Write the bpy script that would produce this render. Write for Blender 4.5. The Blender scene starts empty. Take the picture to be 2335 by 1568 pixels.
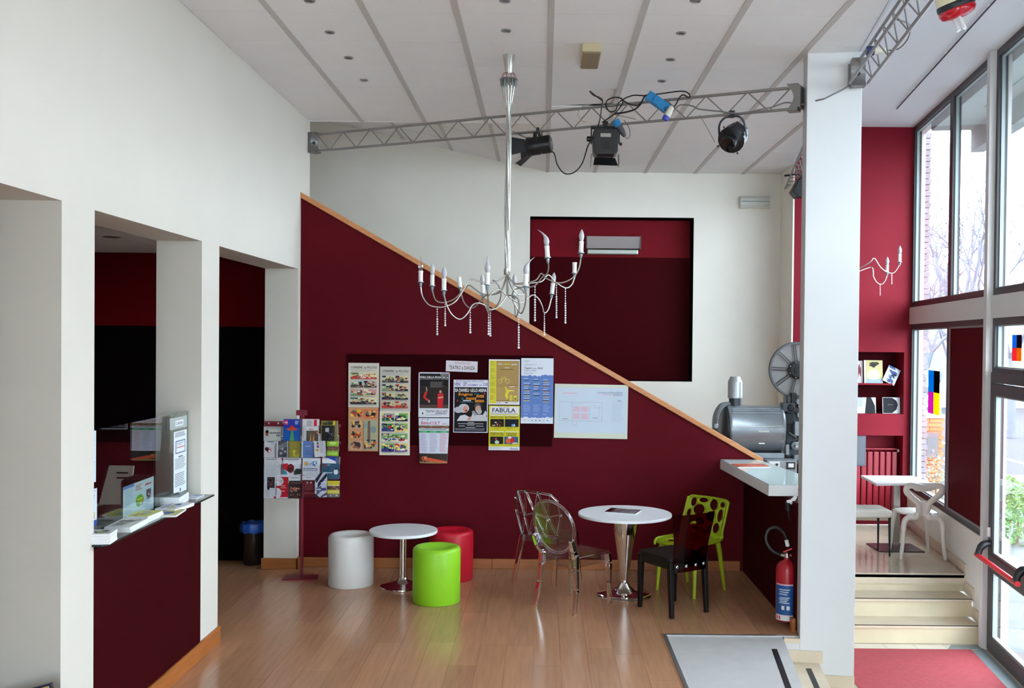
import bpy, bmesh, math, random
from mathutils import Vector, Matrix
random.seed(7)
SC = bpy.context.scene
COL = SC.collection

# ------------------------------------------------------------------ camera
FPX, CX, CY, PITCH, ROLL = 2250.0, 1240.0, 806.0, 0.014, 0.0095
EYE = Vector((0, 0, 2.2))
FWD = Vector((0, math.cos(PITCH), -math.sin(PITCH)))
UP0 = Vector((0, math.sin(PITCH), math.cos(PITCH)))
RT0 = Vector((1, 0, 0))
RGT = RT0 * math.cos(ROLL) + UP0 * math.sin(ROLL)
UPV = UP0 * math.cos(ROLL) - RT0 * math.sin(ROLL)
cam = bpy.data.cameras.new('camera')
cam.sensor_width = 36.0
cam.lens = 36.0 * FPX / 2335.0
cam.shift_x = (2335 / 2 - CX) / 2335.0
cam.shift_y = (CY - 1568 / 2) / 2335.0
cam.clip_end = 300
camo = bpy.data.objects.new('camera', cam)
COL.objects.link(camo)
cm = Matrix.Identity(4)
for i, a in enumerate((RGT, UPV, -FWD)):
    for j in range(3):
        cm[j][i] = a[j]
cm.translation = EYE
camo.matrix_world = cm
SC.camera = camo

# ------------------------------------------------------------------ sky and exposure
W = bpy.data.worlds.new('sky'); SC.world = W
W.use_nodes = True
bg = W.node_tree.nodes['Background']
bg.inputs[0].default_value = (0.74, 0.87, 1.0, 1)
bg.inputs[1].default_value = 11.0
SC.view_settings.view_transform = 'Standard'
SC.view_settings.look = 'None'
SC.view_settings.gamma = 1.0
SC.view_settings.use_curve_mapping = False
SC.view_settings.exposure = 0.46

# ------------------------------------------------------------------ helpers
def ray(u, v):
    return FWD + RGT * ((u - CX) / FPX) + UPV * ((CY - v) / FPX)
def at(u, v, axis, val):
    """the point of a real plane (axis = val) that a spot of the photograph shows"""
    d = ray(u, v); k = 'XYZ'.index(axis)
    return EYE + d * ((val - EYE[k]) / d[k])

def lin(c):
    r = []
    for x in c[:3]:
        x = x / 255.0
        r.append(x / 12.92 if x <= 0.04045 else ((x + 0.055) / 1.055) ** 2.4)
    return tuple(r)

class MB:
    def __init__(s):
        s.v = []; s.f = []
    def add(s, vs, fs, M=None):
        b = len(s.v)
        s.v += [tuple(M @ Vector(p)) if M else tuple(p) for p in vs]
        s.f += [tuple(i + b for i in f) for f in fs]
        return s
    def box(s, x0, x1, y0, y1, z0, z1, M=None):
        vs = [(x, y, z) for z in (z0, z1) for y in (y0, y1) for x in (x0, x1)]
        return s.add(vs, [(0, 2, 3, 1), (4, 5, 7, 6), (0, 1, 5, 4), (2, 6, 7, 3), (0, 4, 6, 2), (1, 3, 7, 5)], M)
    def prism(s, poly, vec, M=None):
        """3d polygon extruded along vec"""
        n = len(poly); vec = Vector(vec)
        vs = [Vector(p) for p in poly] + [Vector(p) + vec for p in poly]
        fs = [tuple(range(n))[::-1], tuple(range(n, 2 * n))] + [(i, (i + 1) % n, n + (i + 1) % n, n + i) for i in range(n)]
        return s.add(vs, fs, M)
    def tube(s, pts, r, n=8, closed=False, M=None, flat=1.0):
        pts = [Vector(p) for p in pts]; k = len(pts)
        rr = r if isinstance(r, (list, tuple)) else [r] * k
        vs = []; nrm = None
        for i, p in enumerate(pts):
            if closed: t = pts[(i + 1) % k] - pts[i - 1]
            elif i == 0: t = pts[1] - p
            elif i == k - 1: t = p - pts[i - 1]
            else: t = pts[i + 1] - pts[i - 1]
            t = t.normalized() if t.length > 1e-9 else Vector((0, 0, 1))
            if nrm is None:
                a = Vector((0, 0, 1)) if abs(t.z) < 0.9 else Vector((1, 0, 0))
                nrm = (a - t * a.dot(t)).normalized()
            else:
                nrm = nrm - t * nrm.dot(t)
                nrm = nrm.normalized() if nrm.length > 1e-6 else Vector((1, 0, 0))
            b = t.cross(nrm)
            for j in range(n):
                a = 2 * math.pi * j / n
                vs.append(p + (nrm * math.cos(a) + b * math.sin(a) * flat) * rr[i])
        fs = []
        for i in range(k if closed else k - 1):
            i2 = (i + 1) % k
            for j in range(n):
                j2 = (j + 1) % n
                fs.append((i * n + j, i * n + j2, i2 * n + j2, i2 * n + j))
        if not closed:
            fs.append(tuple(range(n))[::-1]); fs.append(tuple((k - 1) * n + j for j in range(n)))
        return s.add(vs, fs, M)
    def bar(s, a, b, w, h, up=(0, 0, 1), w2=None, h2=None):
        """rectangular bar from a to b (w across, h along up)"""
        a = Vector(a); b = Vector(b); t = (b - a).normalized(); up = Vector(up)
        if abs(t.dot(up)) > 0.95: up = Vector((0, 1, 0))
        x = t.cross(up).normalized(); y = x.cross(t)
        w2 = w if w2 is None else w2; h2 = h if h2 is None else h2
        vs = [p + x * (sx * ww / 2) + y * (sy * hh / 2) for p, ww, hh in ((a, w, h), (b, w2, h2)) for sx, sy in ((-1, -1), (1, -1), (1, 1), (-1, 1))]
        return s.add(vs, [(3, 2, 1, 0), (4, 5, 6, 7), (0, 1, 5, 4), (1, 2, 6, 5), (2, 3, 7, 6), (3, 0, 4, 7)])
    def lathe(s, prof, n=24, M=None):
        vs = []; fs = []; k = len(prof)
        for r, z in prof:
            for j in range(n):
                a = 2 * math.pi * j / n
                vs.append((r * math.cos(a), r * math.sin(a), z))
        for i in range(k - 1):
            for j in range(n):
                j2 = (j + 1) % n
                fs.append((i * n + j, i * n + j2, (i + 1) * n + j2, (i + 1) * n + j))
        if prof[0][0] > 1e-6: fs.append(tuple(range(n))[::-1])
        if prof[-1][0] > 1e-6: fs.append(tuple((k - 1) * n + j for j in range(n)))
        return s.add(vs, fs, M)
    def sph(s, c, r, n=10, m=6, sc=(1, 1, 1)):
        prof = [(max(1e-5, math.sin(math.pi * i / m)) * r, -math.cos(math.pi * i / m) * r) for i in range(m + 1)]
        prof[0] = (1e-5, -r); prof[-1] = (1e-5, r)
        return s.lathe(prof, n, Matrix.Translation(Vector(c)) @ Matrix.Diagonal((sc[0], sc[1], sc[2], 1)))
    def build(s, name, m, parent=None, smooth=None, bevel=0, **kw):
        me = bpy.data.meshes.new(name)
        me.from_pydata(s.v, [], s.f); me.update()
        me.materials.append(m)
        if smooth:
            me.shade_smooth()
            me.set_sharp_from_angle(angle=math.radians(smooth))
        o = bpy.data.objects.new(name, me); COL.objects.link(o)
        if parent: o.parent = parent
        if bevel:
            b = o.modifiers.new('bevel', 'BEVEL'); b.width = bevel; b.segments = 2; b.limit_method = 'ANGLE'
        tag(o, **kw)
        return o

def tag(o, label=None, cat=None, group=None, kind=None):
    if label: o['label'] = label
    if cat: o['category'] = cat
    if group: o['group'] = group
    if kind: o['kind'] = kind
    return o
def thing(name, loc, label, cat, rz=0, group=None, kind=None):
    o = bpy.data.objects.new(name, None); COL.objects.link(o)
    o.empty_display_size = 0.1
    o.location = loc; o.rotation_euler = (0, 0, rz)
    return tag(o, label, cat, group, kind)
def share(o, parent, M):
    c = bpy.data.objects.new(o.name.split('.')[0], o.data); COL.objects.link(c)
    c.parent = parent; c.matrix_local = M
    return c
def XF(loc=(0, 0, 0), rot=(0, 0, 0)):
    return Matrix.Translation(Vector(loc)) @ Matrix.Rotation(rot[2], 4, 'Z') @ Matrix.Rotation(rot[1], 4, 'Y') @ Matrix.Rotation(rot[0], 4, 'X')
def basis(o, x, y, z):
    m = Matrix.Identity(4)
    for i, a in enumerate((Vector(x), Vector(y), Vector(z))):
        for j in range(3): m[j][i] = a[j]
    m.translation = Vector(o)
    return m
def aim(o, d):
    """matrix whose local z points along d"""
    z = Vector(d).normalized()
    a = Vector((0, 0, 1)) if abs(z.z) < 0.95 else Vector((0, 1, 0))
    x = a.cross(z).normalized()
    return basis(o, x, z.cross(x), z)
def spline(pts, n=6, closed=False):
    """Catmull-Rom through pts"""
    P = [Vector(p) for p in pts]; k = len(P); out = []
    rng = range(k) if closed else range(k - 1)
    for i in rng:
        p1, p2 = P[i], P[(i + 1) % k]
        p0 = P[i - 1] if (closed or i > 0) else p1
        p3 = P[(i + 2) % k] if (closed or i + 2 < k) else p2
        for j in range(n):
            t = j / n
            out.append(0.5 * ((2 * p1) + (p2 - p0) * t + (2 * p0 - 5 * p1 + 4 * p2 - p3) * t * t + (3 * p1 - p0 - 3 * p2 + p3) * t ** 3))
    if not closed: out.append(P[-1])
    return out

# ------------------------------------------------------------------ materials
MATS = {}
def mat(name, rgb, rough=0.5, metal=0.0, var=0.0, scale=6.0, bump=0.0, spec=0.5, stretch=None, rand=0.0, coat=0.0):
    if name in MATS: return MATS[name]
    m = bpy.data.materials.new(name); m.use_nodes = True
    nt = m.node_tree; P = nt.nodes['Principled BSDF']
    c = lin(rgb)
    P.inputs['Base Color'].default_value = (*c, 1)
    P.inputs['Roughness'].default_value = rough
    P.inputs['Metallic'].default_value = metal
    P.inputs['Specular IOR Level'].default_value = spec
    P.inputs['Coat Weight'].default_value = coat
    if var or bump or rand:
        tc = nt.nodes.new('ShaderNodeTexCoord')
        mp = nt.nodes.new('ShaderNodeMapping')
        if stretch: mp.inputs['Scale'].default_value = stretch
        nz = nt.nodes.new('ShaderNodeTexNoise'); nz.inputs['Scale'].default_value = scale
        nz.inputs['Detail'].default_value = 6
        nt.links.new(tc.outputs['Object'], mp.inputs[0]); nt.links.new(mp.outputs[0], nz.inputs['Vector'])
        rp = nt.nodes.new('ShaderNodeMapRange')
        rp.inputs[1].default_value = 0.3; rp.inputs[2].default_value = 0.7
        rp.inputs[3].default_value = 1 - var; rp.inputs[4].default_value = 1 + var
        nt.links.new(nz.outputs[0], rp.inputs[0])
        src = rp.outputs[0]
        if rand:
            oi = nt.nodes.new('ShaderNodeObjectInfo')
            r2 = nt.nodes.new('ShaderNodeMapRange'); r2.inputs[3].default_value = 1 - rand; r2.inputs[4].default_value = 1 + rand
            nt.links.new(oi.outputs['Random'], r2.inputs[0])
            mu = nt.nodes.new('ShaderNodeMath'); mu.operation = 'MULTIPLY'
            nt.links.new(src, mu.inputs[0]); nt.links.new(r2.outputs[0], mu.inputs[1]); src = mu.outputs[0]
        vm = nt.nodes.new('ShaderNodeVectorMath'); vm.operation = 'SCALE'
        vm.inputs[0].default_value = c
        nt.links.new(src, vm.inputs['Scale'])
        nt.links.new(vm.outputs[0], P.inputs['Base Color'])
        if bump:
            bp = nt.nodes.new('ShaderNodeBump'); bp.inputs['Strength'].default_value = bump; bp.inputs['Distance'].default_value = 0.01
            nt.links.new(nz.outputs[0], bp.inputs['Height']); nt.links.new(bp.outputs[0], P.inputs['Normal'])
    MATS[name] = m
    return m
def thin_glass(name, tint=(1, 1, 1), refl=0.9, rough=0.0, base=0.04):
    """a clear sheet: lets light through, mirrors more at grazing angles"""
    if name in MATS: return MATS[name]
    m = bpy.data.materials.new(name); m.use_nodes = True
    nt = m.node_tree; nt.nodes.remove(nt.nodes['Principled BSDF'])
    out = nt.nodes['Material Output']
    tr = nt.nodes.new('ShaderNodeBsdfTransparent'); tr.inputs[0].default_value = (*tint, 1)
    gl = nt.nodes.new('ShaderNodeBsdfGlossy'); gl.inputs['Roughness'].default_value = rough
    gl.inputs[0].default_value = (refl, refl, refl, 1)
    fr = nt.nodes.new('ShaderNodeLayerWeight'); fr.inputs[0].default_value = 0.5
    pw = nt.nodes.new('ShaderNodeMath'); pw.operation = 'POWER'; pw.inputs[1].default_value = 4
    ad = nt.nodes.new('ShaderNodeMath'); ad.operation = 'MULTIPLY_ADD'; ad.inputs[1].default_value = 0.9; ad.inputs[2].default_value = base
    ad.use_clamp = True
    nt.links.new(fr.outputs['Facing'], pw.inputs[0]); nt.links.new(pw.outputs[0], ad.inputs[0])
    mx = nt.nodes.new('ShaderNodeMixShader')
    nt.links.new(ad.outputs[0], mx.inputs[0]); nt.links.new(tr.outputs[0], mx.inputs[1]); nt.links.new(gl.outputs[0], mx.inputs[2])
    nt.links.new(mx.outputs[0], out.inputs[0])
    MATS[name] = m
    return m
def solid_glass(name, rgb=(1, 1, 1), ior=1.35, rough=0.02):
    m = bpy.data.materials.new(name); m.use_nodes = True
    P = m.node_tree.nodes['Principled BSDF']
    P.inputs['Base Color'].default_value = (*rgb, 1); P.inputs['Roughness'].default_value = rough
    P.inputs['Transmission Weight'].default_value = 1.0; P.inputs['IOR'].default_value = ior
    MATS[name] = m
    return m
def print_mat():
    m = bpy.data.materials.new('printed paper'); m.use_nodes = True
    nt = m.node_tree; P = nt.nodes['Principled BSDF']
    a = nt.nodes.new('ShaderNodeAttribute'); a.attribute_name = 'Col'
    nt.links.new(a.outputs['Color'], P.inputs['Base Color'])
    P.inputs['Roughness'].default_value = 0.5
    P.inputs['Specular IOR Level'].default_value = 0.15
    return m
PRINT = print_mat()

WHITE = mat('white plaster', (216, 210, 199), 0.85, var=0.015, scale=2.5, bump=0.03)
CREAM = mat('cream plaster', (238, 233, 222), 0.85, var=0.02, scale=2, bump=0.03)
CEILW = mat('white ceiling tile', (236, 235, 234), 0.9, var=0.012, scale=4)
CEILP = mat('white plaster ceiling', (220, 220, 222), 0.9, var=0.012, scale=2)
RUNNER = mat('grey ceiling runner', (196, 191, 186), 0.7)
MAROON = mat('maroon wall paint', (87, 9, 21), 0.6, var=0.05, scale=3, bump=0.02, spec=0.08)
MAROON_D = mat('dark maroon paint', (60, 5, 12), 0.7, var=0.05, scale=3, spec=0.05)
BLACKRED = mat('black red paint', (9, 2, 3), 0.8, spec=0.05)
REDWALL = mat('cherry red wall paint', (126, 20, 36), 0.6, var=0.05, scale=3, spec=0.15)
CHERRY = mat('cherry wood', (168, 98, 44), 0.4, var=0.18, scale=3, stretch=(14, 1.2, 14))
CHERRYX = mat('cherry wood rail', (196, 130, 80), 0.4, var=0.15, scale=3, stretch=(1.2, 14, 14))
CHERRYB = mat('cherry baseboard', (160, 94, 44), 0.4, var=0.15, scale=3, stretch=(1.2, 14, 14))
WOODF = mat('oak laminate', (182, 134, 102), 0.21, var=0.10, scale=2.2, stretch=(16, 1.0, 1), rand=0.09, spec=0.55)
STONE = mat('beige stone', (206, 190, 166), 0.22, var=0.06, scale=5)
STONEG = mat('grey landing stone', (196, 192, 190), 0.4, var=0.04, scale=9)
CARPET = mat('red entrance carpet', (166, 66, 72), 0.95, var=0.10, scale=30, bump=0.3)
ALU = mat('aluminium', (190, 192, 194), 0.35, 0.9)
TRUSSM = mat('truss aluminium', (150, 148, 146), 0.42, 0.75, var=0.05)
CHROME = mat('chrome', (226, 224, 222), 0.08, 1.0)
SILVER = mat('silver metal', (196, 196, 190), 0.25, 0.9)
BLACKP = mat('black plastic', (22, 22, 24), 0.45)
BLACKM = mat('black metal', (18, 18, 20), 0.4, 0.3)
FRAME = mat('dark window frame', (52, 50, 52), 0.45)
GREYFR = mat('grey frame', (206, 202, 198), 0.6)
WPLAST = mat('white plastic', (236, 236, 234), 0.4)
WLAM = mat('white laminate', (232, 234, 236), 0.3)
PAPERW = mat('white paper', (232, 234, 236), 0.7)
BLUEP = mat('blue plastic', (18, 96, 160), 0.4)
PANE = thin_glass('window glass', (0.97, 0.985, 0.98), base=.03)
# ------------------------------------------------------------------ structure: floors
XL, XLB = -2.335, -2.645          # hall side and far side of the left wall
YR = 9.45                         # face of the stair wall
YB = 12.55                        # white back wall
ZC = 4.33                         # tiled ceiling
WDX = 0.14                        # slant of the window side
def wx(Y): return 4.41 + WDX * (Y - 11.92)          # window line
def ex(Y): return 2.31 + 0.15 * (Y - 7.27)          # edge of the tiled ceiling
_l = math.hypot(1, WDX)
WD = Vector((-WDX / _l, -1 / _l, 0)); WN = Vector((1 / _l, -WDX / _l, 0))
W0 = Vector((wx(11.92), 11.92, 0))
MW = basis(W0, WD, WN, (0, 0, 1))      # local x along the windows towards the camera, local y outwards

fl = MB()
fl.box(-6.2, 0.92, -3.5, 9.45, -0.1, -0.008)
fl.box(0.92, 1.97, 7.36, 9.45, -0.1, -0.008)
fl.box(-6.3, 2.6, 9.45, 12.6, -0.1, -0.008)
floor = fl.build('floor', WOODF, kind='structure')
PW, PL = 0.19, 1.29
def plank(x0, x1, y0, y1):
    MB().box(x0 + .0007, x1 - .0007, y0 + .0007, y1 - .0007, -0.008, 0.0).build('plank', WOODF, floor)
x = XL; k = 0
cols = []
while x < 1.96:
    cols.append((x, min(x + PW, 1.96))); x += PW
for x0, x1 in cols:
    ylo = 4.6 if x0 < 0.90 else 7.365
    y = 4.6 - random.random() * PL
    x1c = min(x1, 0.914) if ylo < 5 else x1
    while y < YR:
        a, b = max(y, ylo), min(y + PL, YR)
        if b - a > 0.02: plank(x0, x1c, a, b)
        y += PL
    if x0 < 0.914 < x1:
        plank(0.914, x1, 7.365, YR)
for i in range(1, 6):                      # planks running on through the doorway
    x1 = XL - (i - 1) * PW; x0 = x1 - PW
    y = 6.2 - random.random()
    while y < 9.4:
        a, b = (max(y, 7.1), min(y + PL, 9.34)) if x1 > XLB else (max(y, 6.2), min(y + PL, 9.68))
        if b - a > 0.02: plank(x0, x1, a, b)
        y += PL

# landing, steps to the entrance, entrance floor, cafe floor
RIS = 0.1733
def nose(Y, k=0): return 1.765 + 0.12 * (Y - 7.02) + 0.262 * k
ld = MB()
ld.prism([(0.935, 3.0, -0.03), (nose(3.0), 3.0, -0.03), (nose(7.345), 7.345, -0.03), (0.935, 7.345, -0.03)], (0, 0, 0.028))
land = ld.build('floor_landing', STONEG, kind='structure')
MB().prism([(0.935, 3.0, -0.6), (nose(3.0) - .02, 3.0, -0.6), (nose(7.34) - .02, 7.34, -0.6), (0.935, 7.34, -0.6)], (0, 0, 0.568)).build('landing_core', STONE, land)
tr = MB(); tr.box(0.912, 0.938, 3.0, 7.37, -0.02, 0.006); tr.box(0.938, 1.95, 7.345, 7.37, -0.02, 0.006)
tr.build('trim_1', ALU, kind='structure')
MB().prism([(nose(3.0) - .115, 3.0, -0.002), (nose(3.0) - .075, 3.0, -0.002), (nose(7.05) - .075, 7.05, -0.002), (nose(7.05) - .115, 7.05, -0.002)], (0, 0, 0.0015)).build('anti_slip_strip', BLACKP, land)
st = thing('entrance_steps', (1.9, 6.5, -0.52), None, None, kind='structure')
for k in (1, 2):
    z = -RIS * k
    b = MB().prism([(nose(3.0, k - 1) - .03 - 1.9, -3.5, z - .03 + .52), (nose(3.0, k) - 1.9, -3.5, z - .03 + .52), (nose(7.29, k) - 1.9, .79, z - .03 + .52), (nose(7.29, k - 1) - .03 - 1.9, .79, z - .03 + .52)], (0, 0, .03))
    b.build('tread', STONE, st)
    MB().prism([(nose(3.0, k - 1) - 2.05, -3.5, 0), (nose(3.0, k) - .02 - 1.9, -3.5, 0), (nose(7.29, k) - .02 - 1.9, .79, 0), (nose(7.29, k - 1) - 2.05, .79, 0)], (0, 0, z - .03 + .52)).build('riser', STONE, st)
    MB().prism([(nose(3.0, k) - .115 - 1.9, -3.5, z + .52), (nose(3.0, k) - .075 - 1.9, -3.5, z + .52), (nose(7.15, k) - .075 - 1.9, .65, z + .52), (nose(7.15, k) - .115 - 1.9, .65, z + .52)], (0, 0, .0015)).build('anti_slip_strip', BLACKP, st)

fe = MB(); fe.prism([(.9, -3.5, -.56), (wx(-3.5) + .15, -3.5, -.56), (wx(8.95) + .15, 8.95, -.56), (.9, 8.95, -.56)], (0, 0, .035))
ent = fe.build('floor_entrance', STONE, kind='structure')
# pale tile row and mat frame in front of the steps
for i in range(5):
    a = 2.55 + i * .27
    MB().box(a + .001, a + .267, 8.74, 8.885, -.526, -.519).build('tile', mat('pale tile', (214, 206, 190), .3), ent)
MB().prism([(3.62, 8.75, -.524), (wx(8.75) - .02, 8.75, -.524), (wx(8.87) - .02, 8.87, -.524), (3.70, 8.87, -.524)], (0, 0, .006)).build('tile', mat('slate grey tile', (120, 132, 134), .4), ent)
carpet = MB().prism([(2.52, 3.0, -.525), (wx(3.0) - .14, 3.0, -.525), (wx(8.73) - .14, 8.73, -.525), (2.52, 8.73, -.525)], (0, 0, .012)).build('entrance_mat', CARPET,
    label='worn pinkish red carpet mat on the floor at the entrance door', cat='mat')
MB().prism([(wx(3.0) - .135, 3.0, -.525), (wx(3.0) - .02, 3.0, -.525), (wx(8.73) - .02, 8.73, -.525), (wx(8.73) - .135, 8.73, -.525)], (0, 0, .008)).build('tile', mat('slate grey tile', (0, 0, 0)), ent)

YE = 9.42
fc = MB(); fc.prism([(2.3, YE, -.1), (wx(YE) + .1, YE, -.1), (wx(11.95) + .1, 11.95, -.1), (2.3, 11.95, -.1)], (0, 0, .093))
fcafe = fc.build('floor_cafe', STONE, kind='structure')
for i in range(4):
    for j in range(5):
        x0 = 2.45 + i * .5; y0 = YE + .3 + j * .5
        y1 = min(y0 + .498, 11.89); x1 = min(x0 + .498, wx(y0) - .02)
        if y1 - y0 > .05 and x1 - x0 > .05:
            MB().box(x0, x1, y0, y1, -.007, 0).build('tile', mat('glossy beige tile', (196, 182, 160), .08, var=.06, scale=3, rand=.05), fcafe)
MB().box(2.45, wx(YE) - .01, YE - .005, YE + .297, -.012, 0).build('tile', mat('glossy beige tile', (0, 0, 0)), fcafe)
cs = thing('cafe_steps', (3.2, 9.1, -.52), None, None, kind='structure')
for k in range(3):
    z = .52 - RIS * k; y = YE - .265 * k
    xr = wx(y) - .01 - 3.2
    if k: MB().box(-.95, xr, y - 9.1, y + .30 - 9.1, z - .03, z).build('tread', STONE, cs, bevel=.003)
    else: MB().box(-.95, xr, y - 9.1, y + .02 - 9.1, z - .045, z - .012).build('tread', STONE, cs, bevel=.003)
    MB().box(-.95, xr, y + .018 - 9.1, y + .04 - 9.1, z - RIS, z - .03).build('riser', mat('stone riser', (204, 190, 160), .3, var=.08, scale=3), cs)
    MB().box(-.95, xr, y - .004 - 9.1, y - .0 - 9.1, z - .006 - (.012 if k == 0 else 0), z + .001 - (.012 if k == 0 else 0)).build('nosing_strip', mat('dark steel strip', (60, 60, 66), .3, .6), cs)

# ------------------------------------------------------------------ structure: left wall with three openings
OPEN = [(3.2, 4.775), (5.125, 6.73), (7.09, 9.35)]
ZO = 2.85
lw = MB()
ys = -3.5
for a, b in OPEN:
    lw.box(XLB, XL, ys, a, 0, ZO); ys = b
lw.box(XLB, XL, 9.35, 9.80, 0, ZO)
lw.box(XLB, XL, -3.5, 9.80, ZO, 4.6)
wl = lw.build('wall_left', WHITE, kind='structure')
# maroon front below the ticket window
MB().box(XLB + .05, XL + .001, 5.125, 6.73, 0, 1.085).build('wall_ticket_front', mat('ticket front maroon', (54, 2, 8), .6, var=.04, spec=.05), kind='structure')
bl = thing('baseboard_left', (XL, 6, 0), None, None, kind='structure')
MB().box(0, .018, -1.2, 1.10, 0, .115).build('board', CHERRY, bl, bevel=.004)
MB().box(-.16, .018, 1.09, 1.108, 0, .115).build('board', CHERRYB, bl, bevel=.004)
MB().box(-.33, .018, 3.332, 3.35, 0, .105).build('board', CHERRYB, bl, bevel=.004)
MB().box(0, .018, 3.332, 3.43, 0, .105).build('board', CHERRY, bl, bevel=.004)
# side room behind the left wall
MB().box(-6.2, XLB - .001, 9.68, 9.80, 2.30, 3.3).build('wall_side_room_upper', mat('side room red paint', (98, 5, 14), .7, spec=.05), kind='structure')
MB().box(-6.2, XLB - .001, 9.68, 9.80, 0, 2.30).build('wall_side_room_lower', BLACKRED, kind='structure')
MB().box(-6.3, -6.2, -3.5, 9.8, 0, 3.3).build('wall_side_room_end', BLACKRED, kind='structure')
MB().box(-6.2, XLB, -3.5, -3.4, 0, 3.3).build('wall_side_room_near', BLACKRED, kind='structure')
sc_ = MB().box(-6.2, XLB, -3.5, 9.8, 3.04, 3.3).build('ceiling_side_room', CEILW, kind='structure')
for i in range(3):
    for j in range(4):
        MB().box(-5.1 + i * .8, -4.31 + i * .8, 6.5 + j * .8, 7.29 + j * .8, 3.015, 3.04).build('tile', CEILW, sc_)

# ------------------------------------------------------------------ structure: stair wall, hand rail
RA = at(696, 447, 'Y', YR); RB = at(1731, 1044, 'Y', YR)
slope = (RB.z - RA.z) / (RB.x - RA.x)
def rz(X): return RA.z + slope * (X - RA.x)
MB().prism([(XL - .02, YR, 0), (2.09, YR, 0), (2.09, YR, rz(2.09) - .03), (XL - .02, YR, rz(XL - .02) - .03)], (0, .14, 0)).build('wall_stair', MAROON, kind='structure')
rl = MB(); rl.prism([(XL - .01, YR - .022, rz(XL) - .035), (2.11, YR - .022, rz(2.11) - .035), (2.11, YR - .022, rz(2.11) + .02), (XL - .01, YR - .022, rz(XL) + .02)], (0, .19, 0))
rl.build('hand_rail', CHERRYX, bevel=.006, label='long sloping cherry wood hand rail capping the maroon stair wall', cat='rail')
bs = thing('baseboard_stair', (0, YR, 0), None, None, kind='structure')
for a, b in ((-2.3, -.48), (-.478, 1.9)):
    MB().box(a, b, -.018, 0, 0, .095).build('board', CHERRYB, bs, bevel=.004)
# low partition towards the column, below the counter
MB().box(1.93, 2.02, 7.50, YR, 0, .975).build('wall_partition', MAROON_D, kind='structure')
MB().box(1.90, 1.93, 7.46, 7.52, 0, .10).build('trim_2', CHERRY, kind='structure')

# ------------------------------------------------------------------ structure: white back wall with the maroon niche
NA = at(1209, 493, 'Y', YB); NB = at(1578, 870, 'Y', YB)
NX0, NX1, NZ0, NZ1 = NA.x, NB.x, NB.z, NA.z
BX1 = at(1809, 700, 'Y', YB).x
bw = MB()
bw.box(-5.2, NX0, YB, YB + .45, 0, 6)
bw.box(NX1, BX1 + .3, YB, YB + .45, 0, 6)
bw.box(NX0, NX1, YB, YB + .45, 0, NZ0)
bw.box(NX0, NX1, YB, YB + .45, NZ1, 6)
bw.build('wall_back', CREAM, kind='structure')
# inside of the niche: red upper band, darker board below
zt = at(1400, 586, 'Y', YB + .2).z
MB().box(NX0 - .01, NX1 + .01, YB + .27, YB + .44, NZ0 - .01, NZ1 + .01).build('wall_niche_back', mat('niche red paint', (120, 12, 26), .55, var=.05, spec=.1), kind='structure')
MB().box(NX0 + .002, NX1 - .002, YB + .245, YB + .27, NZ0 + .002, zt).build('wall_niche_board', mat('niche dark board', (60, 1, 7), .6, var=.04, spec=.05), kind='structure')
rv = MB()
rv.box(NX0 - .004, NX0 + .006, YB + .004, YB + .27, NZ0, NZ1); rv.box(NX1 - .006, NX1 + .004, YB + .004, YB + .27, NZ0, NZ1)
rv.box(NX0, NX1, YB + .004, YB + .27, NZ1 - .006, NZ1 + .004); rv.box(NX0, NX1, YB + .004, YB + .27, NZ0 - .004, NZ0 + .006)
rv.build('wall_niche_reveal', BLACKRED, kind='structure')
MB().box(-6.3, -2.6, 9.8, 9.88, 0, 6).build('wall_stairwell_side', WHITE, kind='structure')
MB().box(-5.2, -5.05, 9.88, 12.6, 0, 6).build('wall_stairwell_end', WHITE, kind='structure')

# ------------------------------------------------------------------ structure: red cafe wall with shelf niche and radiator niche
YC = 11.92
CA = at(1809, 700, 'Y', YC); cx0 = CA.x
s1 = at(2062, 803, 'Y', YC); s2 = at(2062, 944, 'Y', YC); s3 = at(2056, 993, 'Y', YC)
nx = s1.x
rw = MB(); D = .30
rw.box(cx0, nx - .62, YC, YC + D, -.05, 4.95)
rw.box(nx, wx(YC) + .1, YC, YC + D, -.05, 4.95)
rw.box(nx - .62, nx, YC, YC + D, s1.z, 4.95)
rw.box(nx - .62, nx, YC, YC + D, s3.z, s2.z)
rw.box(cx0, wx(YC) + .1, YC + D, YC + D + .05, -.05, 4.95)
rw.build('wall_cafe', REDWALL, kind='structure')
MB().box(cx0 - .02, cx0 - .001, YC, YB, -.05, 4.6).build('wall_cafe_return', CREAM, kind='structure')
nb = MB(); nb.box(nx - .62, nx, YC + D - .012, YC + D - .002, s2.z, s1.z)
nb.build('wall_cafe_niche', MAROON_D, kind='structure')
shz = at(2000, 874, 'Y', YC).z
MB().box(nx - .62, nx - .12, YC + .04, YC + D, shz - .02, shz).build('wall_shelf', REDWALL, label='red shelf board across the niche in the cafe wall', cat='shelf')
MB().box(cx0, nx - .62, YC - .012, YC, 0, .085).build('baseboard_cafe', STONE, kind='structure')
MB().box(nx - .61, nx - .01, YC + D - .014, YC + D - .002, 0, .085).build('baseboard_niche', STONE, kind='structure')

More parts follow.
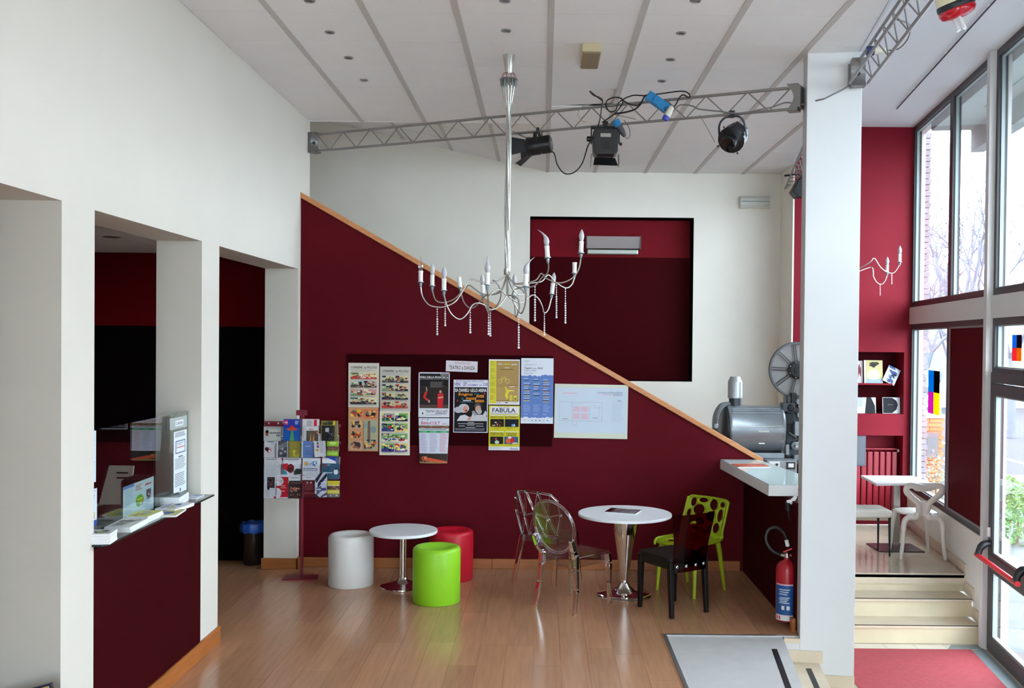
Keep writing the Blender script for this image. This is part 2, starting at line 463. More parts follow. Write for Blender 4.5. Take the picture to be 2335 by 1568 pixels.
# ------------------------------------------------------------------ structure: column
PD = Vector((1 / _l, -WDX / _l, 0)); PB = Vector((WDX / _l, 1 / _l, 0))
PO = Vector((1.922, 7.30, 0))
MP = basis(PO, PD, PB, (0, 0, 1))
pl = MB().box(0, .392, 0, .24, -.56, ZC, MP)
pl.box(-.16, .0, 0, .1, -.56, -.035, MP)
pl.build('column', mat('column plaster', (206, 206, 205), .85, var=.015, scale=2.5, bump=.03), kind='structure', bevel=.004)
sk = thing('column_skirting', PO, None, None, kind='structure')
def skirt(x0, x1, z0, z1): MB().box(x0, x1, -.012, 0, z0, z1, basis((0, 0, 0), PD, PB, (0, 0, 1))).build('stone_piece', STONE, sk)
skirt(-.13, .165, -RIS, -RIS + .088)
skirt(.165, .394, -2 * RIS, -2 * RIS + .088)
MB().box(-.115, -.001, -.014, .05, -.034, .001, basis((0, 0, 0), PD, PB, (0, 0, 1))).build('stone_piece', STONE, sk)

# ------------------------------------------------------------------ structure: ceilings
cl = MB(); cl.prism([(-2.65, -3.5, 4.42), (ex(-3.5), -3.5, 4.42), (ex(12.9), 12.9, 4.42), (.03, 12.9, 4.42), (.03, 9.8, 4.42), (-2.65, 9.8, 4.42)], (0, 0, .06))
cl.prism([(-2.65, -3.5, ZC), (ex(-3.5), -3.5, ZC), (ex(5.2), 5.2, ZC), (-2.65, 5.2, ZC)], (0, 0, .05))
ceil = cl.build('ceiling', CEILW, kind='structure')
RX = [-2.335, -1.805, -1.188, -.588, .026, .622, 1.262, 1.893, 2.5, 3.1]
RY = [5.2, 5.84, 6.48, 7.12, 7.75, 8.39, 9.05, 9.74, 10.43, 11.12, 11.83, 12.55]
def tile(x0, x1, y0, y1, zf, raised=None):
    g = .0025
    pts = []
    for xx, yy in ((x0 + g, y0 + g), (x1 - g, y0 + g), (x1 - g, y1 - g), (x0 + g, y1 - g)):
        pts.append((min(xx, ex(yy) - .02), yy))
    lo = [(a, b, zf(a, b)) for a, b in pts]; hi = [(a, b, zf(a, b) + .014) for a, b in pts]
    MB().add(lo + hi, [(0, 1, 2, 3)[::-1], (4, 5, 6, 7), (0, 1, 5, 4), (1, 2, 6, 5), (2, 3, 7, 6), (3, 0, 4, 7)]).build('ceiling_tile', CEILW, ceil)
def flatz(a, b): return ZC
def slopez(a, b): return ZC + .217 * max(0, .026 - a)
for i in range(len(RX) - 1):
    for j in range(len(RY) - 1):
        if RX[i] > ex(RY[j + 1]) - .06: continue
        if RX[i] < 0 and RY[j] > 9.7: continue
        if i == 4 and j == 5:
            tile(RX[i], RX[i + 1], RY[j], RY[j + 1], lambda a, b: ZC + .008 + .030 * (a - .026) / .6)
            continue
        tile(RX[i], RX[i + 1], RY[j], RY[j + 1], flatz)
for x in RX[1:-1]:
    yend = 9.74 if x < 0 else 12.55
    y0 = 5.2 if x < 2 else 7.5
    if x > 2: y0 = 7.27 + (x - 2.31) / .15 + .2
    if y0 < yend: MB().box(x - .022, x + .022, y0, yend, ZC - .006, ZC + .03).build('runner', RUNNER, ceil)
MB().box(XL, .0, 9.725, 9.755, ZC - .004, ZC + .03).build('runner', CEILW, ceil)
# sloping ceiling over the stairs
so = MB()
so.prism([(.03, 9.76, ZC + .03), (-5.2, 9.76, ZC + .03 + .217 * 5.23), (-5.2, 12.6, ZC + .03 + .217 * 5.23), (.03, 12.6, ZC + .03)], (0, 0, .05))
so.prism([(.03, 9.74, ZC), (-5.2, 9.74, ZC), (-5.2, 9.74, 5.6), (.03, 9.74, ZC + .08)], (0, .02, 0))
slo = so.build('ceiling_stairs', CEILW, kind='structure')
for i in range(-4, 4):
    x0 = RX[i] if i >= 0 else -1.805 - .61 * (-i)
    x1 = RX[i + 1] if i >= 0 else x0 + .61
    if i in (0,): x0 = -2.415
    if i < 0: x0 -= .61; x1 -= .61
    for j in range(7, 11):
        y0, y1 = RY[j] + .02, RY[j + 1]
        MB().add([(x0 + .003, y0 + .003, slopez(x0, 0)), (x1 - .003, y0 + .003, slopez(x1, 0)), (x1 - .003, y1 - .003, slopez(x1, 0)), (x0 + .003, y1 - .003, slopez(x0, 0))] +
                 [(x0 + .003, y0 + .003, slopez(x0, 0) + .012), (x1 - .003, y0 + .003, slopez(x1, 0) + .012), (x1 - .003, y1 - .003, slopez(x1, 0) + .012), (x0 + .003, y1 - .003, slopez(x0, 0) + .012)],
                 [(3, 2, 1, 0), (4, 5, 6, 7), (0, 1, 5, 4), (1, 2, 6, 5), (2, 3, 7, 6), (3, 0, 4, 7)]).build('ceiling_tile', CEILW, slo)
for x in (-1.805, -1.188, -.588):
    MB().prism([(x - .022, 9.77, slopez(x, 0) - .006), (x + .022, 9.77, slopez(x, 0) - .006), (x + .022, 9.77, slopez(x, 0) + .02), (x - .022, 9.77, slopez(x, 0) + .02)], (0, 2.77, 0)).build('runner', RUNNER, slo)
# plaster ceiling along the windows, one step higher
MB().prism([(ex(-3.5) - .05, -3.5, 4.80), (wx(-3.5) + .25, -3.5, 4.80), (wx(12.3) + .25, 12.3, 4.80), (ex(12.3) - .05, 12.3, 4.80)], (0, 0, .12)).build('ceiling_plaster', CEILP, kind='structure')
MB().prism([(ex(-3.5) - .018, -3.5, ZC - .002), (ex(-3.5), -3.5, ZC - .002), (ex(12.9), 12.9, ZC - .002), (ex(12.9) - .018, 12.9, ZC - .002)], (0, 0, .49)).build('ceiling_fascia', CEILP, kind='structure')
# hall end behind the camera
nw = MB(); nw.box(1.4, 3.2, -3.6, -3.5, -.6, 5); nw.box(-2.65, -1.4, -3.6, -3.5, -.6, 5); nw.box(-1.4, 1.4, -3.6, -3.5, 3.2, 5); nw.box(-1.4, 1.4, -3.6, -3.5, -.6, 0)
nw.build('wall_near', WHITE, kind='structure')
# ------------------------------------------------------------------ structure: window side
TA, TB, TC = 1.70, 3.08, 3.17
def wb(t0, t1, d0, d1, z0, z1): return MB().box(t0, t1, d0, d1, z0, z1, MW)
def wframe(mb, t0, t1, z0, z1, w=.055, d0=.02, d1=.10, wt=None, wb_=None):
    wt = w if wt is None else wt; wb_ = w if wb_ is None else wb_
    mb.box(t0, t0 + w, d0, d1, z0, z1, MW); mb.box(t1 - w, t1, d0, d1, z0, z1, MW)
    mb.box(t0 + w, t1 - w, d0, d1, z1 - wt, z1, MW); mb.box(t0 + w, t1 - w, d0, d1, z0, z0 + wb_, MW)
ZT0, ZT1 = 2.43, 2.63
posts = [(TB, TC)]
t = TC
while t < 15.0:
    t += 1.75; posts.append((t, t + .09)); t += .09
TEND = posts[3][1]
posts = posts[:4]
band = MB().box(0, TEND, .0, .16, ZT0, ZT1, MW)
bando = band.build('trim_3', GREYFR, kind='structure')
for a, b in posts: MB().box(a, b, -.035, .15, -.6, 4.80, MW).build('post', GREYFR, bando)
MB().box(-.02, TB, .005, .22, -.6, .44, MW).build('wall_window_sill', WHITE, kind='structure')
MB().box(TEND, 15.6, .0, .2, -.6, 4.85, MW).build('wall_right', WHITE, kind='structure')
nwin = 0
def window(t0, t1, z0, z1, w=.055, glass=True, d=.06):
    global nwin
    nwin += 1
    e = thing('window_%d' % nwin, W0 + WD * ((t0 + t1) / 2) + Vector((0, 0, z0)), None, None, kind='structure')
    inv = Matrix.Translation(-e.location)
    m = MB(); wframe(m, t0, t1, z0, z1, w)
    m2 = MB().add(m.v, m.f, inv); m2.build('window_frame', FRAME, e)
    ll = MB(); wframe(ll, t0 + w, t1 - w, z0 + w, z1 - w, .012, .045, .075)
    MB().add(ll.v, ll.f, inv).build('glazing_bead', mat('grey glazing bead', (150, 160, 158), .4), e)
    if glass:
        g = MB().box(t0 + w, t1 - w, d - .003, d + .003, z0 + w, z1 - w, MW)
        MB().add(g.v, g.f, inv).build('pane', PANE, e)
    return e
edges = [(0.0, TA), (TA, TB)] + [(a[1], b[0]) for a, b in zip(posts[:-1], posts[1:])]
for i, (a, b) in enumerate(edges):
    window(a, b, ZT1, 4.80, .062)
    if i == 0: window(a, b, .44, ZT0, .062)
    elif i == 1: window(a, b, .44, ZT0, .062, glass=False)
    elif i == 2: window(a, b, 1.93, ZT0, .062)
    elif i > 3: window(a, b, -.52, ZT0, .062)
    else:
        window(a, b, .44, ZT0, .062, glass=False)
        wb(a + .06, b - .06, .02, .055, .50, ZT0 - .06).build('wall_window_board', MAROON_D, kind='structure')
        wb(a, b, .005, .22, -.6, .44).build('wall_window_sill', WHITE, kind='structure')
# unseen glazing added behind the camera to let in extra fill daylight
gf = MB()
for x_ in (-1.36, 0, 1.36): gf.box(x_ - .04, x_ + .04, -3.58, -3.5, 0, 3.2)
for z_ in (0.0, 2.2, 3.12): gf.box(-1.4, 1.4, -3.58, -3.5, z_, z_ + .08)
gfo = gf.build('fill_glazing', FRAME, kind='structure')
for i in range(2): MB().box(-1.32 + i * 1.36, -.04 + i * 1.36, -3.545, -3.539, .1, 3.12).build('pane', PANE, gfo)
# maroon board set in the second lower bay
wp = MB().box(TA + .075, TB - .075, .02, .055, .52, ZT0 - .075, MW)
wpo = wp.build('window_board', mat('window board maroon', (82, 3, 13), .7, var=.03, spec=.05), label='tall dark maroon board filling the window bay beside the door', cat='panel')
fr = MB(); wframe(fr, TA + .058, TB - .058, .503, ZT0 - .058, .018, .008, .06)
fr.build('board_edging', mat('grey edging', (120, 116, 116), .5), wpo)
# stone skirting on the sill wall, stepping down with the cafe steps
ss = thing('baseboard_window', W0, None, None, kind='structure')
def wsk(t0, t1, z0, z1):
    m = MB().box(t0, t1, -.012, .005, z0, z1, MW)
    MB().add(m.v, m.f, Matrix.Translation(-W0)).build('stone_piece', STONE, ss)
tE = (11.92 - YE) * _l
wsk(.0, tE + .01, 0, .09)
for k in (1, 2): wsk(tE + .27 * (k - 1) - .02, tE + .27 * k + .01, -RIS * k, -RIS * k + .10)
# entrance door
dz0, dz1 = -.515, 1.80
d0, d1 = TC + .02, posts[1][0] - .02
dr = thing('door_1', W0 + WD * ((d0 + d1) / 2) + Vector((0, 0, dz0)), None, None, kind='structure')
dinv = Matrix.Translation(-dr.location)
def dpart(mb, name, m, parent=None, **k):
    o = MB().add(mb.v, mb.f, dinv).build(name, m, parent or dr, **k); return o
dm = (d0 + d1) / 2 + .28
m = MB(); m.box(d0 - .02, d1 + .02, .01, .11, 1.86, 1.95, MW); m.box(d0 - .02, d0 + .03, .01, .11, dz0, 1.86, MW); m.box(d1 - .03, d1 + .02, .01, .11, dz0, 1.86, MW)
dpart(m, 'door_frame', FRAME)
m = MB(); wframe(m, d0 + .035, dm - .005, dz0, 1.85, .095, .0, .06, .10, .14); m.box(d0 + .12, dm - .09, .0, .06, .20, .36, MW)
dpart(m, 'door_leaf', FRAME)
m = MB(); wframe(m, d0 + .13, dm - .10, dz0 + .14, .20, .012, .01, .05); wframe(m, d0 + .13, dm - .10, .36, 1.75, .012, .01, .05)
dpart(m, 'glazing_bead', mat('grey glazing bead', (0, 0, 0)))
dpart(MB().box(d0 + .13, dm - .10, .028, .034, dz0 + .14, .20, MW), 'pane', PANE)
dpart(MB().box(d0 + .13, dm - .10, .028, .034, .36, 1.75, MW), 'pane', PANE)
m = MB(); wframe(m, dm + .005, d1 - .035, dz0, 1.85, .095, .0, .06, .10, .14)
dpart(m, 'door_leaf', FRAME)
dpart(MB().box(dm + .10, d1 - .13, .028, .034, dz0 + .14, 1.75, MW), 'pane', PANE)
def WPt(t, d, z): return W0 + WD * t + WN * d + Vector((0, 0, z))
pb = dpart(MB().tube([WPt(d0 + .02, -.10, .33), WPt(dm - .02, -.10, .33)], .022, 12), 'panic_bar', mat('red panic bar', (200, 22, 36), .3), smooth=40)
for tt in (d0 + .07, dm - .07):
    m = MB().tube(spline([WPt(tt, .0, .44), WPt(tt, -.05, .43), WPt(tt, -.085, .39), WPt(tt, -.10, .33)], 4), [.03] * 4 + [.034] * 4 + [.03] * 4 + [.026], 10)
    dpart(m, 'bar_arm', BLACKP, pb, smooth=50)
dpart(MB().box(d0 + .04, d0 + .075, -.02, .0, .50, .58, MW), 'lock_plate', WPLAST)

# coloured squares stuck on the glass: thin film that daylight shines through
def film(col):
    n_ = 'film %s' % (col,)
    if n_ in MATS: return MATS[n_]
    m = bpy.data.materials.new(n_); m.use_nodes = True; nt = m.node_tree
    nt.nodes.remove(nt.nodes['Principled BSDF'])
    a = nt.nodes.new('ShaderNodeBsdfDiffuse'); b = nt.nodes.new('ShaderNodeBsdfTranslucent'); mx = nt.nodes.new('ShaderNodeMixShader')
    for q in (a, b): q.inputs[0].default_value = (*lin(col), 1)
    mx.inputs[0].default_value = .35
    nt.links.new(a.outputs[0], mx.inputs[1]); nt.links.new(b.outputs[0], mx.inputs[2]); nt.links.new(mx.outputs[0], nt.nodes['Material Output'].inputs[0])
    MATS[n_] = m
    return m
def decal(t0, t1, z0, z1, cols, label):
    e = thing('window_decal', WPt((t0 + t1) / 2, .05, z0), label, 'decal')
    inv = Matrix.Translation(-e.location)
    tm, zm = (t0 + t1) / 2, z0 + (z1 - z0) * .5
    for (a, b, c, d), col in zip(((t0, tm, zm, z1), (tm, t1, zm, z1), (t0, tm, z0, zm), (tm, t1, z0, zm)), cols):
        m = MB().box(a, b, .050, .0545, c, d, MW)
        MB().add(m.v, m.f, inv).build('square', film(col), e)
    return e
decal(.76, 1.24, 1.42, 1.90, ((0, 160, 220), (20, 16, 24), (226, 60, 200), (250, 232, 0)), 'cyan, black, magenta and yellow squares stuck on the lower window')
decal(3.60, 3.83, 2.06, 2.28, ((40, 140, 220), (40, 20, 40), (238, 70, 90), (232, 140, 30)), 'small blue, black, red and orange squares on the glass above the door')

# ------------------------------------------------------------------ outside
MB().box(2, 60, -20, 90, -.75, -.64).build('ground_asphalt', mat('asphalt', (72, 75, 80), .9, var=.06, scale=2), kind='structure')
pv = MB().prism([(wx(-5) + .15, -5, -.64), (wx(-5) + 3.4, -5, -.64), (wx(16) + 2.6, 16, -.64), (wx(16) + .1, 16, -.64)], (0, 0, .08)).build('ground_pavement', mat('pavement', (98, 100, 100), .9, var=.04), kind='structure')
rm = thing('road_markings', (9, 18, -.64), 'white dashed lines painted on the street outside the door', 'marking')
for i in range(6): MB().box(-.9 + i * .0, -.75, -5 + i * 4, -3.4 + i * 4, 0, .004).build('dash', WPLAST, rm)
MB().box(2.4, 2.55, -8, 24, 0, .004).build('edge_line', WPLAST, rm)
# roof overhang above the windows
ov = MB().box(.25, 16, .16, .75, 4.70, 4.92, MW); ov.box(.25, 16, .60, .75, 4.44, 4.70, MW)
ov.build('roof_overhang', mat('grey green soffit', (182, 192, 188), .8), kind='structure')
# plaster pier with a brick edge at the end of the window line
MB().box(4.55, 4.71, 12.26, 12.7, -.64, 4.9).build('wall_pier', WHITE, kind='structure')
bp = thing('brick_edge', (4.75, 12.45, -.64), None, None, kind='structure')
bk = MB().box(-.040, .048, -.12, .12, 0, .062).build('brick', mat('dusky brick', (158, 150, 156), .9, var=.1, rand=.12), bp)
for i in range(1, 76): share(bk, bp, XF((.012 if i % 2 else 0, 0, i * .072)))
# brick gate pillar by the street
gp = thing('gate_pillar', (6.22, 16.0, -.64), 'short orange brick gate pillar beyond the lower window', 'pillar')
b0 = MB().box(-.115, .115, -.055, .055, 0, .058).build('brick', mat('orange brick', (206, 132, 84), .9, var=.1, rand=.12), gp)
for r in range(24):
    for k in range(2):
        if r == 0 and k == 0: b0.matrix_local = XF((-.12, 0, 0)); continue
        share(b0, gp, XF(((-.12 if k == 0 else .12) + (.03 if r % 2 else 0), 0, r * .068)))
MB().box(-.26, .28, -.07, .07, 1.635, 1.69).build('cap_stone', STONE, gp)
MB().box(-.02, .16, -.10, -.056, 1.0, 1.4).build('letter_box', mat('grey letter box', (120, 116, 118), .5), gp)

def leaf_blob(center, r, n, size, seed):
    rnd = random.Random(seed); m = MB()
    for i in range(n):
        d = Vector((rnd.gauss(0, 1), rnd.gauss(0, 1), rnd.gauss(0, 1))).normalized() * (rnd.random() ** .4)
        c = Vector(center) + Vector((d.x * r[0], d.y * r[1], d.z * r[2]))
        a = Vector((rnd.gauss(0, 1), rnd.gauss(0, 1), rnd.gauss(0, 1))).normalized() * size
        b = Vector((rnd.gauss(0, 1), rnd.gauss(0, 1), rnd.gauss(0, 1))).normalized() * size * .5
        m.add([c, c + a * .5 + b, c + a, c + a * .5 - b], [(0, 1, 2, 3)])
    return m
def shrub(loc, r, h, n, size, col, label, seed):
    e = thing('shrub', loc, label, 'shrub')
    leaf_blob((0, 0, h * .55), (r, r, h * .5), n, size, seed).build('foliage', mat('leaf %s' % (col,), col, .7, rand=.1), e, kind='stuff')
    MB().tube([(0, 0, 0), (.03, 0, h * .3), (.0, .02, h * .6)], [.03, .02, .008], 6).build('stem', mat('bark', (96, 82, 70), .9), e)
shrub((6.55, 13.6, -.64), .35, .95, 700, .07, (110, 150, 80), 'small green shrub on the pavement outside the door', 3)
shrub((7.35, 14.3, -.64), .42, .9, 600, .08, (130, 140, 128), 'grey green shrub behind the small green one outside', 4)
shrub((5.75, 14.4, -.64), .30, 1.2, 500, .06, (150, 158, 140), 'pale wispy shrub beside the brick gate pillar', 5)
shrub((8.9, 27.5, -.64), 1.0, 3.4, 1500, .22, (104, 128, 84), 'large dark green bush across the street', 6)
def bare_tree(loc, h, seed, label):
    rnd = random.Random(seed)
    e = thing('bare_tree', loc, label, 'tree', group='leafless trees outside')
    tk = MB(); tk.tube([(0, 0, 0), (.05, .03, h * .15), (0, .1, h * .3)], [.17, .14, .12], 8)
    tk.build('trunk', mat('tree bark', (112, 120, 130), .9, var=.1), e)
    br = MB()
    def grow(p, d, ln, r, lev):
        q = p + d * ln * .5 + Vector((rnd.gauss(0, .05), rnd.gauss(0, .05), 0)) * ln
        e2 = p + d * ln
        br.tube([p, q, e2], [r, r * .8, r * .6], 4)
        if lev == 0: return
        for _ in range(rnd.choice((2, 3, 3))):
            nd = (d + Vector((rnd.gauss(0, .38), rnd.gauss(0, .38), rnd.gauss(.12, .22)))).normalized()
            grow(e2, nd, ln * rnd.uniform(.6, .82), r * .6, lev - 1)
    for _ in range(5):
        grow(Vector((0, .1, h * .3)), Vector((rnd.gauss(0, .45), rnd.gauss(0, .45), 1)).normalized(), h * .22, .075, 4)
    br.build('branches', mat('tree bark', (0, 0, 0)), e)
bare_tree((10.6, 25, -.64), 7.5, 11, 'leafless tree seen through the middle upper window')
bare_tree((14.2, 30, -.64), 8.0, 12, 'leafless tree furthest right beyond the upper windows')
bare_tree((8.6, 22.5, -.64), 5.2, 13, 'leafless tree seen beside the pier in the far window')
bn = thing('stone_bench', (8.25, 17.4, -.64), 'low stone bench by the street outside the door', 'bench')
MB().box(-.9, .9, -.25, .25, .40, .5).build('seat', STONEG, bn)
for s in (-.6, .6): MB().box(s - .1, s + .1, -.2, .2, 0, .4).build('leg', STONEG, bn)
hs = thing('far_house', (19, 46, -.64), 'pale house with a low roof far behind the trees', 'house')
MB().box(-6, 6, -2, 4, 0, 4.6).build('wall', mat('pale render', (226, 220, 214), .9), hs)
MB().prism([(-6.5, -2.5, 4.6), (6.5, -2.5, 4.6), (6.5, 1, 6.2), (-6.5, 1, 6.2)], (0, 0, .2)).build('roof', mat('pale tile roof', (198, 160, 146), .9), hs)
for i in range(4):
    w = MB().box(-4.6 + i * 2.6, -3.6 + i * 2.6, -2.06, -2.0, 1.3, 2.8).build('window', mat('shutter', (150, 150, 150), .6), hs)
# ------------------------------------------------------------------ tables, stools
def round_table(name, loc, r, h, label, col_prof, base_prof, t=.022):
    e = thing(name, loc, label, 'table')
    MB().lathe([(r - .002, h - t), (r, h - t + .003), (r, h - .003), (r - .002, h)], 64).build('table_top', WLAM, e, smooth=30)
    MB().lathe(col_prof, 32).build('column', CHROME, e, smooth=50)
    MB().lathe(base_prof, 48).build('base', CHROME, e, smooth=50)
    return e
p = at(919, 1337, 'Z', 0)
hs_ = at(919, 1207, 'Y', p.y).z
round_table('side_table', p, .30, hs_, 'low round white table with a straight chrome column', [(.032, .03), (.032, hs_ - .022)],
            [(.20, 0), (.203, .006), (.20, .014), (.10, .04), (.045, .06), (.034, .085)], .026)
p = at(1423, 1356, 'Z', 0)
hb = at(1425, 1169, 'Y', p.y).z
TBL = Vector(p); TBH = hb
round_table('bistro_table', p, .403, hb, 'larger round white table on a chrome trumpet column', [(.028, .10), (.034, .14), (.05, .25), (.072, .40), (.095, .52), (.115, .64), (.118, hb - .028), (.11, hb - .022)],
            [(.235, 0), (.238, .006), (.232, .014), (.15, .022), (.095, .04), (.06, .07), (.038, .105), (.03, .115), (.028, .125)])
def pouf(u, v, col, label, R=.200, H=.45):
    p = at(u, v, 'Z', 0)
    e = thing('pouf', p, label, 'stool', group='cylinder stools round the low table')
    MB().lathe([(R - .004, 0), (R, .006), (R, H - .03), (R - .006, H - .012), (R - .020, H - .001), (R - .04, H + .001), (R - .07, H - .010), (R - .12, H - .026), (.0001, H - .034)], 48).build('body', mat('pouf %s' % (col,), col, .38, var=.02, spec=.4), e, smooth=60)
pouf(800, 1331, (222, 220, 216), 'white plastic cylinder stool left of the low table', .2)
pouf(995, 1369, (140, 202, 36), 'lime green plastic cylinder stool in front of the low table', .2, .46)
pouf(1029, 1318, (196, 22, 44), 'red plastic cylinder stool behind the lime green one', .2)

# magazine on the bistro table
mg = at(1421, 1167, 'Z', TBH)
e = thing('magazine', (mg.x, mg.y, TBH), 'glossy black and white magazine lying on the larger round table', 'magazine', rz=-.35)
MB().box(-.135, .135, -.10, .10, 0, .010).build('pages', PAPERW, e)
MB().box(-.137, .137, -.102, .102, .0101, .0118).build('cover', mat('grey photo cover', (120, 116, 120), .15, var=.6, scale=14), e)
MB().box(-.137, -.085, -.102, .102, .0119, .013).build('spine_strip', mat('black glossy', (16, 16, 18), .15), e)

# ------------------------------------------------------------------ chairs
def frame_of(b1, b2, f1, f2):
    """floor frame of a chair from its four feet: origin, forward, left"""
    bm_, fm = (b1 + b2) / 2, (f1 + f2) / 2
    fw = (fm - bm_); fw.z = 0; fw.normalize()
    return (bm_ + fm) / 2, fw, Vector((-fw.y, fw.x, 0))
CLEAR = thin_glass('clear polycarbonate sheet', (.90, .91, .95), 1.0, .03, .07)
CLEARS = solid_glass('clear polycarbonate', (1, 1, 1), 1.42, .03)
def seat_shape(m, w0, w1, d, z, t, crown=.0):
    """rounded seat slab, local x forward: back edge x=-d/2 (width w0), front x=d/2 (width w1)"""
    n = 8; pts = []
    def corner(cx, cy, r, a0):
        for i in range(5):
            a = a0 + math.pi / 2 * i / 4
            pts.append((cx + r * math.cos(a), cy + r * math.sin(a), z))
    r = .05
    corner(d / 2 - r, w1 / 2 - r, r, 0); corner(-d / 2 + r, w0 / 2 - r, r, math.pi / 2)
    corner(-d / 2 + r, -w0 / 2 + r, r, math.pi); corner(d / 2 - r, -w1 / 2 + r, r, 1.5 * math.pi)
    m.prism(pts, (0, 0, t))
# round-backed clear chair
B1, B2 = at(1219, 1381, 'Z', 0), at(1313, 1404, 'Z', 0)
F1, F2 = at(1305, 1357, 'Z', 0), at(1395, 1378, 'Z', 0)
o, fw, lf = frame_of(B1, B2, F1, F2)
e = thing('ghost_chair', o, 'transparent chair with a solid oval back nearest the camera', 'chair', rz=math.atan2(fw.y, fw.x))
SZ = .455
m = MB(); seat_shape(m, .40, .44, .44, SZ - .022, .022); m.build('seat', CLEAR, e, smooth=40, bevel=.004)
m = MB()
for s in (-1, 1): m.bar((.19, s * .19, SZ - .055), (-.19, s * .175, SZ - .055), .016, .065)
m.bar((.20, .19, SZ - .055), (.20, -.19, SZ - .055), .016, .065); m.bar((-.20, .18, SZ - .055), (-.20, -.18, SZ - .055), .016, .065)
m.build('seat_frame', CLEAR, e)
for s in (-1, 1):
    m = MB()
    pts = [(.195, s * .195, SZ - .02), (.205, s * .203, SZ - .10), (.205, s * .207, .2), (.215, s * .212, 0)]
    for a, b, w1, w2 in zip(pts[:-1], pts[1:], (.05, .048, .042), (.048, .042, .036)): m.bar(a, b, w1, w1 * .8, (1, 0, 0), w2, w2 * .8)
    m.build('leg', CLEARS, e, bevel=.007)
    m = MB()
    pts = [(-.195, s * .18, SZ + .02), (-.20, s * .185, SZ - .10), (-.205, s * .20, .2), (-.245, s * .215, 0)]
    for a, b, w1, w2 in zip(pts[:-1], pts[1:], (.05, .048, .042), (.048, .042, .036)): m.bar(a, b, w1, w1 * .8, (1, 0, 0), w2, w2 * .8)
    m.build('leg', CLEARS, e, bevel=.007)
    m = MB()
    for a, b, w in (((-.19, s * .17, SZ - .01), (-.235, s * .195, SZ + .06), .05), ((-.235, s * .195, SZ + .06), (-.27, s * .20, SZ + .15), .045)): m.bar(a, b, .05, .04, (0, 1, 0), w, .03)
    m.build('back_bracket', CLEARS, e, bevel=.006)
m = MB(); ring = []
for sgn, off in ((0, 0), (1, .010)):
    lst = []
    for i in range(40):
        a = 2 * math.pi * i / 40
        y = .215 * math.cos(a) * (1 + .06 * math.sin(a)); z = SZ + .235 + .215 * math.sin(a)
        lst.append(Vector((-.225 - (z - SZ) * .22 + .35 * y * y + off, y, z)))
    ring.append(lst)
m.add(ring[0] + ring[1], [tuple(range(40)), tuple(range(40, 80))[::-1]] + [(i, 40 + i, 40 + (i + 1) % 40, (i + 1) % 40) for i in range(40)])
m.build('backrest', CLEAR, e)
m = MB(); m.tube([(p1 + p2) / 2 for p1, p2 in zip(*ring)], .012, 8, closed=True); m.build('back_rim', CLEARS, e, smooth=60)

# lattice-backed clear chair
B1 = at(1175, 1326, 'Z', 0); B2 = at(1274.7, 1343.3, 'Z', 0); F2 = at(1326, 1322, 'Z', 0); F1 = B1 + (F2 - B2)
o, fw, lf = frame_of(B1, B2, F1, F2)
e = thing('lattice_chair', o, 'transparent chair with an open faceted lattice back by the wall', 'chair', rz=math.atan2(fw.y, fw.x))
SZ = .45; rr = .0105
m = MB(); seat_shape(m, .40, .43, .42, SZ - .018, .018); m.build('seat', CLEAR, e, smooth=40, bevel=.004)
m = MB()
for s in (-1, 1): m.bar((.18, s * .185, SZ - .04), (-.18, s * .17, SZ - .04), .014, .045)
m.bar((.185, .185, SZ - .04), (.185, -.185, SZ - .04), .014, .045); m.bar((-.185, .17, SZ - .04), (-.185, -.17, SZ - .04), .014, .045)
m.build('seat_frame', CLEAR, e)
for sx, sy in ((1, 1), (1, -1), (-1, 1), (-1, -1)):
    m = MB(); m.bar((sx * .17, sy * .175, SZ - .01), (sx * (.205 if sx > 0 else .26), sy * .215, 0), .046, .04, (1, 0, 0), .032, .03)
    m.build('leg', CLEARS, e, bevel=.007)
def lb(y, z): return Vector((-.20 - (z) * .24 + 1.1 * y * y, y, SZ + z))
top = [(-.22, .33), (-.17, .385), (-.06, .40), (.07, .40), (.17, .385), (.22, .32)]
mid = [(-.235, .20), (-.12, .17), (0, .21), (.12, .17), (.235, .20)]
bot = [(-.185, 0), (-.09, 0), (.0, .0), (.09, 0), (.185, 0)]
segs = list(zip(top[:-1], top[1:])) + list(zip(mid[:-1], mid[1:])) + list(zip(bot[:-1], bot[1:]))
segs += [(top[0], mid[0]), (top[5], mid[4]), (mid[0], bot[0]), (mid[4], bot[4]), (top[1], mid[1]), (top[2], mid[1]), (top[2], mid[2]), (top[3], mid[2]), (top[3], mid[3]), (top[4], mid[3]),
         (mid[1], bot[0]), (mid[1], bot[1]), (mid[2], bot[1]), (mid[2], bot[3]), (mid[3], bot[3]), (mid[3], bot[4])]
m = MB()
for a, b in segs: m.tube([lb(*a), (lb(*a) + lb(*b)) / 2 + Vector((.0, 0, 0)), lb(*b)], rr, 6)
for q in set(top + mid + bot): m.sph(lb(*q), rr * 1.15, 6, 4)
m.build('lattice_back', CLEARS, e, smooth=60)

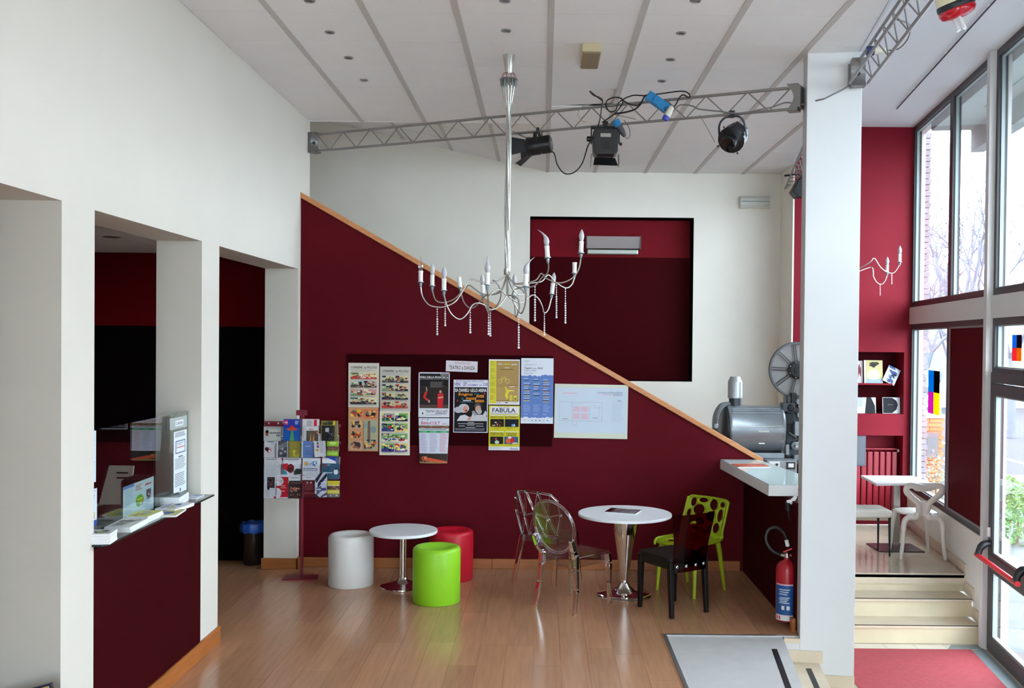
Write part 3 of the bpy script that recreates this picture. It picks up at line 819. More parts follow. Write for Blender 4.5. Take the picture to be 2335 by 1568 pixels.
# green chair with oval holes
F1, F2 = at(1487, 1345, 'Z', 0), at(1580, 1368, 'Z', 0); B1, B2 = at(1575, 1327.5, 'Z', 0), at(1647, 1343, 'Z', 0)
o, fw, lf = frame_of(B2, B1, F2, F1)
GREEN = mat('olive lime plastic', (158, 178, 26), .35, spec=.4)
e = thing('green_chair', o, 'lime green plastic chair with oval holes in its shell', 'chair', rz=math.atan2(fw.y, fw.x))
import mathutils.geometry as geo
def holed(outer, holes, mapf, th, name, parent):
    """flat outline with holes, mapped onto a curved shell of thickness th"""
    cu = bpy.data.curves.new('tmp', 'CURVE'); cu.dimensions = '2D'; cu.fill_mode = 'BOTH'
    for lp in [outer] + holes:
        sp = cu.splines.new('POLY'); sp.points.add(len(lp) - 1)
        for pt, q in zip(sp.points, lp): pt.co = (q[0], q[1], 0, 1)
        sp.use_cyclic_u = True
    to = bpy.data.objects.new('tmp', cu)
    me = bpy.data.meshes.new_from_object(to)
    bpy.data.objects.remove(to); bpy.data.curves.remove(cu)
    b = bmesh.new(); b.from_mesh(me); bpy.data.meshes.remove(me)
    bmesh.ops.remove_doubles(b, verts=b.verts, dist=1e-5)
    bmesh.ops.triangulate(b, faces=b.faces)
    long_ = [ed for ed in b.edges if ed.calc_length() > .05]
    bmesh.ops.subdivide_edges(b, edges=long_, cuts=2, use_grid_fill=False)
    bmesh.ops.triangulate(b, faces=b.faces)
    for v in b.verts: v.co = mapf(v.co.x, v.co.y)
    bmesh.ops.recalc_face_normals(b, faces=b.faces)
    me = bpy.data.meshes.new(name); b.to_mesh(me); b.free()
    me.materials.append(GREEN)
    me.shade_smooth(); me.set_sharp_from_angle(angle=math.radians(40))
    ob = bpy.data.objects.new(name, me); COL.objects.link(ob); ob.parent = parent
    so_ = ob.modifiers.new('thick', 'SOLIDIFY'); so_.thickness = th; so_.offset = 0
    return ob
def ell(cx, cy, a, b, rot=0, n=20):
    return [(cx + a * math.cos(t) * math.cos(rot) - b * math.sin(t) * math.sin(rot), cy + a * math.cos(t) * math.sin(rot) + b * math.sin(t) * math.cos(rot)) for t in [2 * math.pi * i / n for i in range(n)]]
def rrect(x0, x1, y0, y1, r, n=5, taper=0):
    out = []
    for cx_, cy_, a0 in ((x1 - r, y1 - r, 0), (x0 + r, y1 - r, 90), (x0 + r, y0 + r, 180), (x1 - r, y0 + r, 270)):
        for i in range(n):
            a = math.radians(a0 + 90 * i / (n - 1)); yy = cy_ + r * math.sin(a)
            out.append(((cx_ + r * math.cos(a)) * (1 - taper * (y1 - yy) / (y1 - y0)), yy))
    return out
def backmap(x, y): return Vector((-.19 - .30 * y + .9 * x * x, x, .44 + y * .90))
holes = [ell(-.165, .33, .026, .045), ell(-.075, .355, .045, .024), ell(.045, .325, .045, .055, .3), ell(.15, .34, .032, .028), ell(-.10, .26, .055, .052),
         ell(-.19, .22, .018, .04), ell(.145, .235, .036, .062), ell(.03, .21, .05, .05), ell(-.07, .155, .042, .035), ell(.125, .115, .042, .05), ell(-.17, .135, .022, .03),
         ell(.04, .10, .022, .026), ell(-.10, .085, .022, .018), ell(.205, .28, .010, .045), ell(.198, .17, .010, .04), ell(.0, .06, .03, .014)]
holed(rrect(-.225, .225, .0, .395, .035), holes, backmap, .014, 'backrest', e)
def seatmap(x, y): return Vector((x, y, .445 + .25 * max(0, -.12 - x) - .5 * max(0, x - .16) ** 1.2 * 1.0 + .25 * y * y))
sh = [ell(.14, .10, .042, .045), ell(.13, -.10, .045, .04), ell(.03, .03, .045, .04), ell(.02, -.15, .03, .03), ell(.02, .15, .03, .03), ell(-.08, -.05, .04, .035), ell(-.08, .09, .035, .035)]
holed([(yy, xx) for xx, yy in rrect(-.225, .225, -.20, .24, .06)], sh, seatmap, .014, 'seat', e)
for s in (-1, 1):
    m = MB(); pts = spline([(.245, s * .20, .41), (.20, s * .215, .455), (.0, s * .225, .452), (-.13, s * .225, .46), (-.165, s * .225, .48), (-.162, s * .225, .52), (-.20, s * .225, .63), (-.255, s * .222, .78)], 4)
    m.tube(pts, .012, 8); m.build('side_rim', GREEN, e, smooth=60)
for sx, sy in ((1, 1), (1, -1), (-1, 1), (-1, -1)):
    m = MB(); m.tube([(sx * .16, sy * .18, .44), (sx * .175, sy * .19, .35), (sx * (.20 if sx > 0 else .235), sy * .205, 0)], [.026, .022, .012], 10)
    m.build('leg', GREEN, e, smooth=60)

# dark chair with a translucent wine-red back
F1, F2 = at(1454.8, 1383.8, 'Z', 0), at(1538, 1368, 'Z', 0); B1, B2 = at(1528.4, 1408.5, 'Z', 0), at(1607, 1394.7, 'Z', 0)
o, fw, lf = frame_of(B1, B2, F1, F2)
WENGE = mat('wenge wood', (15, 9, 8), .45, var=.15, scale=4, stretch=(3, 3, 12), spec=.3)
e = thing('wenge_chair', o, 'dark wenge chair with a translucent wine red back plate', 'chair', rz=math.atan2(fw.y, fw.x))
m = MB(); seat_shape(m, .40, .40, .42, .445, .03); m.build('seat', mat('dark seat leather', (18, 9, 12), .5, spec=.3), e, smooth=40, bevel=.006)
m = MB()
for s in (-1, 1): m.bar((.19, s * .18, .415), (-.19, s * .18, .415), .025, .06)
m.bar((.19, .18, .415), (.19, -.18, .415), .025, .06); m.bar((-.19, .18, .415), (-.19, -.18, .415), .025, .06)
m.build('seat_frame', WENGE, e)
for sx, sy in ((1, 1), (1, -1), (-1, 1), (-1, -1)):
    m = MB(); m.bar((sx * .185, sy * .178, .445), (sx * (.19 if sx > 0 else .215), sy * .182, 0), .045, .045, (1, 0, 0), .032, .032)
    m.build('leg', WENGE, e, bevel=.004)
WINE = thin_glass('wine red acrylic', (.42, .012, .012), .8, .02, .05)
def plate(y, z): return Vector((-.225 - max(0, z - .46) * .16 + .5 * y * y, y, z))
m = MB(); N = 12
out = []
prof = [(.16, .36), (.175, .46), (.18, .60), (.205, .72), (.215, .80), (.21, .835)]
ln = [plate(-w, z) for w, z in prof]; rn = [plate(w, z) for w, z in prof]
V = []; Fc = []
slot = (.75, .772, .06)
zs = [.36, .42, .50, .58, .66, .72, .75, .772, .80, .825, .835]
def wid(z):
    for (w0, z0), (w1, z1) in zip(prof[:-1], prof[1:]):
        if z0 <= z <= z1: return w0 + (w1 - w0) * (z - z0) / (z1 - z0)
    return prof[-1][0]
rows = []
for z in zs:
    w = wid(z); ysr = [-w, -w * .66, -.06, 0, .06, w * .66, w]
    rows.append([plate(y, z - (.012 if z > .83 and abs(y) < .15 else 0)) for y in ysr])
for fr_ in (0, 1):
    for r in rows:
        for q in r: V.append(q + Vector((-.008 * fr_, 0, 0)))
K = 7; R_ = len(zs)
for i in range(R_ - 1):
    for j in range(K - 1):
        if zs[i] == .75 and j in (2, 3): continue
        a = i * K + j; Fc.append((a, a + 1, a + K + 1, a + K)); b_ = a + R_ * K; Fc.append((b_, b_ + K, b_ + K + 1, b_ + 1))
for i in range(R_ - 1):
    a = i * K; b_ = a + R_ * K; Fc.append((a, a + K, b_ + K, b_)); a += K - 1; b_ += K - 1; Fc.append((a, b_, b_ + K, a + K))
for j in range(K - 1):
    a = (R_ - 1) * K + j; b_ = a + R_ * K; Fc.append((a, a + 1, b_ + 1, b_)); a = j; b_ = j + R_ * K; Fc.append((a, b_, b_ + 1, a + 1))
bk_ = m.add(V, Fc).build('back_plate', WINE, e, smooth=30)
for y in (-.14, -.05, .05, .14):
    MB().lathe([(.0135, 0), (.0135, .004), (.009, .008), (.0001, .009)], 14, aim(plate(y, .405) + Vector((-.008, 0, 0)), (-1, 0, 0))).build('bolt', SILVER, bk_)

# ------------------------------------------------------------------ counter, its booklet and the power plug
e = thing('wall_counter', (1.95, 8.65, .98), 'white counter with a glass top on the low maroon partition', 'counter')
poly = [(1.70, 9.445), (1.79, 7.80), (2.32, 7.80), (2.24, 8.15), (2.07, 9.445)]
MB().prism([(a - 1.95, b - 8.65, 0) for a, b in poly], (0, 0, .084)).build('body', WPLAST, e, bevel=.003)
MB().prism([(a - 1.95 + (.004 if a < 2 else 0), b - 8.65, .084) for a, b in poly], (0, 0, .008)).build('glass_top', mat('green white glass top', (206, 222, 218), .05), e)
bkp = at(1712, 1062, 'Z', 1.072)
e = thing('booklet', (bkp.x, bkp.y, 1.072), 'orange and red booklet lying on the white counter', 'booklet', rz=.1)
MB().box(-.15, .15, -.11, .11, 0, .006).build('pages', PAPERW, e)
MB().box(-.151, .151, -.111, .111, .0061, .0075).build('cover', mat('orange red cover', (200, 84, 62), .25, var=.5, scale=9), e)
q0 = at(1806, 1143, 'Y', 7.62)
e = thing('power_plug', q0, 'white plug with a black socket dangling under the white counter', 'plug')
MB().tube([(.03, 0, .04), (0, 0, 0), (-.035, 0, -.012)], [.012, .02, .022], 10).build('plug_body', WPLAST, e, smooth=50)
MB().tube([(-.032, 0, -.008), (-.03, 0, -.07)], [.024, .019], 10).build('socket', BLACKP, e, smooth=50)
MB().tube(spline([(-.03, 0, -.07), (-.02, 0, -.13), (.02, .0, -.15), (.06, .0, -.12), (.085, .0, -.05)], 5), .005, 6).build('cable', BLACKP, e)
MB().tube(spline([(.03, 0, .04), (.045, 0, .08), (.05, .05, .118)], 5), .006, 6).build('lead', WPLAST, e)

# ------------------------------------------------------------------ fire extinguisher
EX = at(1794, 1300, 'Y', 7.62)
e = thing('fire_extinguisher', (EX.x, EX.y, at(1794, 1413, 'Y', 7.62).z), 'red fire extinguisher with a blue label beside the column', 'extinguisher')
RED = mat('extinguisher red', (176, 28, 44), .28, spec=.5)
R = .082; zt_ = at(1794, 1283, 'Y', 7.62).z - e.location.z
MB().lathe([(.07, 0), (R, .02), (R, zt_ - .05), (R * .95, zt_ - .02), (R * .7, zt_ + .005), (.03, zt_ + .02), (.018, zt_ + .035), (.018, zt_ + .06)], 28).build('tank', RED, e, smooth=50)
def wrap(a0, a1, z0, z1, r, n=10):
    m = MB(); V = []
    for i in range(n + 1):
        a = a0 + (a1 - a0) * i / n
        V += [(r * math.cos(a), r * math.sin(a), z0), (r * math.cos(a), r * math.sin(a), z1)]
    return m.add(V, [(2 * i, 2 * i + 2, 2 * i + 3, 2 * i + 1) for i in range(n)])
h_ = zt_
lb_ = wrap(math.radians(190), math.radians(295), h_ * .13, h_ * .64, R + .0008).build('label_plate', mat('label blue', (24, 84, 150), .4), e)
wrap(math.radians(190), math.radians(297), h_ * .03, h_ * .13, R + .001).build('label_foot', WPLAST, lb_)
wrap(math.radians(190), math.radians(295), h_ * .64, h_ * .665, R + .001).build('label_edge', mat('pink white', (220, 180, 190), .5), lb_)
for i, z in enumerate((.56, .52, .48, .42, .39, .36, .33)):
    wrap(math.radians(215 + (i % 2) * 4), math.radians(275 - (i % 3) * 8), h_ * z, h_ * (z + .018), R + .0016).build('text_line', mat('pale print', (190, 206, 224), .5), lb_)
for a in (230, 258): wrap(math.radians(a), math.radians(a + 16), h_ * .22, h_ * .29, R + .0016).build('pictogram', WPLAST, lb_)
for a in (198, 214): wrap(math.radians(a), math.radians(a + 9), h_ * .045, h_ * .11, R + .0016).build('letter_block', mat('label red', (200, 30, 50), .5), lb_)
wrap(math.radians(308), math.radians(345), h_ * .10, h_ * .42, R + .0008).build('side_label', WPLAST, e)
wrap(math.radians(308), math.radians(345), h_ * .48, h_ * .66, R + .0008).build('side_label', WPLAST, e)
MB().lathe([(.026, zt_ + .045), (.026, zt_ + .075), (.015, zt_ + .085)], 14).build('valve', SILVER, e, smooth=40)
m = MB(); m.bar((-.03, 0, zt_ + .085), (.075, -.02, zt_ + .135), .026, .008); m.bar((-.02, 0, zt_ + .075), (.085, -.02, zt_ + .045), .024, .010)
m.build('squeeze_handle', mat('handle red', (196, 30, 34), .35), e)
m = MB(); m.tube(spline([(-.028, 0, zt_ + .06), (-.11, 0, zt_ + .09), (-.165, 0, zt_ + .17), (-.15, 0, zt_ + .25), (-.09, 0, zt_ + .275), (-.03, 0, zt_ + .24), (.0, 0, zt_ + .165)], 6), .0135, 10)
ho = m.build('hose', BLACKP, e, smooth=60)
MB().tube([(-.006, 0, zt_ + .18), (.006, 0, zt_ + .13)], .016, 10).build('hose_ferrule', WPLAST, ho, smooth=40)
MB().tube([(-.02, 0, zt_ + .058), (-.05, 0, zt_ + .064)], .015, 10).build('hose_ferrule', SILVER, ho, smooth=40)
m = MB(); m.box(.078, .098, -.02, .02, zt_ - .25, zt_ + .05); m.build('wall_bracket', SILVER, e)

# ------------------------------------------------------------------ waste bin in the doorway
bp_ = at(577, 1285, 'Z', 0)
e = thing('waste_bin', bp_, 'dark metal waste bin with a blue bag inside the doorway', 'bin')
MB().lathe([(.085, 0), (.09, .01), (.10, .36), (.096, .36), (.086, .015)], 24).build('bin_body', mat('dark steel', (70, 62, 60), .25, .8), e, smooth=50)
m = MB(); n = 26; V = []; Fc = []
rnd = random.Random(5)
prof = [(.09, .30), (.104, .345), (.112, .36), (.118, .34), (.122, .30), (.115, .27)]
for i in range(n):
    a = 2 * math.pi * i / n; k = 1 + .05 * math.sin(i * 2.3) + rnd.uniform(-.03, .03)
    for r, z in prof: V.append((r * k * math.cos(a), r * k * math.sin(a), z + .045 + .007 * math.sin(i * 1.7)))
P_ = len(prof)
for i in range(n):
    for j in range(P_ - 1):
        Fc.append((i * P_ + j, ((i + 1) % n) * P_ + j, ((i + 1) % n) * P_ + j + 1, i * P_ + j + 1))
m.add(V, Fc).build('bin_bag', mat('blue bin bag', (30, 88, 176), .35), e, smooth=70)
# ------------------------------------------------------------------ flat print
_tm = {}
def text_mesh(s):
    if s in _tm: return _tm[s]
    cu = bpy.data.curves.new('t', 'FONT'); cu.body = s; cu.resolution_u = 2; cu.offset = .016; cu.fill_mode = 'FRONT'
    ob = bpy.data.objects.new('t', cu)
    me = bpy.data.meshes.new_from_object(ob)
    vs = [(v.co.x, v.co.y) for v in me.vertices]; fs = [tuple(p.vertices) for p in me.polygons]
    bpy.data.objects.remove(ob); bpy.data.curves.remove(cu); bpy.data.meshes.remove(me)
    x0 = min(v[0] for v in vs); x1 = max(v[0] for v in vs); y0 = min(v[1] for v in vs); y1 = max(v[1] for v in vs)
    _tm[s] = ([((a - x0) / (x1 - x0), (b - y0) / max(1e-6, y1 - y0)) for a, b in vs], fs)
    return _tm[s]
class Pr:
    """print on a sheet; x to the right 0..1, y downwards 0..1"""
    def __init__(s, fine=False):
        s.v = []; s.f = []; s.c = []; s.k = 0; s.fine = fine
    def poly(s, pts, col, step=True):
        if step: s.k += 1
        b = len(s.v); s.v += [(min(1, max(0, x)), min(1, max(0, y)), s.k) for x, y in pts]
        s.f.append(tuple(range(b, b + len(pts)))); s.c.append(lin(col)); return s
    def rect(s, x0, y0, x1, y1, col):
        if not s.fine: return s.poly([(x0, y0), (x1, y0), (x1, y1), (x0, y1)], col)
        s.k += 1; ny = max(1, round((y1 - y0) * 16)); nx_ = max(1, round((x1 - x0) * 8))
        for j in range(ny):
            for i in range(nx_):
                a, b = x0 + (x1 - x0) * i / nx_, x0 + (x1 - x0) * (i + 1) / nx_
                c, d = y0 + (y1 - y0) * j / ny, y0 + (y1 - y0) * (j + 1) / ny
                s.poly([(a, c), (b, c), (b, d), (a, d)], col, False)
        return s
    def ell(s, cx, cy, a, b, col, n=14): return s.poly([(cx + a * math.cos(2 * math.pi * i / n), cy + b * math.sin(2 * math.pi * i / n)) for i in range(n)], col)
    def text(s, t, x0, x1, y0, y1, col, slant=0):
        vs, fs = text_mesh(t); s.k += 1; b = len(s.v)
        for a, h in vs:
            s.v.append((x0 + (x1 - x0) * a + slant * h * (y1 - y0), y1 + (y0 - y1) * h, s.k))
        for f in fs: s.f.append(tuple(i + b for i in f)); s.c.append(lin(col))
        return s
    def words(s, x0, x1, y0, y1, col, slant=0):
        # writing too small to read: a row of ink marks
        rnd = random.Random(int((x0 + y0) * 997)); x = x0; s.k += 1
        while x < x1:
            w = (y1 - y0) * rnd.uniform(.5, .9)
            s.poly([(x, y0 + (y1 - y0) * rnd.choice((0, .25))), (min(x + w, x1), y0 + (y1 - y0) * .2), (min(x + w, x1), y1), (x, y1)], col, False)
            x += w * 1.25
        return s
    def lines(s, x0, x1, y0, y1, n, col, fill=.45, seed=1, jit=.35):
        rnd = random.Random(seed); st = (y1 - y0) / n
        s.k += 1
        for i in range(n):
            e = x1 - (x1 - x0) * rnd.random() * jit
            s.poly([(x0, y0 + i * st), (e, y0 + i * st), (e, y0 + (i + fill) * st), (x0, y0 + (i + fill) * st)], col, False)
        return s
    def blobs(s, x0, y0, x1, y1, cols, n, seed, size=.22):
        rnd = random.Random(seed)
        for i in range(n):
            a = (x1 - x0) * size * rnd.uniform(.4, 1); b = (y1 - y0) * size * rnd.uniform(.5, 1.3)
            cx_ = rnd.uniform(x0 + a, x1 - a) if x1 - x0 > 2 * a else (x0 + x1) / 2
            cy_ = rnd.uniform(y0 + b, y1 - b) if y1 - y0 > 2 * b else (y0 + y1) / 2
            k = rnd.randint(5, 8)
            s.poly([(cx_ + a * rnd.uniform(.6, 1) * math.cos(2 * math.pi * j / k), cy_ + b * rnd.uniform(.6, 1) * math.sin(2 * math.pi * j / k)) for j in range(k)], rnd.choice(cols))
        return s
    def build(s, parent, mapf, name='print'):
        me = bpy.data.meshes.new(name)
        me.from_pydata([tuple(mapf(x, y, .0004 + k * .00009)) for x, y, k in s.v], [], s.f)
        at_ = me.color_attributes.new('Col', 'FLOAT_COLOR', 'CORNER'); buf = []
        for p, c in zip(me.polygons, s.c): buf += [c[0], c[1], c[2], 1.0] * p.loop_total
        at_.data.foreach_set('color', buf)
        me.materials.append(PRINT)
        o = bpy.data.objects.new(name, me); COL.objects.link(o); o.parent = parent
        return o
def sheet(name, o, ax, ay, n, w, h, th, pr, label, cat, group=None, paper=None, bend=None, parent_mat=None):
    """a sheet of paper w x h; o = bottom left corner, ax right, ay up, n towards the reader"""
    ax, ay, n = Vector(ax).normalized(), Vector(ay).normalized(), Vector(n).normalized()
    org = Vector(o) + ax * (w / 2)
    e = thing(name, org, label, cat, group=group)
    bend = bend or (lambda x, y: 0.0)
    nar = getattr(bend, 'narrow', lambda y: 1.0)
    def mp(x, y, off): return ax * ((x - .5) * w * nar(y)) + ay * ((1 - y) * h) + n * (off + bend(x, y))
    N = 16 if bend(0.3, .9) or bend(.5, .5) else 1
    V = []; Fc = []
    for side in (0, -th):
        for j in range(N + 1):
            for i in range(N + 1): V.append(mp(i / N, j / N, side))
    K = N + 1; S = K * K
    for j in range(N):
        for i in range(N):
            a = j * K + i; Fc.append((a, a + K, a + K + 1, a + 1)); Fc.append((a + S, a + S + 1, a + S + K + 1, a + S + K))
    for i in range(N):
        for a, b in ((i, i + 1), (N * K + i + 1, N * K + i), (( i + 1) * K, i * K), (i * K + N, (i + 1) * K + N)):
            Fc.append((a, b, b + S, a + S))
    MB().add(V, Fc).build('paper', paper or PAPERW, e)
    if pr:
        pr.build(e, mp)
    return e
BD_Y = YR - .022
def poster(name, u0, v0, u1, v1, pr, label, off=.004, paper=None, bend=None, cat='poster', tilt=0.0):
    y = BD_Y - off
    a = at(u0, v1, 'Y', y); b = at(u1, v0, 'Y', y)
    ax = Vector((math.cos(tilt), 0, -math.sin(tilt))); ay = Vector((math.sin(tilt), 0, math.cos(tilt)))
    return sheet(name, (a.x, y, a.z), ax, ay, (0, -1, 0), b.x - a.x, b.z - a.z, .0012, pr, label, cat, paper=paper, bend=bend)

# dark board behind the posters
a = at(791, 1013, 'Y', YR - .01); b = at(1261, 811, 'Y', YR - .01)
MB().box(a.x, b.x, YR - .02, YR - .001, a.z, b.z).build('pin_board', mat('dark maroon felt', (40, 2, 7), .85, var=.05, spec=.05), label='wide dark maroon pin board on the stair wall', cat='board')

INK = (36, 32, 36)
RB_ = [(196, 60, 50), (232, 204, 150), (70, 110, 110), (40, 40, 56), (120, 150, 110), (220, 150, 120), (240, 232, 200), (96, 70, 60)]
def comic(rows, bgcol, title, tcol, cols, seed, top):
    p = Pr(); p.rect(0, 0, 1, 1, bgcol)
    y = top
    if title:
        p.text('CORRIERE', .07, .46, .075, .125, tcol, .1); p.text('dei', .50, .58, .085, .125, tcol, .1); p.text('PICCOLI', .61, .92, .075, .125, tcol, .1)
        p.lines(.07, .93, .14, .20, 5, (170, 165, 158), .4, seed)
    h = (.965 - top) / len(rows)
    k = seed
    for r in rows:
        x = .065; w = .87 / len(r)
        for base in r:
            p.rect(x + .008, y, x + w - .008, y + h * .80, base)
            dk_ = random.Random(k).choice(cols)
            p.poly([(x + .008, y + h * .8), (x + .008, y + h * .52), (x + w * .4, y + h * .44), (x + w - .008, y + h * .58), (x + w - .008, y + h * .8)], dk_)
            p.rect(x + .008, y, x + w * .3, y + h * .2, random.Random(k + 3).choice(cols))
            p.blobs(x + .012, y + h * .02, x + w - .012, y + h * .78, cols, 20 * (2 if len(r) == 1 else 1), k, .20 if len(r) > 1 else .11)
            p.lines(x + .02, x + w - .02, y + h * .83, y + h * .94, 2, (150, 145, 140), .4, k)
            x += w; k += 1
        y += h
    return p
c1 = comic([[(226, 214, 160)], [(180, 200, 200), (206, 170, 160)], [(214, 168, 160), (210, 150, 150)], [(230, 220, 170)]], (214, 206, 192), True, INK, RB_, 10, .215)
c1.rect(.42, .235, .58, .34, (236, 230, 216)); c1.text('25', .44, .56, .25, .325, (196, 40, 50), .2)
poster('comic_sheet', 794, 827.5, 864.6, 928, c1, 'upper left comic page headed with a red number 25 banner')
c2 = Pr().rect(0, 0, 1, 1, (206, 146, 104))
OR = [(206, 70, 40), (60, 50, 60), (224, 170, 110), (90, 110, 110), (150, 90, 60), (240, 190, 90), (40, 34, 40)]
k = 40
for (x0, x1, y0, y1, bgc) in ((.04, .48, .04, .25, (196, 150, 110)), (.52, .97, .04, .25, (214, 120, 80)), (.04, .48, .28, .49, (190, 160, 130)), (.52, .97, .28, .97, (170, 170, 140)), (.04, .48, .52, .73, (206, 150, 110)), (.04, .48, .76, .97, (200, 160, 130))):
    c2.rect(x0, y0, x1, y1, bgc); c2.blobs(x0 + .01, y0 + .01, x1 - .01, y1 - .01, OR, 22 if y1 - y0 < .5 else 0, k, .24); k += 1
c2.rect(.66, .30, .74, .80, (120, 92, 76)); c2.ell(.84, .5, .10, .08, (130, 150, 150)); c2.ell(.58, .4, .06, .06, (140, 156, 156)); c2.blobs(.52, .72, .97, .97, OR, 26, 90, .16); c2.ell(.36, .08, .08, .045, (240, 170, 60))
poster('comic_sheet', 793.6, 929, 863, 1028, c2, 'orange tinted comic page below the number 25 page')
c3 = comic([[(206, 200, 170), (210, 196, 160)], [(196, 200, 170), (204, 196, 160)], [(190, 200, 168), (206, 190, 150)], [(200, 196, 160), (206, 186, 168)]], (196, 190, 180), True, INK, [(196, 60, 50), (226, 200, 120), (60, 80, 90), (40, 36, 60), (130, 150, 110), (200, 180, 140), (90, 80, 70)], 60, .205)
poster('comic_sheet', 866, 836, 936.4, 937, c3, 'grey toned comic page with eight equal panels, upper right of the four')
c4 = comic([[(170, 170, 150), (120, 170, 80)], [(130, 170, 80), (140, 176, 90)], [(130, 170, 110)], [(110, 160, 80), (226, 200, 120)]], (226, 220, 196), False, INK, [(206, 40, 50), (60, 60, 130), (40, 110, 60), (240, 220, 130), (30, 30, 40), (236, 236, 220), (120, 90, 160)], 80, .045)
poster('comic_sheet', 865, 937.5, 935, 1037, c4, 'green comic page with red cars, lower right of the four')
p = Pr().rect(0, 0, 1, 1, (214, 208, 214)); p.text('TEATRO DELLE ARTI', .26, .78, .13, .28, (170, 120, 130)); p.text('TEATRO e DANZA', .10, .92, .45, .80, (96, 80, 90)); p.ell(.49, .14, .012, .04, (210, 40, 50))
poster('title_sign', 1016.4, 822, 1088.7, 846, p, 'small white sign reading TEATRO e DANZA pinned to the board', tilt=.028, cat='sign')
# tall black poster with two red figures
p = Pr().rect(0, 0, 1, 1, (222, 222, 230)); p.rect(.03, .025, .97, .80, (26, 22, 24)); p.rect(.03, .30, .97, .72, (44, 34, 32)); p.rect(.03, .72, .97, .80, (84, 66, 58))
p.text('Capotrave', .70, .95, .035, .075, (226, 222, 222)); p.text('PIERO DELLA FRANCESCA', .045, .955, .085, .13, (236, 232, 232)); p.text('IL PUNTO E LA LUCE', .05, .95, .14, .158, (190, 186, 186))
p.lines(.38, .82, .21, .34, 9, (120, 112, 112), .4, 3, .25)
p.poly([(.20, .44), (.27, .42), (.28, .46), (.22, .55), (.34, .61), (.33, .65), (.24, .62), (.15, .55)], (206, 40, 44)); p.poly([(.23, .33), (.27, .33), (.29, .41), (.25, .43)], (150, 140, 120)); p.poly([(.33, .61), (.37, .62), (.36, .68), (.31, .67)], (170, 160, 140))
p.poly([(.62, .47), (.80, .47), (.80, .60), (.78, .78), (.62, .79), (.61, .60)], (206, 32, 44)); p.ell(.71, .43, .04, .035, (206, 140, 120)); p.poly([(.63, .55), (.80, .53), (.80, .57), (.64, .58)], (214, 150, 130))
p.rect(.04, .83, .22, .97, (206, 206, 210)); p.rect(.05, .85, .21, .955, (230, 230, 234)); p.text('4', .105, .165, .88, .945, (20, 20, 26)); p.text('TEATRO DELLE ARTI', .24, .95, .835, .895, (110, 106, 116)); p.lines(.55, .93, .905, .93, 1, (140, 136, 146), .8); p.lines(.25, .9, .94, .965, 2, (150, 146, 156), .4)
for x in (.02, .98): p.ell(x, .015, .015, .012, (206, 40, 50))
poster('theatre_poster', 954, 849, 1025.4, 950.7, p, 'black poster showing two figures in red on the pin board')
# calendar sheet, curling at the bottom
p = Pr(True).rect(0, 0, 1, 1, (212, 216, 228)); p.text('BiblioCULT', .08, .70, .075, .145, (186, 44, 84)); p.text('2015', .77, .93, .11, .145, (196, 70, 90))
p.lines(.06, .25, .02, .05, 2, (190, 120, 130), .4); p.rect(.28, .018, .32, .045, (60, 130, 80))
p.rect(0, .165, 1, .23, (120, 90, 70)); p.blobs(.0, .165, 1, .23, [(196, 70, 60), (220, 190, 160), (80, 60, 50), (210, 140, 60), (120, 130, 70)], 40, 4, .07)
p.lines(.05, .95, .245, .27, 1, (120, 116, 130), .6); p.rect(.0, .28, 1, .325, (40, 150, 90))
for i, t_ in enumerate(('OTTOBRE', 'NOVEMBRE', 'DICEMBRE')): p.text(t_, .05 + i * .34, .26 + i * .34, .293, .314, (190, 226, 206)); p.lines(.03 + i * .34, .31 + i * .34, .345, .76, 22, [(176, 150, 196), (170, 160, 190), (206, 140, 150)][i], .35, 20 + i)
p.rect(0, .785, 1, 1, (54, 44, 40)); p.rect(0, .955, 1, 1, (150, 120, 84)); [p.ell(.14 + .085 * i, .895 + .008 * i, .07, .05 - .003 * i, (206, 84, 50), 8) for i in range(10)]; p.ell(.22, .88, .06, .035, (206, 130, 96), 8); p.ell(.33, .86, .04, .025, (60, 40, 36), 8)
def curl(x, y): return .0 if y < .25 else .045 * ((y - .25) / .75) ** 1.6 * (1 - .35 * (2 * x - 1) ** 2)
curl.narrow = lambda y: 1 - .13 * max(0, y - .15)
poster('library_poster', 954, 953.4, 1024.5, 1054.3, p, 'white calendar poster curling at its foot below the pin board', bend=curl)
# midsummer poster
p = Pr().rect(0, 0, 1, 1, (216, 216, 228)); p.rect(.025, .14, .975, .985, (18, 16, 20))
p.text('TEATRO DELLE ARTI LASTRA A SIGNA', .06, .88, .012, .035, (90, 80, 110)); p.text('VEN', .02, .19, .055, .115, (70, 50, 130)); p.text('27', .28, .38, .05, .115, (70, 50, 130)); p.text('NOVEMBRE', .41, .70, .085, .115, (90, 60, 150)); p.text('ore', .74, .81, .09, .115, (70, 50, 130)); p.text('21.00', .85, .99, .055, .115, (70, 50, 130))
p.text('ISA DANIELI', .04, .44, .165, .23, (230, 228, 230)); p.ell(.47, .198, .014, .012, (230, 140, 40)); p.text('LELLO ARENA', .50, .96, .165, .23, (230, 228, 230))
p.text('Sogno', .13, .55, .245, .315, (236, 150, 40), .25); p.text("d'una", .60, .74, .25, .28, (60, 130, 140), .2); p.text('notte', .66, .88, .275, .335, (236, 150, 40), .25); p.text('di', .23, .28, .335, .375, (60, 130, 140), .2); p.text('mezza', .36, .66, .335, .375, (236, 150, 40), .25); p.text('estate', .62, .88, .37, .425, (236, 150, 40), .25)
p.rect(.10, .385, .14, .41, (196, 40, 60)); p.rect(.88, .25, .92, .275, (196, 40, 60)); p.lines(.28, .52, .385, .41, 1, (220, 216, 220), .7); p.lines(.2, .58, .415, .427, 1, (90, 140, 150), .7)
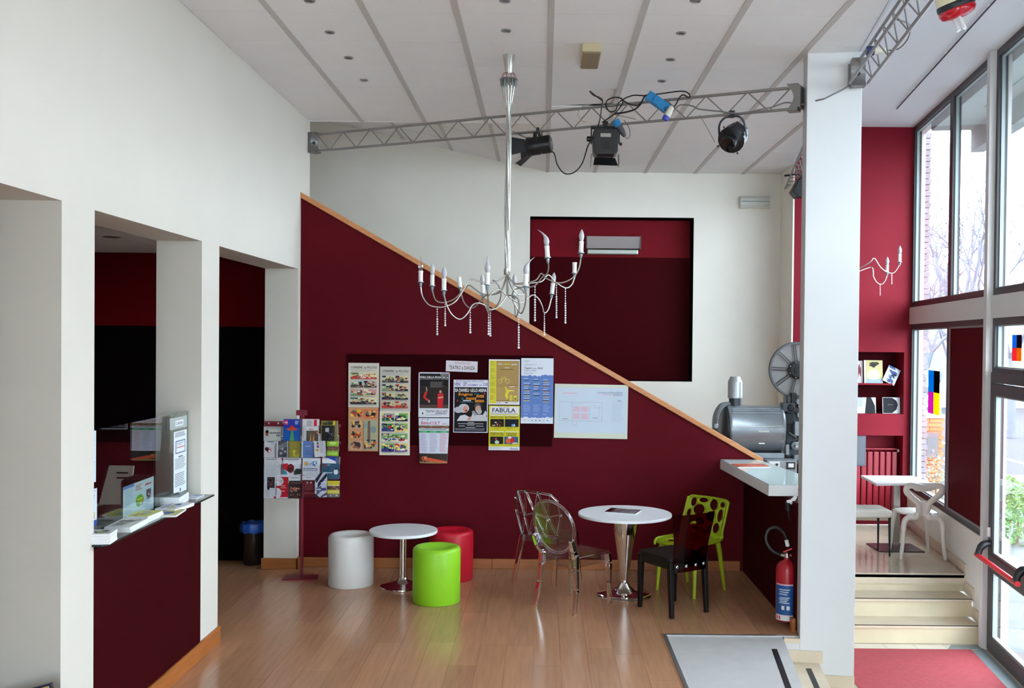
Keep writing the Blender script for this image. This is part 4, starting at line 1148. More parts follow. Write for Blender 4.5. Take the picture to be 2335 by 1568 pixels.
p.ell(.30, .54, .16, .085, (196, 194, 200)); p.ell(.15, .57, .13, .06, (184, 182, 190)); p.ell(.35, .56, .075, .065, (206, 150, 130)); p.ell(.37, .585, .03, .018, (110, 40, 40)); p.poly([(.12, .76), (.2, .68), (.34, .66), (.5, .72), (.5, .78), (.1, .78)], (206, 204, 206)); p.poly([(.40, .74), (.5, .69), (.56, .72), (.44, .78)], (196, 140, 120))
p.ell(.71, .50, .10, .065, (86, 76, 76)); p.ell(.72, .555, .085, .07, (196, 150, 132)); p.ell(.75, .60, .08, .05, (176, 168, 166)); p.poly([(.50, .76), (.56, .62), (.66, .66), (.92, .66), (.98, .72), (.97, .78), (.5, .78)], (196, 194, 198)); p.poly([(.53, .60), (.6, .58), (.70, .66), (.62, .68)], (150, 150, 160)); p.poly([(.86, .66), (.93, .58), (.97, .62), (.95, .72)], (206, 200, 206))
p.rect(.025, .78, .975, .985, (18, 16, 20))
for y, x0, x1 in ((.80, .42, .60), (.825, .14, .88), (.852, .40, .62), (.87, .16, .34), (.87, .66, .88), (.897, .36, .64)): p.lines(x0, x1, y, y + .016, 1, (170, 168, 176), .8, 1, .05)
p.lines(.06, .95, .92, .965, 5, (120, 118, 130), .5, 3, .1)
poster('theatre_poster', 1033.4, 866, 1113, 985.5, p, 'black poster with orange script and two white-haired faces', off=.006)
# yellow dance poster
p = Pr().rect(0, 0, 1, 1, (222, 222, 226)); p.rect(.025, .03, .245, .975, (214, 204, 60)); p.rect(.245, .03, .975, .93, (170, 138, 84)); p.rect(.245, .62, .975, .90, (178, 146, 90)); p.rect(.245, .90, .975, .93, (160, 124, 66))
p.text('RESI_', .29, .47, .085, .12, (226, 220, 214)); p.text('DANCE', .49, .68, .085, .12, (226, 214, 70)); p.words( .72, .92, .092, .122, (216, 210, 200))
p.lines(.52, .66, .175, .195, 1, (206, 200, 190), .8); p.lines(.38, .82, .215, .232, 1, (110, 84, 60), .8)
for cx_, r_ in ((.375, .07), (.60, .07)):
    p.ell(cx_, .48, r_, .05, (206, 204, 120)); p.ell(cx_, .48, r_ * .85, .041, (172, 142, 86))
p.poly([(.40, .48), (.43, .42), (.58, .42), (.52, .49), (.51, .48), (.56, .43), (.44, .43), (.415, .48)], (222, 214, 90)); p.poly([(.42, .38), (.44, .38), (.45, .43), (.43, .43)], (214, 206, 90)); p.poly([(.50, .38), (.56, .385), (.55, .395), (.5, .395)], (214, 206, 90))
p.poly([(.52, .60), (.55, .60), (.62, .68), (.68, .64), (.70, .68), (.66, .73), (.62, .78), (.64, .84), (.60, .88), (.56, .84), (.52, .78), (.57, .72)], (226, 210, 60)); p.ell(.665, .655, .02, .016, (196, 120, 80)); p.poly([(.68, .67), (.82, .685), (.82, .70), (.68, .70)], (226, 214, 110))
p.rect(.68, .79, .77, .91, (226, 212, 70)); p.rect(.70, .83, .75, .845, (170, 138, 84)); p.rect(.70, .87, .75, .885, (170, 138, 84)); p.rect(.81, .82, .91, .91, (214, 206, 70)); p.rect(.83, .84, .89, .90, (150, 120, 70)); p.rect(.81, .805, .92, .825, (232, 220, 90))
for i in range(6): p.lines(.05, .22, .05 + i * .15, .15 + i * .15, 5, (170, 160, 50), .4, i)
p.lines(.62, .92, .565, .58, 1, (110, 90, 60), .7); p.lines(.66, .88, .59, .62, 2, (220, 214, 206), .6); p.rect(.27, .945, .30, .965, (206, 60, 50)); p.rect(.34, .945, .37, .965, (60, 60, 70)); p.rect(.53, .945, .63, .963, (50, 46, 50)); p.lines(.7, .94, .95, .965, 1, (190, 180, 130), .6)
poster('dance_poster', 1114, 819.5, 1185.5, 922, p, 'ochre and yellow poster with a flying bicycle', off=.005)
# yellow FABULA poster
p = Pr().rect(0, 0, 1, 1, (206, 196, 40)); p.rect(.05, .02, .97, .19, (222, 222, 228)); p.text('Teatro delle Arti', .30, .66, .02, .05, (150, 140, 150)); p.text('FABULA', .11, .86, .055, .15, (24, 22, 26)); p.lines(.06, .93, .16, .185, 1, (170, 160, 176), .7, 1, .0)
for x, t_ in ((.05, 'PINOCCHIO'), (.52, 'BUTTERFLY')): p.rect(x, .21, x + .43, .228, (226, 224, 214)); p.text(t_, x + .01, x + .43, .24, .28, (40, 36, 20))
p.rect(.05, .30, .49, .475, (30, 20, 20)); p.blobs(.07, .32, .47, .47, [(196, 150, 110), (150, 90, 60), (214, 190, 150), (110, 30, 30)], 9, 5, .14); p.rect(.52, .30, .965, .475, (16, 22, 40)); p.ell(.78, .44, .05, .028, (120, 160, 196)); p.poly([(.80, .46), (.83, .40), (.86, .46)], (196, 214, 226))
p.rect(.05, .575, .49, .592, (226, 224, 214)); p.rect(.54, .575, .96, .592, (226, 224, 214)); p.text('PIERINO E IL LUPO', .06, .48, .605, .635, (60, 54, 30)); p.text('IL LUPO E LA CAPRA', .05, .49, .645, .672, (60, 54, 30)); p.text('IL PICCOLO', .57, .91, .605, .64, (40, 36, 20)); p.text('PRINCIPE', .60, .88, .648, .682, (40, 36, 20))
p.rect(.05, .695, .47, .86, (24, 22, 24)); p.ell(.27, .82, .07, .04, (190, 214, 180)); p.ell(.24, .75, .03, .03, (196, 60, 60)); p.blobs(.08, .71, .45, .8, [(90, 60, 50), (150, 110, 90)], 5, 8, .08)
p.rect(.51, .695, .955, .86, (50, 90, 130)); p.ell(.64, .79, .085, .06, (214, 100, 50)); p.ell(.77, .775, .08, .06, (196, 44, 50)); p.ell(.68, .715, .06, .022, (226, 222, 226)); p.poly([(.78, .83), (.92, .82), (.95, .85), (.75, .855)], (222, 214, 214))
for x0, y0 in ((.16, .49), (.6, .49), (.12, .87), (.6, .87)): p.lines(x0, x0 + .24, y0, y0 + .04, 3, (170, 158, 40), .4)
p.rect(0, .92, 1, 1, (216, 216, 222)); p.lines(.03, .5, .935, .985, 4, (170, 170, 180), .4); p.rect(.73, .93, .75, .95, (196, 40, 50)); p.lines(.68, .96, .96, .985, 1, (110, 110, 170), .7)
poster('fable_poster', 1114, 925, 1185.5, 1025.7, p, 'yellow poster headed FABULA with four small stage photos', off=.005)
# blue season poster
p = Pr().rect(0, 0, 1, 1, (216, 220, 230))
rnd = random.Random(3)
edge = [(i / 20, .27 + rnd.uniform(-.012, .012) - (.015 if i > 12 else 0)) for i in range(21)] + [(1 - i / 20, .905 + rnd.uniform(-.012, .012)) for i in range(21)]
p.poly(edge, (98, 128, 190)); p.text('Teatro', .09, .34, .135, .168, (70, 72, 84)); p.text('delle', .365, .48, .146, .168, (120, 120, 132)); p.text('Arti', .51, .66, .135, .168, (70, 72, 84)); p.text('Lastra a Signa', .09, .46, .178, .203, (120, 122, 134)); p.text('STORIA E STORIE', .09, .37, .225, .240, (80, 130, 170))
p.lines(.09, .28, .04, .06, 2, (150, 130, 140), .4); p.lines(.09, .5, .095, .115, 2, (170, 150, 160), .4)
for i in range(3):
    x0 = .085 + i * .30
    for j in range(5 - (i % 2)):
        y0 = .31 + j * .075 + .008 * i; rr_ = random.Random(i * 9 + j)
        p.lines(x0, x0 + .2, y0, y0 + .012, 1, (206, 214, 232), .8, j); p.lines(x0, x0 + .24, y0 + .018, y0 + .03, 1, (60, 50, 100), .8, j + 2); p.lines(x0, x0 + .22, y0 + .034, y0 + .046, 1, rr_.choice([(214, 200, 90), (60, 140, 150), (226, 180, 90)]), .8, j + 5); p.lines(x0, x0 + .22, y0 + .05, y0 + .066, 2, (140, 164, 214), .5, j + 7)
    p.lines(x0, x0 + .24, .71, .83, 8, (150, 172, 216), .4, i); p.lines(x0, x0 + .18, .85, .875, 2, (170, 190, 226), .4, i)
for i in range(7): p.rect(.09 + i * .12, .945, .13 + i * .12, .957, [(150, 150, 160), (170, 170, 180), (150, 80, 100), (50, 50, 60), (60, 60, 70), (190, 150, 160), (80, 80, 90)][i])
poster('season_poster', 1187.3, 816.8, 1262.3, 965, p, 'tall white and blue programme poster with brush stroke edges', off=.005)
# plan sheet
p = Pr().rect(0, 0, 1, 1, (206, 208, 190)); p.rect(.015, .06, .985, .90, (196, 206, 218))
GR = (150, 156, 170); PK = (214, 176, 190)
def ln_(x0, y0, x1, y1, c=GR, w=.0022):
    if abs(x1 - x0) > abs(y1 - y0): p.poly([(x0, y0 - w), (x1, y1 - w), (x1, y1 + w), (x0, y0 + w)], c)
    else: p.poly([(x0 - w * .7, y0), (x0 + w * .7, y0), (x1 + w * .7, y1), (x1 - w * .7, y1)], c)
for a_ in ((.07, .33, .65, .33), (.07, .68, .65, .68), (.07, .33, .07, .68), (.24, .33, .24, .68), (.48, .38, .48, .68), (.65, .33, .65, .68), (.22, .36, .40, .36), (.62, .38, .60, .60), (.25, .69, .25, .76), (.31, .69, .31, .76), (.25, .76, .31, .76), (.54, .38, .54, .43), (.54, .43, .62, .43)): ln_(*a_)
for x0, x1 in ((.255, .345), (.365, .46)):
    for y0, y1 in ((.41, .51), (.54, .65)): p.rect(x0, y0, x1, y1, (210, 186, 202)); p.lines(x0, x1, y0, y1, 8, PK, .4, 1, 0)
p.text('Comune di LASTRA A SIGNA', .58, .93, .13, .165, (150, 156, 176)); p.text('MODERNO', .80, .93, .175, .205, (160, 160, 180)); p.lines(.65, .78, .18, .20, 1, (220, 170, 180), .7); p.lines(.11, .32, .16, .185, 1, (222, 176, 190), .7)
p.lines(.78, .95, .31, .70, 16, (176, 184, 200), .2, 4); p.lines(.86, .91, .29, .305, 1, (120, 140, 190), .8)
for a_ in ((.11, .645, .19, .645), (.52, .62, .59, .62)): ln_(*a_, (120, 110, 120), .004)
pe = poster('floor_plan_sheet', 1263, 876, 1431.5, 997.5, p, 'cream framed floor plan sheet hung right of the pin board', off=-.004, cat='poster', paper=mat('cream backing card', (210, 210, 186), .6), tilt=.010)

# ------------------------------------------------------------------ leaflet stand
SY = 9.02
g0 = at(690, 1313, 'Z', 0); SX = at(688, 1200, 'Y', SY).x
RK = mat('stand maroon metal', (124, 20, 42), .45)
e = thing('leaflet_stand', (SX, SY, 0), 'maroon metal leaflet stand with clear pockets in front of the white pier', 'stand')
MB().prism([(-.15, -.11, 0), (.17, -.11, 0), (.14, .08, 0), (-.15, .08, 0)], (0, 0, .012)).build('base', RK, e)
def rel(cx_, cy_): q = at(580 + cx_ / 6.53, 920 + cy_ / 6.53, 'Y', SY - .05); return q.x - SX, q.z
x0, zt2 = rel(610, 100); x1, zb2 = rel(770, 180)
MB().box(-.013, .013, -.005, .020, .01, zt2).build('pole', RK, e)
MB().box(x0, x1, -.02, -.005, zb2, zt2).build('head_plate', RK, e)
x0, z1 = rel(140, 265); x1, z0 = rel(1265, 1405)
m = MB()
for r_ in (.05, .27, .5, .72, .95): m.box(x0, x1, -.012, -.004, z0 + (z1 - z0) * r_ - .012, z0 + (z1 - z0) * r_ + .012)
m.build('cross_rail', RK, e)
PKT = thin_glass('clear pocket plastic', (.98, .98, .99), .6, .05, .02)
def pocket(cx0, cy0, cx1, cy1):
    a0, zt3 = rel(cx0, cy0); a1, zb3 = rel(cx1, cy1)
    m = MB(); m.box(a0, a1, -.062, -.060, zb3, zt3); m.box(a0, a1, -.060, -.012, zb3, zb3 + .002); m.box(a0, a0 + .0015, -.060, -.012, zb3, zt3); m.box(a1 - .0015, a1, -.060, -.012, zb3, zt3)
    pk = m.build('pocket', PKT, e)
for cols, y0, y1 in (([(140, 400), (425, 685), (705, 965), (985, 1250)], 320, 560), ([(142, 318), (325, 505), (512, 692), (698, 888), (892, 1072), (1076, 1256)], 585, 808), ([(142, 400), (422, 692), (712, 978), (1000, 1268)], 900, 1148), ([(142, 322), (328, 508), (510, 695), (698, 900), (903, 1083), (1084, 1270)], 1180, 1412)):
    for a0, a1 in cols: pocket(a0, y0, a1, y1)
for cy_, cxs in ((295, (195, 335)), (1185, (772, 825))):
    for c_ in cxs:
        qx, qz = rel(c_, cy_)
        MB().lathe([(.009, 0), (.009, .003), (.0001, .006)], 12, aim((qx, -.014, qz), (0, -1, 0))).build('screw', SILVER, e)
qa = rel(135, 265); qb = rel(405, 322); MB().box(qa[0], qb[0], -.016, -.010, qb[1], qa[1]).build('back_plate', RK, e)
qa = rel(735, 1160); qb = rel(860, 1300); MB().box(qa[0], qb[0], -.016, -.010, qb[1], qa[1]).build('back_plate', RK, e)
LG = 'leaflets in the stand'
def leaflet(cx0, cy0, cx1, cy1, pr, label, off=.045, tilt=0.0, ext=0):
    a0, zt3 = rel(cx0, cy0); a1, zb3 = rel(cx1, cy1 + ext)
    lean = .05
    ax = Vector((math.cos(tilt), 0, math.sin(tilt))); ay = Vector((-math.sin(tilt), lean, math.cos(tilt)))
    sheet('leaflet', (SX + a0, SY - off, zb3), ax, ay, (0, -1, lean), a1 - a0, (zt3 - zb3), .008, pr, label, 'leaflet', group=LG)
B = lambda c: Pr().rect(0, 0, 1, 1, c)
WP_ = (222, 222, 224)
q = B((206, 208, 200)); q.rect(0, 0, 1, .05, (120, 20, 40)); q.lines(.08, .9, .12, .18, 1, (120, 116, 110), .7, 1, 0); q.ell(.18, .5, .10, .2, (150, 90, 70)); q.ell(.18, .38, .10, .10, (50, 36, 32)); q.words( .34, .95, .42, .52, (70, 60, 90)); q.words( .72, .94, .58, .68, (70, 60, 90))
leaflet(140, 330, 395, 555, q, 'cream leaflet with a small portrait, top left of the stand')
q = B((36, 96, 186)); q.rect(0, 0, 1, .4, (44, 60, 160)); q.rect(.05, .05, .25, .26, (226, 60, 90)); q.words( .07, .23, .12, .19, (240, 230, 236)); q.poly([(.14, .46), (.34, .40), (.66, .40), (.86, .46), (.66, .53), (.34, .53)], (226, 90, 50)); q.poly([(.36, .40), (.42, .31), (.58, .31), (.64, .40)], (214, 60, 60)); q.poly([(.45, .54), (.55, .54), (.66, 1), (.36, 1)], (90, 170, 110)); q.lines(.66, .92, .08, .26, 3, (206, 216, 240), .5)
leaflet(430, 230, 685, 555, q, 'blue leaflet with an orange saucer, top row')
q = B((214, 212, 212)); q.rect(.68, .03, .86, .32, (206, 40, 56)); q.rect(.25, .05, .6, .34, (196, 190, 190)); q.lines(.27, .58, .07, .33, 5, (170, 160, 164), .5, 3); q.rect(.25, .38, .95, .52, (236, 234, 234)); q.words( .38, .66, .42, .48, (190, 110, 60)); q.rect(.25, .53, .95, 1, (90, 80, 70)); q.poly([(.45, 1), (.52, .6), (.56, 1)], (214, 150, 80)); q.poly([(.6, 1), (.68, .62), (.74, 1)], (206, 140, 80)); q.rect(.03, .35, .1, .85, (190, 190, 190)); q.ell(.90, .62, .06, .06, (226, 140, 50))
leaflet(710, 230, 960, 555, q, 'white leaflet with a red square and night photo, top row')
q = B((120, 116, 60)); q.blobs(.02, .0, .9, .22, [(60, 70, 40), (150, 150, 60), (40, 44, 36), (190, 170, 60)], 12, 4, .25); q.rect(.72, .0, .84, .22, (226, 196, 40)); q.rect(.05, .24, .82, 1, (26, 26, 30)); q.words( .26, .48, .30, .56, (206, 206, 206)); q.blobs(.3, .5, .8, .95, [(206, 206, 210), (150, 150, 156)], 8, 6, .06)
leaflet(990, 255, 1235, 555, q, 'black and olive leaflet, top right of the stand')
q = B(WP_); q.words( .26, .84, .24, .30, (80, 90, 110), .2); q.lines(.5, .82, .36, .40, 1, (150, 150, 160), .6); q.ell(.40, .66, .24, .13, (226, 170, 180)); q.ell(.40, .68, .16, .09, (190, 60, 80)); q.ell(.22, .60, .17, .09, (50, 44, 44)); q.ell(.45, .70, .10, .06, (236, 236, 240)); q.blobs(.05, .45, .95, .95, [(196, 80, 96), (206, 120, 130)], 18, 3, .035)
leaflet(145, 485, 315, 805, q, 'white leaflet dotted with red, second row left end')
q = B(WP_); q.rect(.14, .06, .90, .98, (84, 86, 92)); q.poly([(.14, .45), (.9, .25), (.9, .5), (.14, .65)], (130, 132, 138)); q.rect(.14, .06, .34, .2, (206, 160, 50)); q.words( .42, .75, .11, .16, (214, 212, 210))
for cx_, cy_ in ((.5, .6), (.75, .72), (.4, .8)): q.ell(cx_, cy_, .13, .065, (150, 154, 160)); q.ell(cx_, cy_, .06, .03, (206, 210, 214))
leaflet(325, 480, 500, 805, q, 'white edged grey leaflet with pale circles, second row')
q = B((160, 148, 66)); q.lines(.3, .9, .08, .13, 1, (214, 196, 60), .6); q.lines(.2, .9, .18, .24, 2, (130, 120, 60), .4); q.lines(.45, .85, .58, .62, 1, (120, 110, 60), .5); q.poly([(.3, .7), (.38, .66), (.6, .68), (.5, .76), (.46, .9), (.34, .98), (.36, .84)], (226, 210, 60)); q.rect(.5, .88, .64, .98, (214, 204, 70)); q.rect(.72, .86, .84, .98, (214, 204, 70))
leaflet(515, 480, 690, 800, q, 'olive yellow leaflet, third in the second row')
q = B((106, 138, 196)); q.rect(0, 0, .12, 1, (206, 216, 226)); q.text('TEATRO', .26, .62, .10, .13, (206, 216, 236)); q.lines(.3, .72, .47, .51, 1, (206, 216, 236), .7); q.text('Teatro', .34, .76, .68, .74, (60, 76, 130)); q.text('delle Arti', .34, .84, .78, .83, (60, 76, 130))
leaflet(700, 470, 885, 810, q, 'pale blue leaflet, fourth in the second row')
q = B(WP_); q.rect(.06, .04, .26, .14, (206, 160, 50)); q.lines(.35, .9, .04, .12, 2, (130, 130, 136), .5); q.rect(.26, .22, .44, .32, (40, 150, 140)); q.rect(.26, .36, .44, .46, (120, 110, 110)); q.rect(.26, .5, .44, .6, (140, 60, 140)); q.rect(.12, .66, .4, .74, (226, 170, 60)); q.lines(.52, .92, .2, .85, 14, (170, 170, 176), .4, 6)
leaflet(900, 455, 1075, 800, q, 'white leaflet tilted in its pocket, second row', tilt=.10, off=.052)
q = B((150, 200, 50)); q.rect(0, .07, 1, .28, (80, 70, 50)); q.blobs(0, .07, 1, .28, [(150, 110, 70), (60, 40, 30), (196, 160, 120)], 14, 3, .12); q.ell(.5, .4, .3, .08, (206, 230, 120)); q.rect(0, .54, 1, .76, (110, 80, 60)); q.blobs(0, .54, 1, .76, [(196, 140, 110), (60, 40, 36), (170, 60, 60)], 16, 5, .12); q.words( .1, .9, .84, .93, (190, 226, 110))
leaflet(1080, 465, 1250, 780, q, 'bright green leaflet with two photo bands, second row right end')
q = B((214, 216, 216)); q.words( .1, .72, .04, .09, (110, 100, 110)); q.lines(.08, .92, .14, .95, 14, (190, 192, 196), .35, 4, .3); q.ell(.76, .32, .14, .10, (190, 192, 190)); q.ell(.76, .32, .10, .07, (214, 216, 214))
leaflet(145, 810, 395, 1120, q, 'plain white leaflet of faint text, third row left end')
q = B((222, 222, 226)); q.words( .06, .86, .06, .11, (110, 110, 116)); q.lines(.3, .8, .15, .19, 1, (170, 170, 176), .6); q.poly([(0, .28), (.25, .26), (.32, .4), (.28, .62), (.0, .5)], (206, 40, 60)); q.poly([(0, .52), (.2, .62), (.24, .78), (.0, .8)], (60, 160, 190)); q.ell(.42, .48, .19, .2, (110, 26, 36)); q.blobs(.24, .32, .62, .66, [(60, 20, 24), (150, 40, 50), (40, 60, 50)], 14, 6, .2); q.poly([(.6, .6), (.75, .48), (1, .5), (1, .72), (.6, .76)], (50, 70, 70)); q.lines(.42, .9, .87, .91, 1, (130, 140, 160), .7)
leaflet(425, 800, 690, 1145, q, 'white leaflet with a dark red globe, third row')
q = B((220, 222, 226)); q.rect(.08, .12, .84, .4, (190, 206, 222)); q.rect(.1, .18, .33, .33, (206, 160, 80)); q.blobs(.34, .12, .84, .38, [(50, 90, 150), (90, 140, 196), (214, 220, 230), (30, 50, 90)], 16, 7, .14); q.rect(.06, .46, .84, .58, (84, 96, 130)); q.words( .08, .82, .485, .555, (226, 230, 240)); q.lines(.2, .8, .66, .85, 6, (180, 184, 190), .4); q.rect(.2, .885, .5, .9, (60, 60, 66)); q.rect(.05, .76, .12, .80, (90, 90, 100))
leaflet(715, 810, 975, 1140, q, 'white leaflet with a blue drawing and slate band, third row')
q = B((40, 84, 110)); q.rect(0, 0, 1, .3, (226, 228, 234)); q.poly([(.12, 0), (.75, 0), (.75, .2)], (40, 70, 190)); q.rect(.78, 0, 1, .1, (30, 30, 40)); q.poly([(.75, .2), (.75, 0), (1, 0), (1, .3), (.8, .3)], (90, 100, 120)); q.rect(.13, .34, .25, .43, (190, 40, 60)); q.lines(.28, .5, .34, .42, 2, (150, 180, 190), .5); q.ell(.79, .68, .13, .12, (226, 228, 232)); q.rect(.75, .5, .83, .58, (24, 30, 40)); q.words( .12, .60, .68, .74, (190, 210, 220))
leaflet(1005, 790, 1265, 1125, q, 'teal leaflet with a white light bulb, third row right end')
q = B((214, 214, 218)); q.rect(.26, .02, .9, .52, (60, 50, 56)); q.ell(.56, .24, .2, .14, (150, 80, 60)); q.blobs(.28, .04, .88, .5, [(36, 36, 60), (20, 20, 26), (110, 60, 50), (70, 76, 110)], 10, 9, .2); q.rect(.28, .45, .46, .6, (24, 22, 26)); q.lines(.12, .6, .62, .95, 9, (180, 180, 186), .35); q.rect(.85, .9, 1, 1, (200, 50, 70))
leaflet(145, 1085, 320, 1410, q, 'white leaflet with a dark photo, bottom row left end', off=.056)
q = B((190, 30, 46)); q.rect(0, 0, 1, .1, (226, 226, 232)); q.ell(.1, .28, .5, .2, (222, 222, 226)); q.ell(.38, .3, .14, .07, (190, 186, 180)); q.ell(.08, .78, .35, .22, (214, 214, 220)); q.rect(0, .95, 1, 1, (214, 214, 220)); q.words( .35, .75, .44, .49, (226, 150, 156)); q.words( .35, .8, .52, .57, (226, 150, 156)); q.rect(.5, .75, .95, .765, (120, 20, 36)); q.lines(.4, .7, .68, .73, 1, (226, 190, 196), .6)
leaflet(330, 1055, 505, 1408, q, 'red leaflet with white curves, bottom row', off=.056)
q = B((44, 42, 46)); q.words( .1, .95, .1, .15, (150, 90, 90)); q.rect(.1, .2, .4, .22, (150, 60, 60)); q.blobs(.06, .3, .98, .9, [(206, 140, 120), (190, 110, 96), (226, 170, 150), (150, 80, 70)], 26, 10, .13); q.rect(.35, .9, .7, .95, (150, 40, 44))
leaflet(512, 1150, 692, 1408, q, 'dark leaflet scattered with pink dots, bottom row', off=.050)
q = B((206, 210, 222)); q.poly([(0, .3), (.45, 0), (.65, 0), (.12, .45)], (24, 26, 40)); q.poly([(.25, .42), (.95, .02), (1, .1), (1, .16), (.3, .6), (.2, .6)], (30, 34, 56)); q.poly([(.2, .62), (.5, .55), (.6, .75), (.1, .95)], (90, 96, 116)); q.rect(.05, .63, .92, .74, (60, 64, 130)); q.words( .08, .5, .65, .72, (220, 224, 236)); q.words( .4, .9, .76, .83, (220, 224, 236)); q.poly([(0, .85), (.4, 1), (.0, 1)], (30, 34, 50)); q.poly([(.45, .98), (1, .8), (1, .9), (.6, 1)], (60, 60, 80)); q.words( .5, .85, .38, .46, (206, 214, 230), .3)
leaflet(905, 1020, 1080, 1390, q, 'striped navy and white leaflet standing tall, bottom row', off=.057)
q = B((110, 112, 116)); q.rect(0, .02, 1, .32, (214, 200, 40)); q.rect(0, .56, 1, .8, (214, 200, 40)); q.rect(0, .34, 1, .55, (90, 60, 50)); q.blobs(0, .34, 1, .55, [(196, 150, 110), (50, 40, 36), (206, 60, 50), (226, 200, 160)], 16, 12, .12); q.rect(.04, .25, .96, .31, (226, 220, 160)); q.rect(.04, .64, .96, .70, (226, 220, 160)); q.ell(.78, .89, .08, .05, (206, 206, 210)); q.ell(.28, .9, .08, .05, (190, 190, 196)); q.rect(.35, .02, .37, .8, (170, 156, 40))
leaflet(1087, 1145, 1265, 1392, q, 'yellow and grey leaflet, bottom row right end', off=.050)

# ------------------------------------------------------------------ ticket window
SHZ = 1.115
e = thing('ticket_shelf', (-2.45, 5.87, SHZ - .012), 'dark edged glass shelf across the ticket window', 'shelf')
sp_ = [(-.195, -.745), (.13, -.905), (.165, -.90), (.18, -.87), (.187, .905), (.11, .905), (.11, .86), (-.195, .86)]
sp_ = [(-.19, -.74), (.117, -.74), (.117, -.765), (.165, -.765), (.185, -.74), (.187, .905), (.117, .905), (.117, .855), (-.19, .855)]
MB().prism([(a_, b_, 0) for a_, b_ in sp_], (0, 0, .012)).build('glass_plate', thin_glass('smoked shelf glass', (.42, .46, .44), .9, .0, .06), e)
m = MB()
ed = [(a_, b_, .006) for a_, b_ in sp_[2:7]]
m.tube(ed, .0065, 6); m.build('edge', mat('dark green glass edge', (26, 36, 32), .2), e)
GX = -2.42
e = thing('glass_screen', (GX, 5.92, SHZ + .001), 'clear glass screen standing on the ticket shelf', 'screen')
MB().box(-.004, .004, -.785, .79, 0, .575).build('pane', thin_glass('screen glass', (.90, .94, .93), .9, .0, .07), e)
MB().box(-.0045, .0045, .787, .793, 0, .575).build('edge', mat('screen glass edge', (150, 176, 168), .2), e)
def on_glass(name, u0, v0, u1, v1, pr, label, d=.006):
    a_ = at(u0, v1, 'X', GX + d); b_ = at(u1, v0, 'X', GX + d)
    sheet(name, (GX + d, a_.y, a_.z), (0, 1, 0), (0, 0, 1), (1, 0, 0), b_.y - a_.y, b_.z - a_.z, .0015, pr, label, 'notice', group='notices on the ticket glass')
def ry(u): return at(u, 1050, 'X', GX).y
p = B((226, 230, 234)); p.text('CASSA', .12, .88, .25, .75, (40, 40, 48))
p0 = B((170, 178, 174)); p0.rect(.30, .30, .78, .78, (226, 230, 234)); p0.text('CASSA', .34, .74, .42, .66, (40, 40, 48))
on_glass('cash_desk_sign', 388, 946, 426, 981, p0, 'small CASSA sign at the top of the ticket glass')
p = B((220, 226, 232)); p.lines(.08, .9, .02, .10, 4, (110, 110, 120), .5, 2, .1); p.rect(.12, .15, .9, .36, (110, 120, 150)); p.rect(.18, .17, .84, .34, (220, 226, 232)); p.rect(.2, .255, .82, .27, (196, 90, 80)); p.lines(.2, .8, .19, .24, 2, (140, 140, 150), .4); p.words( .35, .7, .40, .425, (80, 80, 90)); p.lines(.08, .92, .44, .62, 8, (120, 124, 134), .4, 3, .2); p.lines(.08, .92, .68, .90, 8, (110, 114, 124), .4, 5, .2); p.rect(.46, .93, .54, .985, (70, 76, 90))
on_glass('price_notice', 396, 978, 425.5, 1128, p, 'tall white notice strip on the ticket glass by the jamb')
p = B((206, 220, 236)); p.lines(.1, .9, .04, .2, 6, (150, 170, 196), .4); p.lines(.1, .9, .28, .34, 2, (140, 150, 180), .4); p.lines(.1, .9, .6, .64, 1, (150, 160, 190), .5)
on_glass('price_notice', 196, 981, 219, 1105, p, 'upper white notice on the ticket glass beside the near pier', d=.010)
p = B((206, 216, 228)); p.lines(.1, .9, .06, .3, 7, (120, 130, 150), .4); p.rect(.2, .62, .8, .8, (190, 170, 120)); p.rect(.0, .84, 1, 1, (50, 80, 150))
on_glass('price_notice', 196, 1112, 221, 1207, p, 'lower white notice with a blue foot on the ticket glass', d=.014)

def stack(name, u, v, w, d, h, rz, cols, label, cat='leaflets', n=3, tw=.02):
    """pile of printed sheets on the shelf, w along the shelf (y), d across it"""
    q = at(u, v, 'Z', SHZ)
    e = thing(name, (q.x, q.y, SHZ + .0008), label, cat, rz=rz, group='printed matter on the ticket shelf')
    rnd = random.Random(int(u * 7)); hh = h / n
    for i in range(n):
        m = MB().box(-d / 2, d / 2, -w / 2, w / 2, 0, hh * .96, XF((rnd.uniform(-.003, .003), rnd.uniform(-.004, .004), i * hh), (0, 0, rnd.uniform(-tw, tw))))
        m.build('sheaf', PAPERW, e)
    pr = Pr().rect(0, 0, 1, 1, cols[0]); pr.blobs(.05, .05, .95, .95, cols[1:], 9, int(u), .25); pr.lines(.1, .8, .1, .3, 3, cols[1], .5)
    pr.build(e, lambda x, y, off: Vector((d * (.5 - y) * -1 * .97, (x - .5) * w * .97, h + off)))
    return e
stack('leaflet_stack', 231, 1236, .13, .12, .055, .15, [(190, 194, 190), (60, 66, 60), (140, 150, 110), (90, 96, 100)], 'thick block of dark printed leaflets at the near end of the ticket shelf', n=4)
stack('leaflet_stack', 289, 1204, .28, .14, .032, .05, [(214, 216, 214), (150, 156, 150), (170, 190, 140), (120, 120, 120)], 'wide white leaflet pile in front of the standing board', n=2)
stack('leaflet_stack', 330, 1184, .21, .13, .036, -.05, [(206, 204, 110), (190, 190, 90), (120, 130, 90), (170, 170, 160)], 'yellow green leaflet pile on the ticket shelf', n=3)
stack('leaflet_stack', 386, 1172, .22, .14, .012, .1, [(206, 200, 120), (90, 110, 180), (190, 190, 90), (120, 140, 200)], 'thin blue and yellow brochures at the shelf edge', n=2)
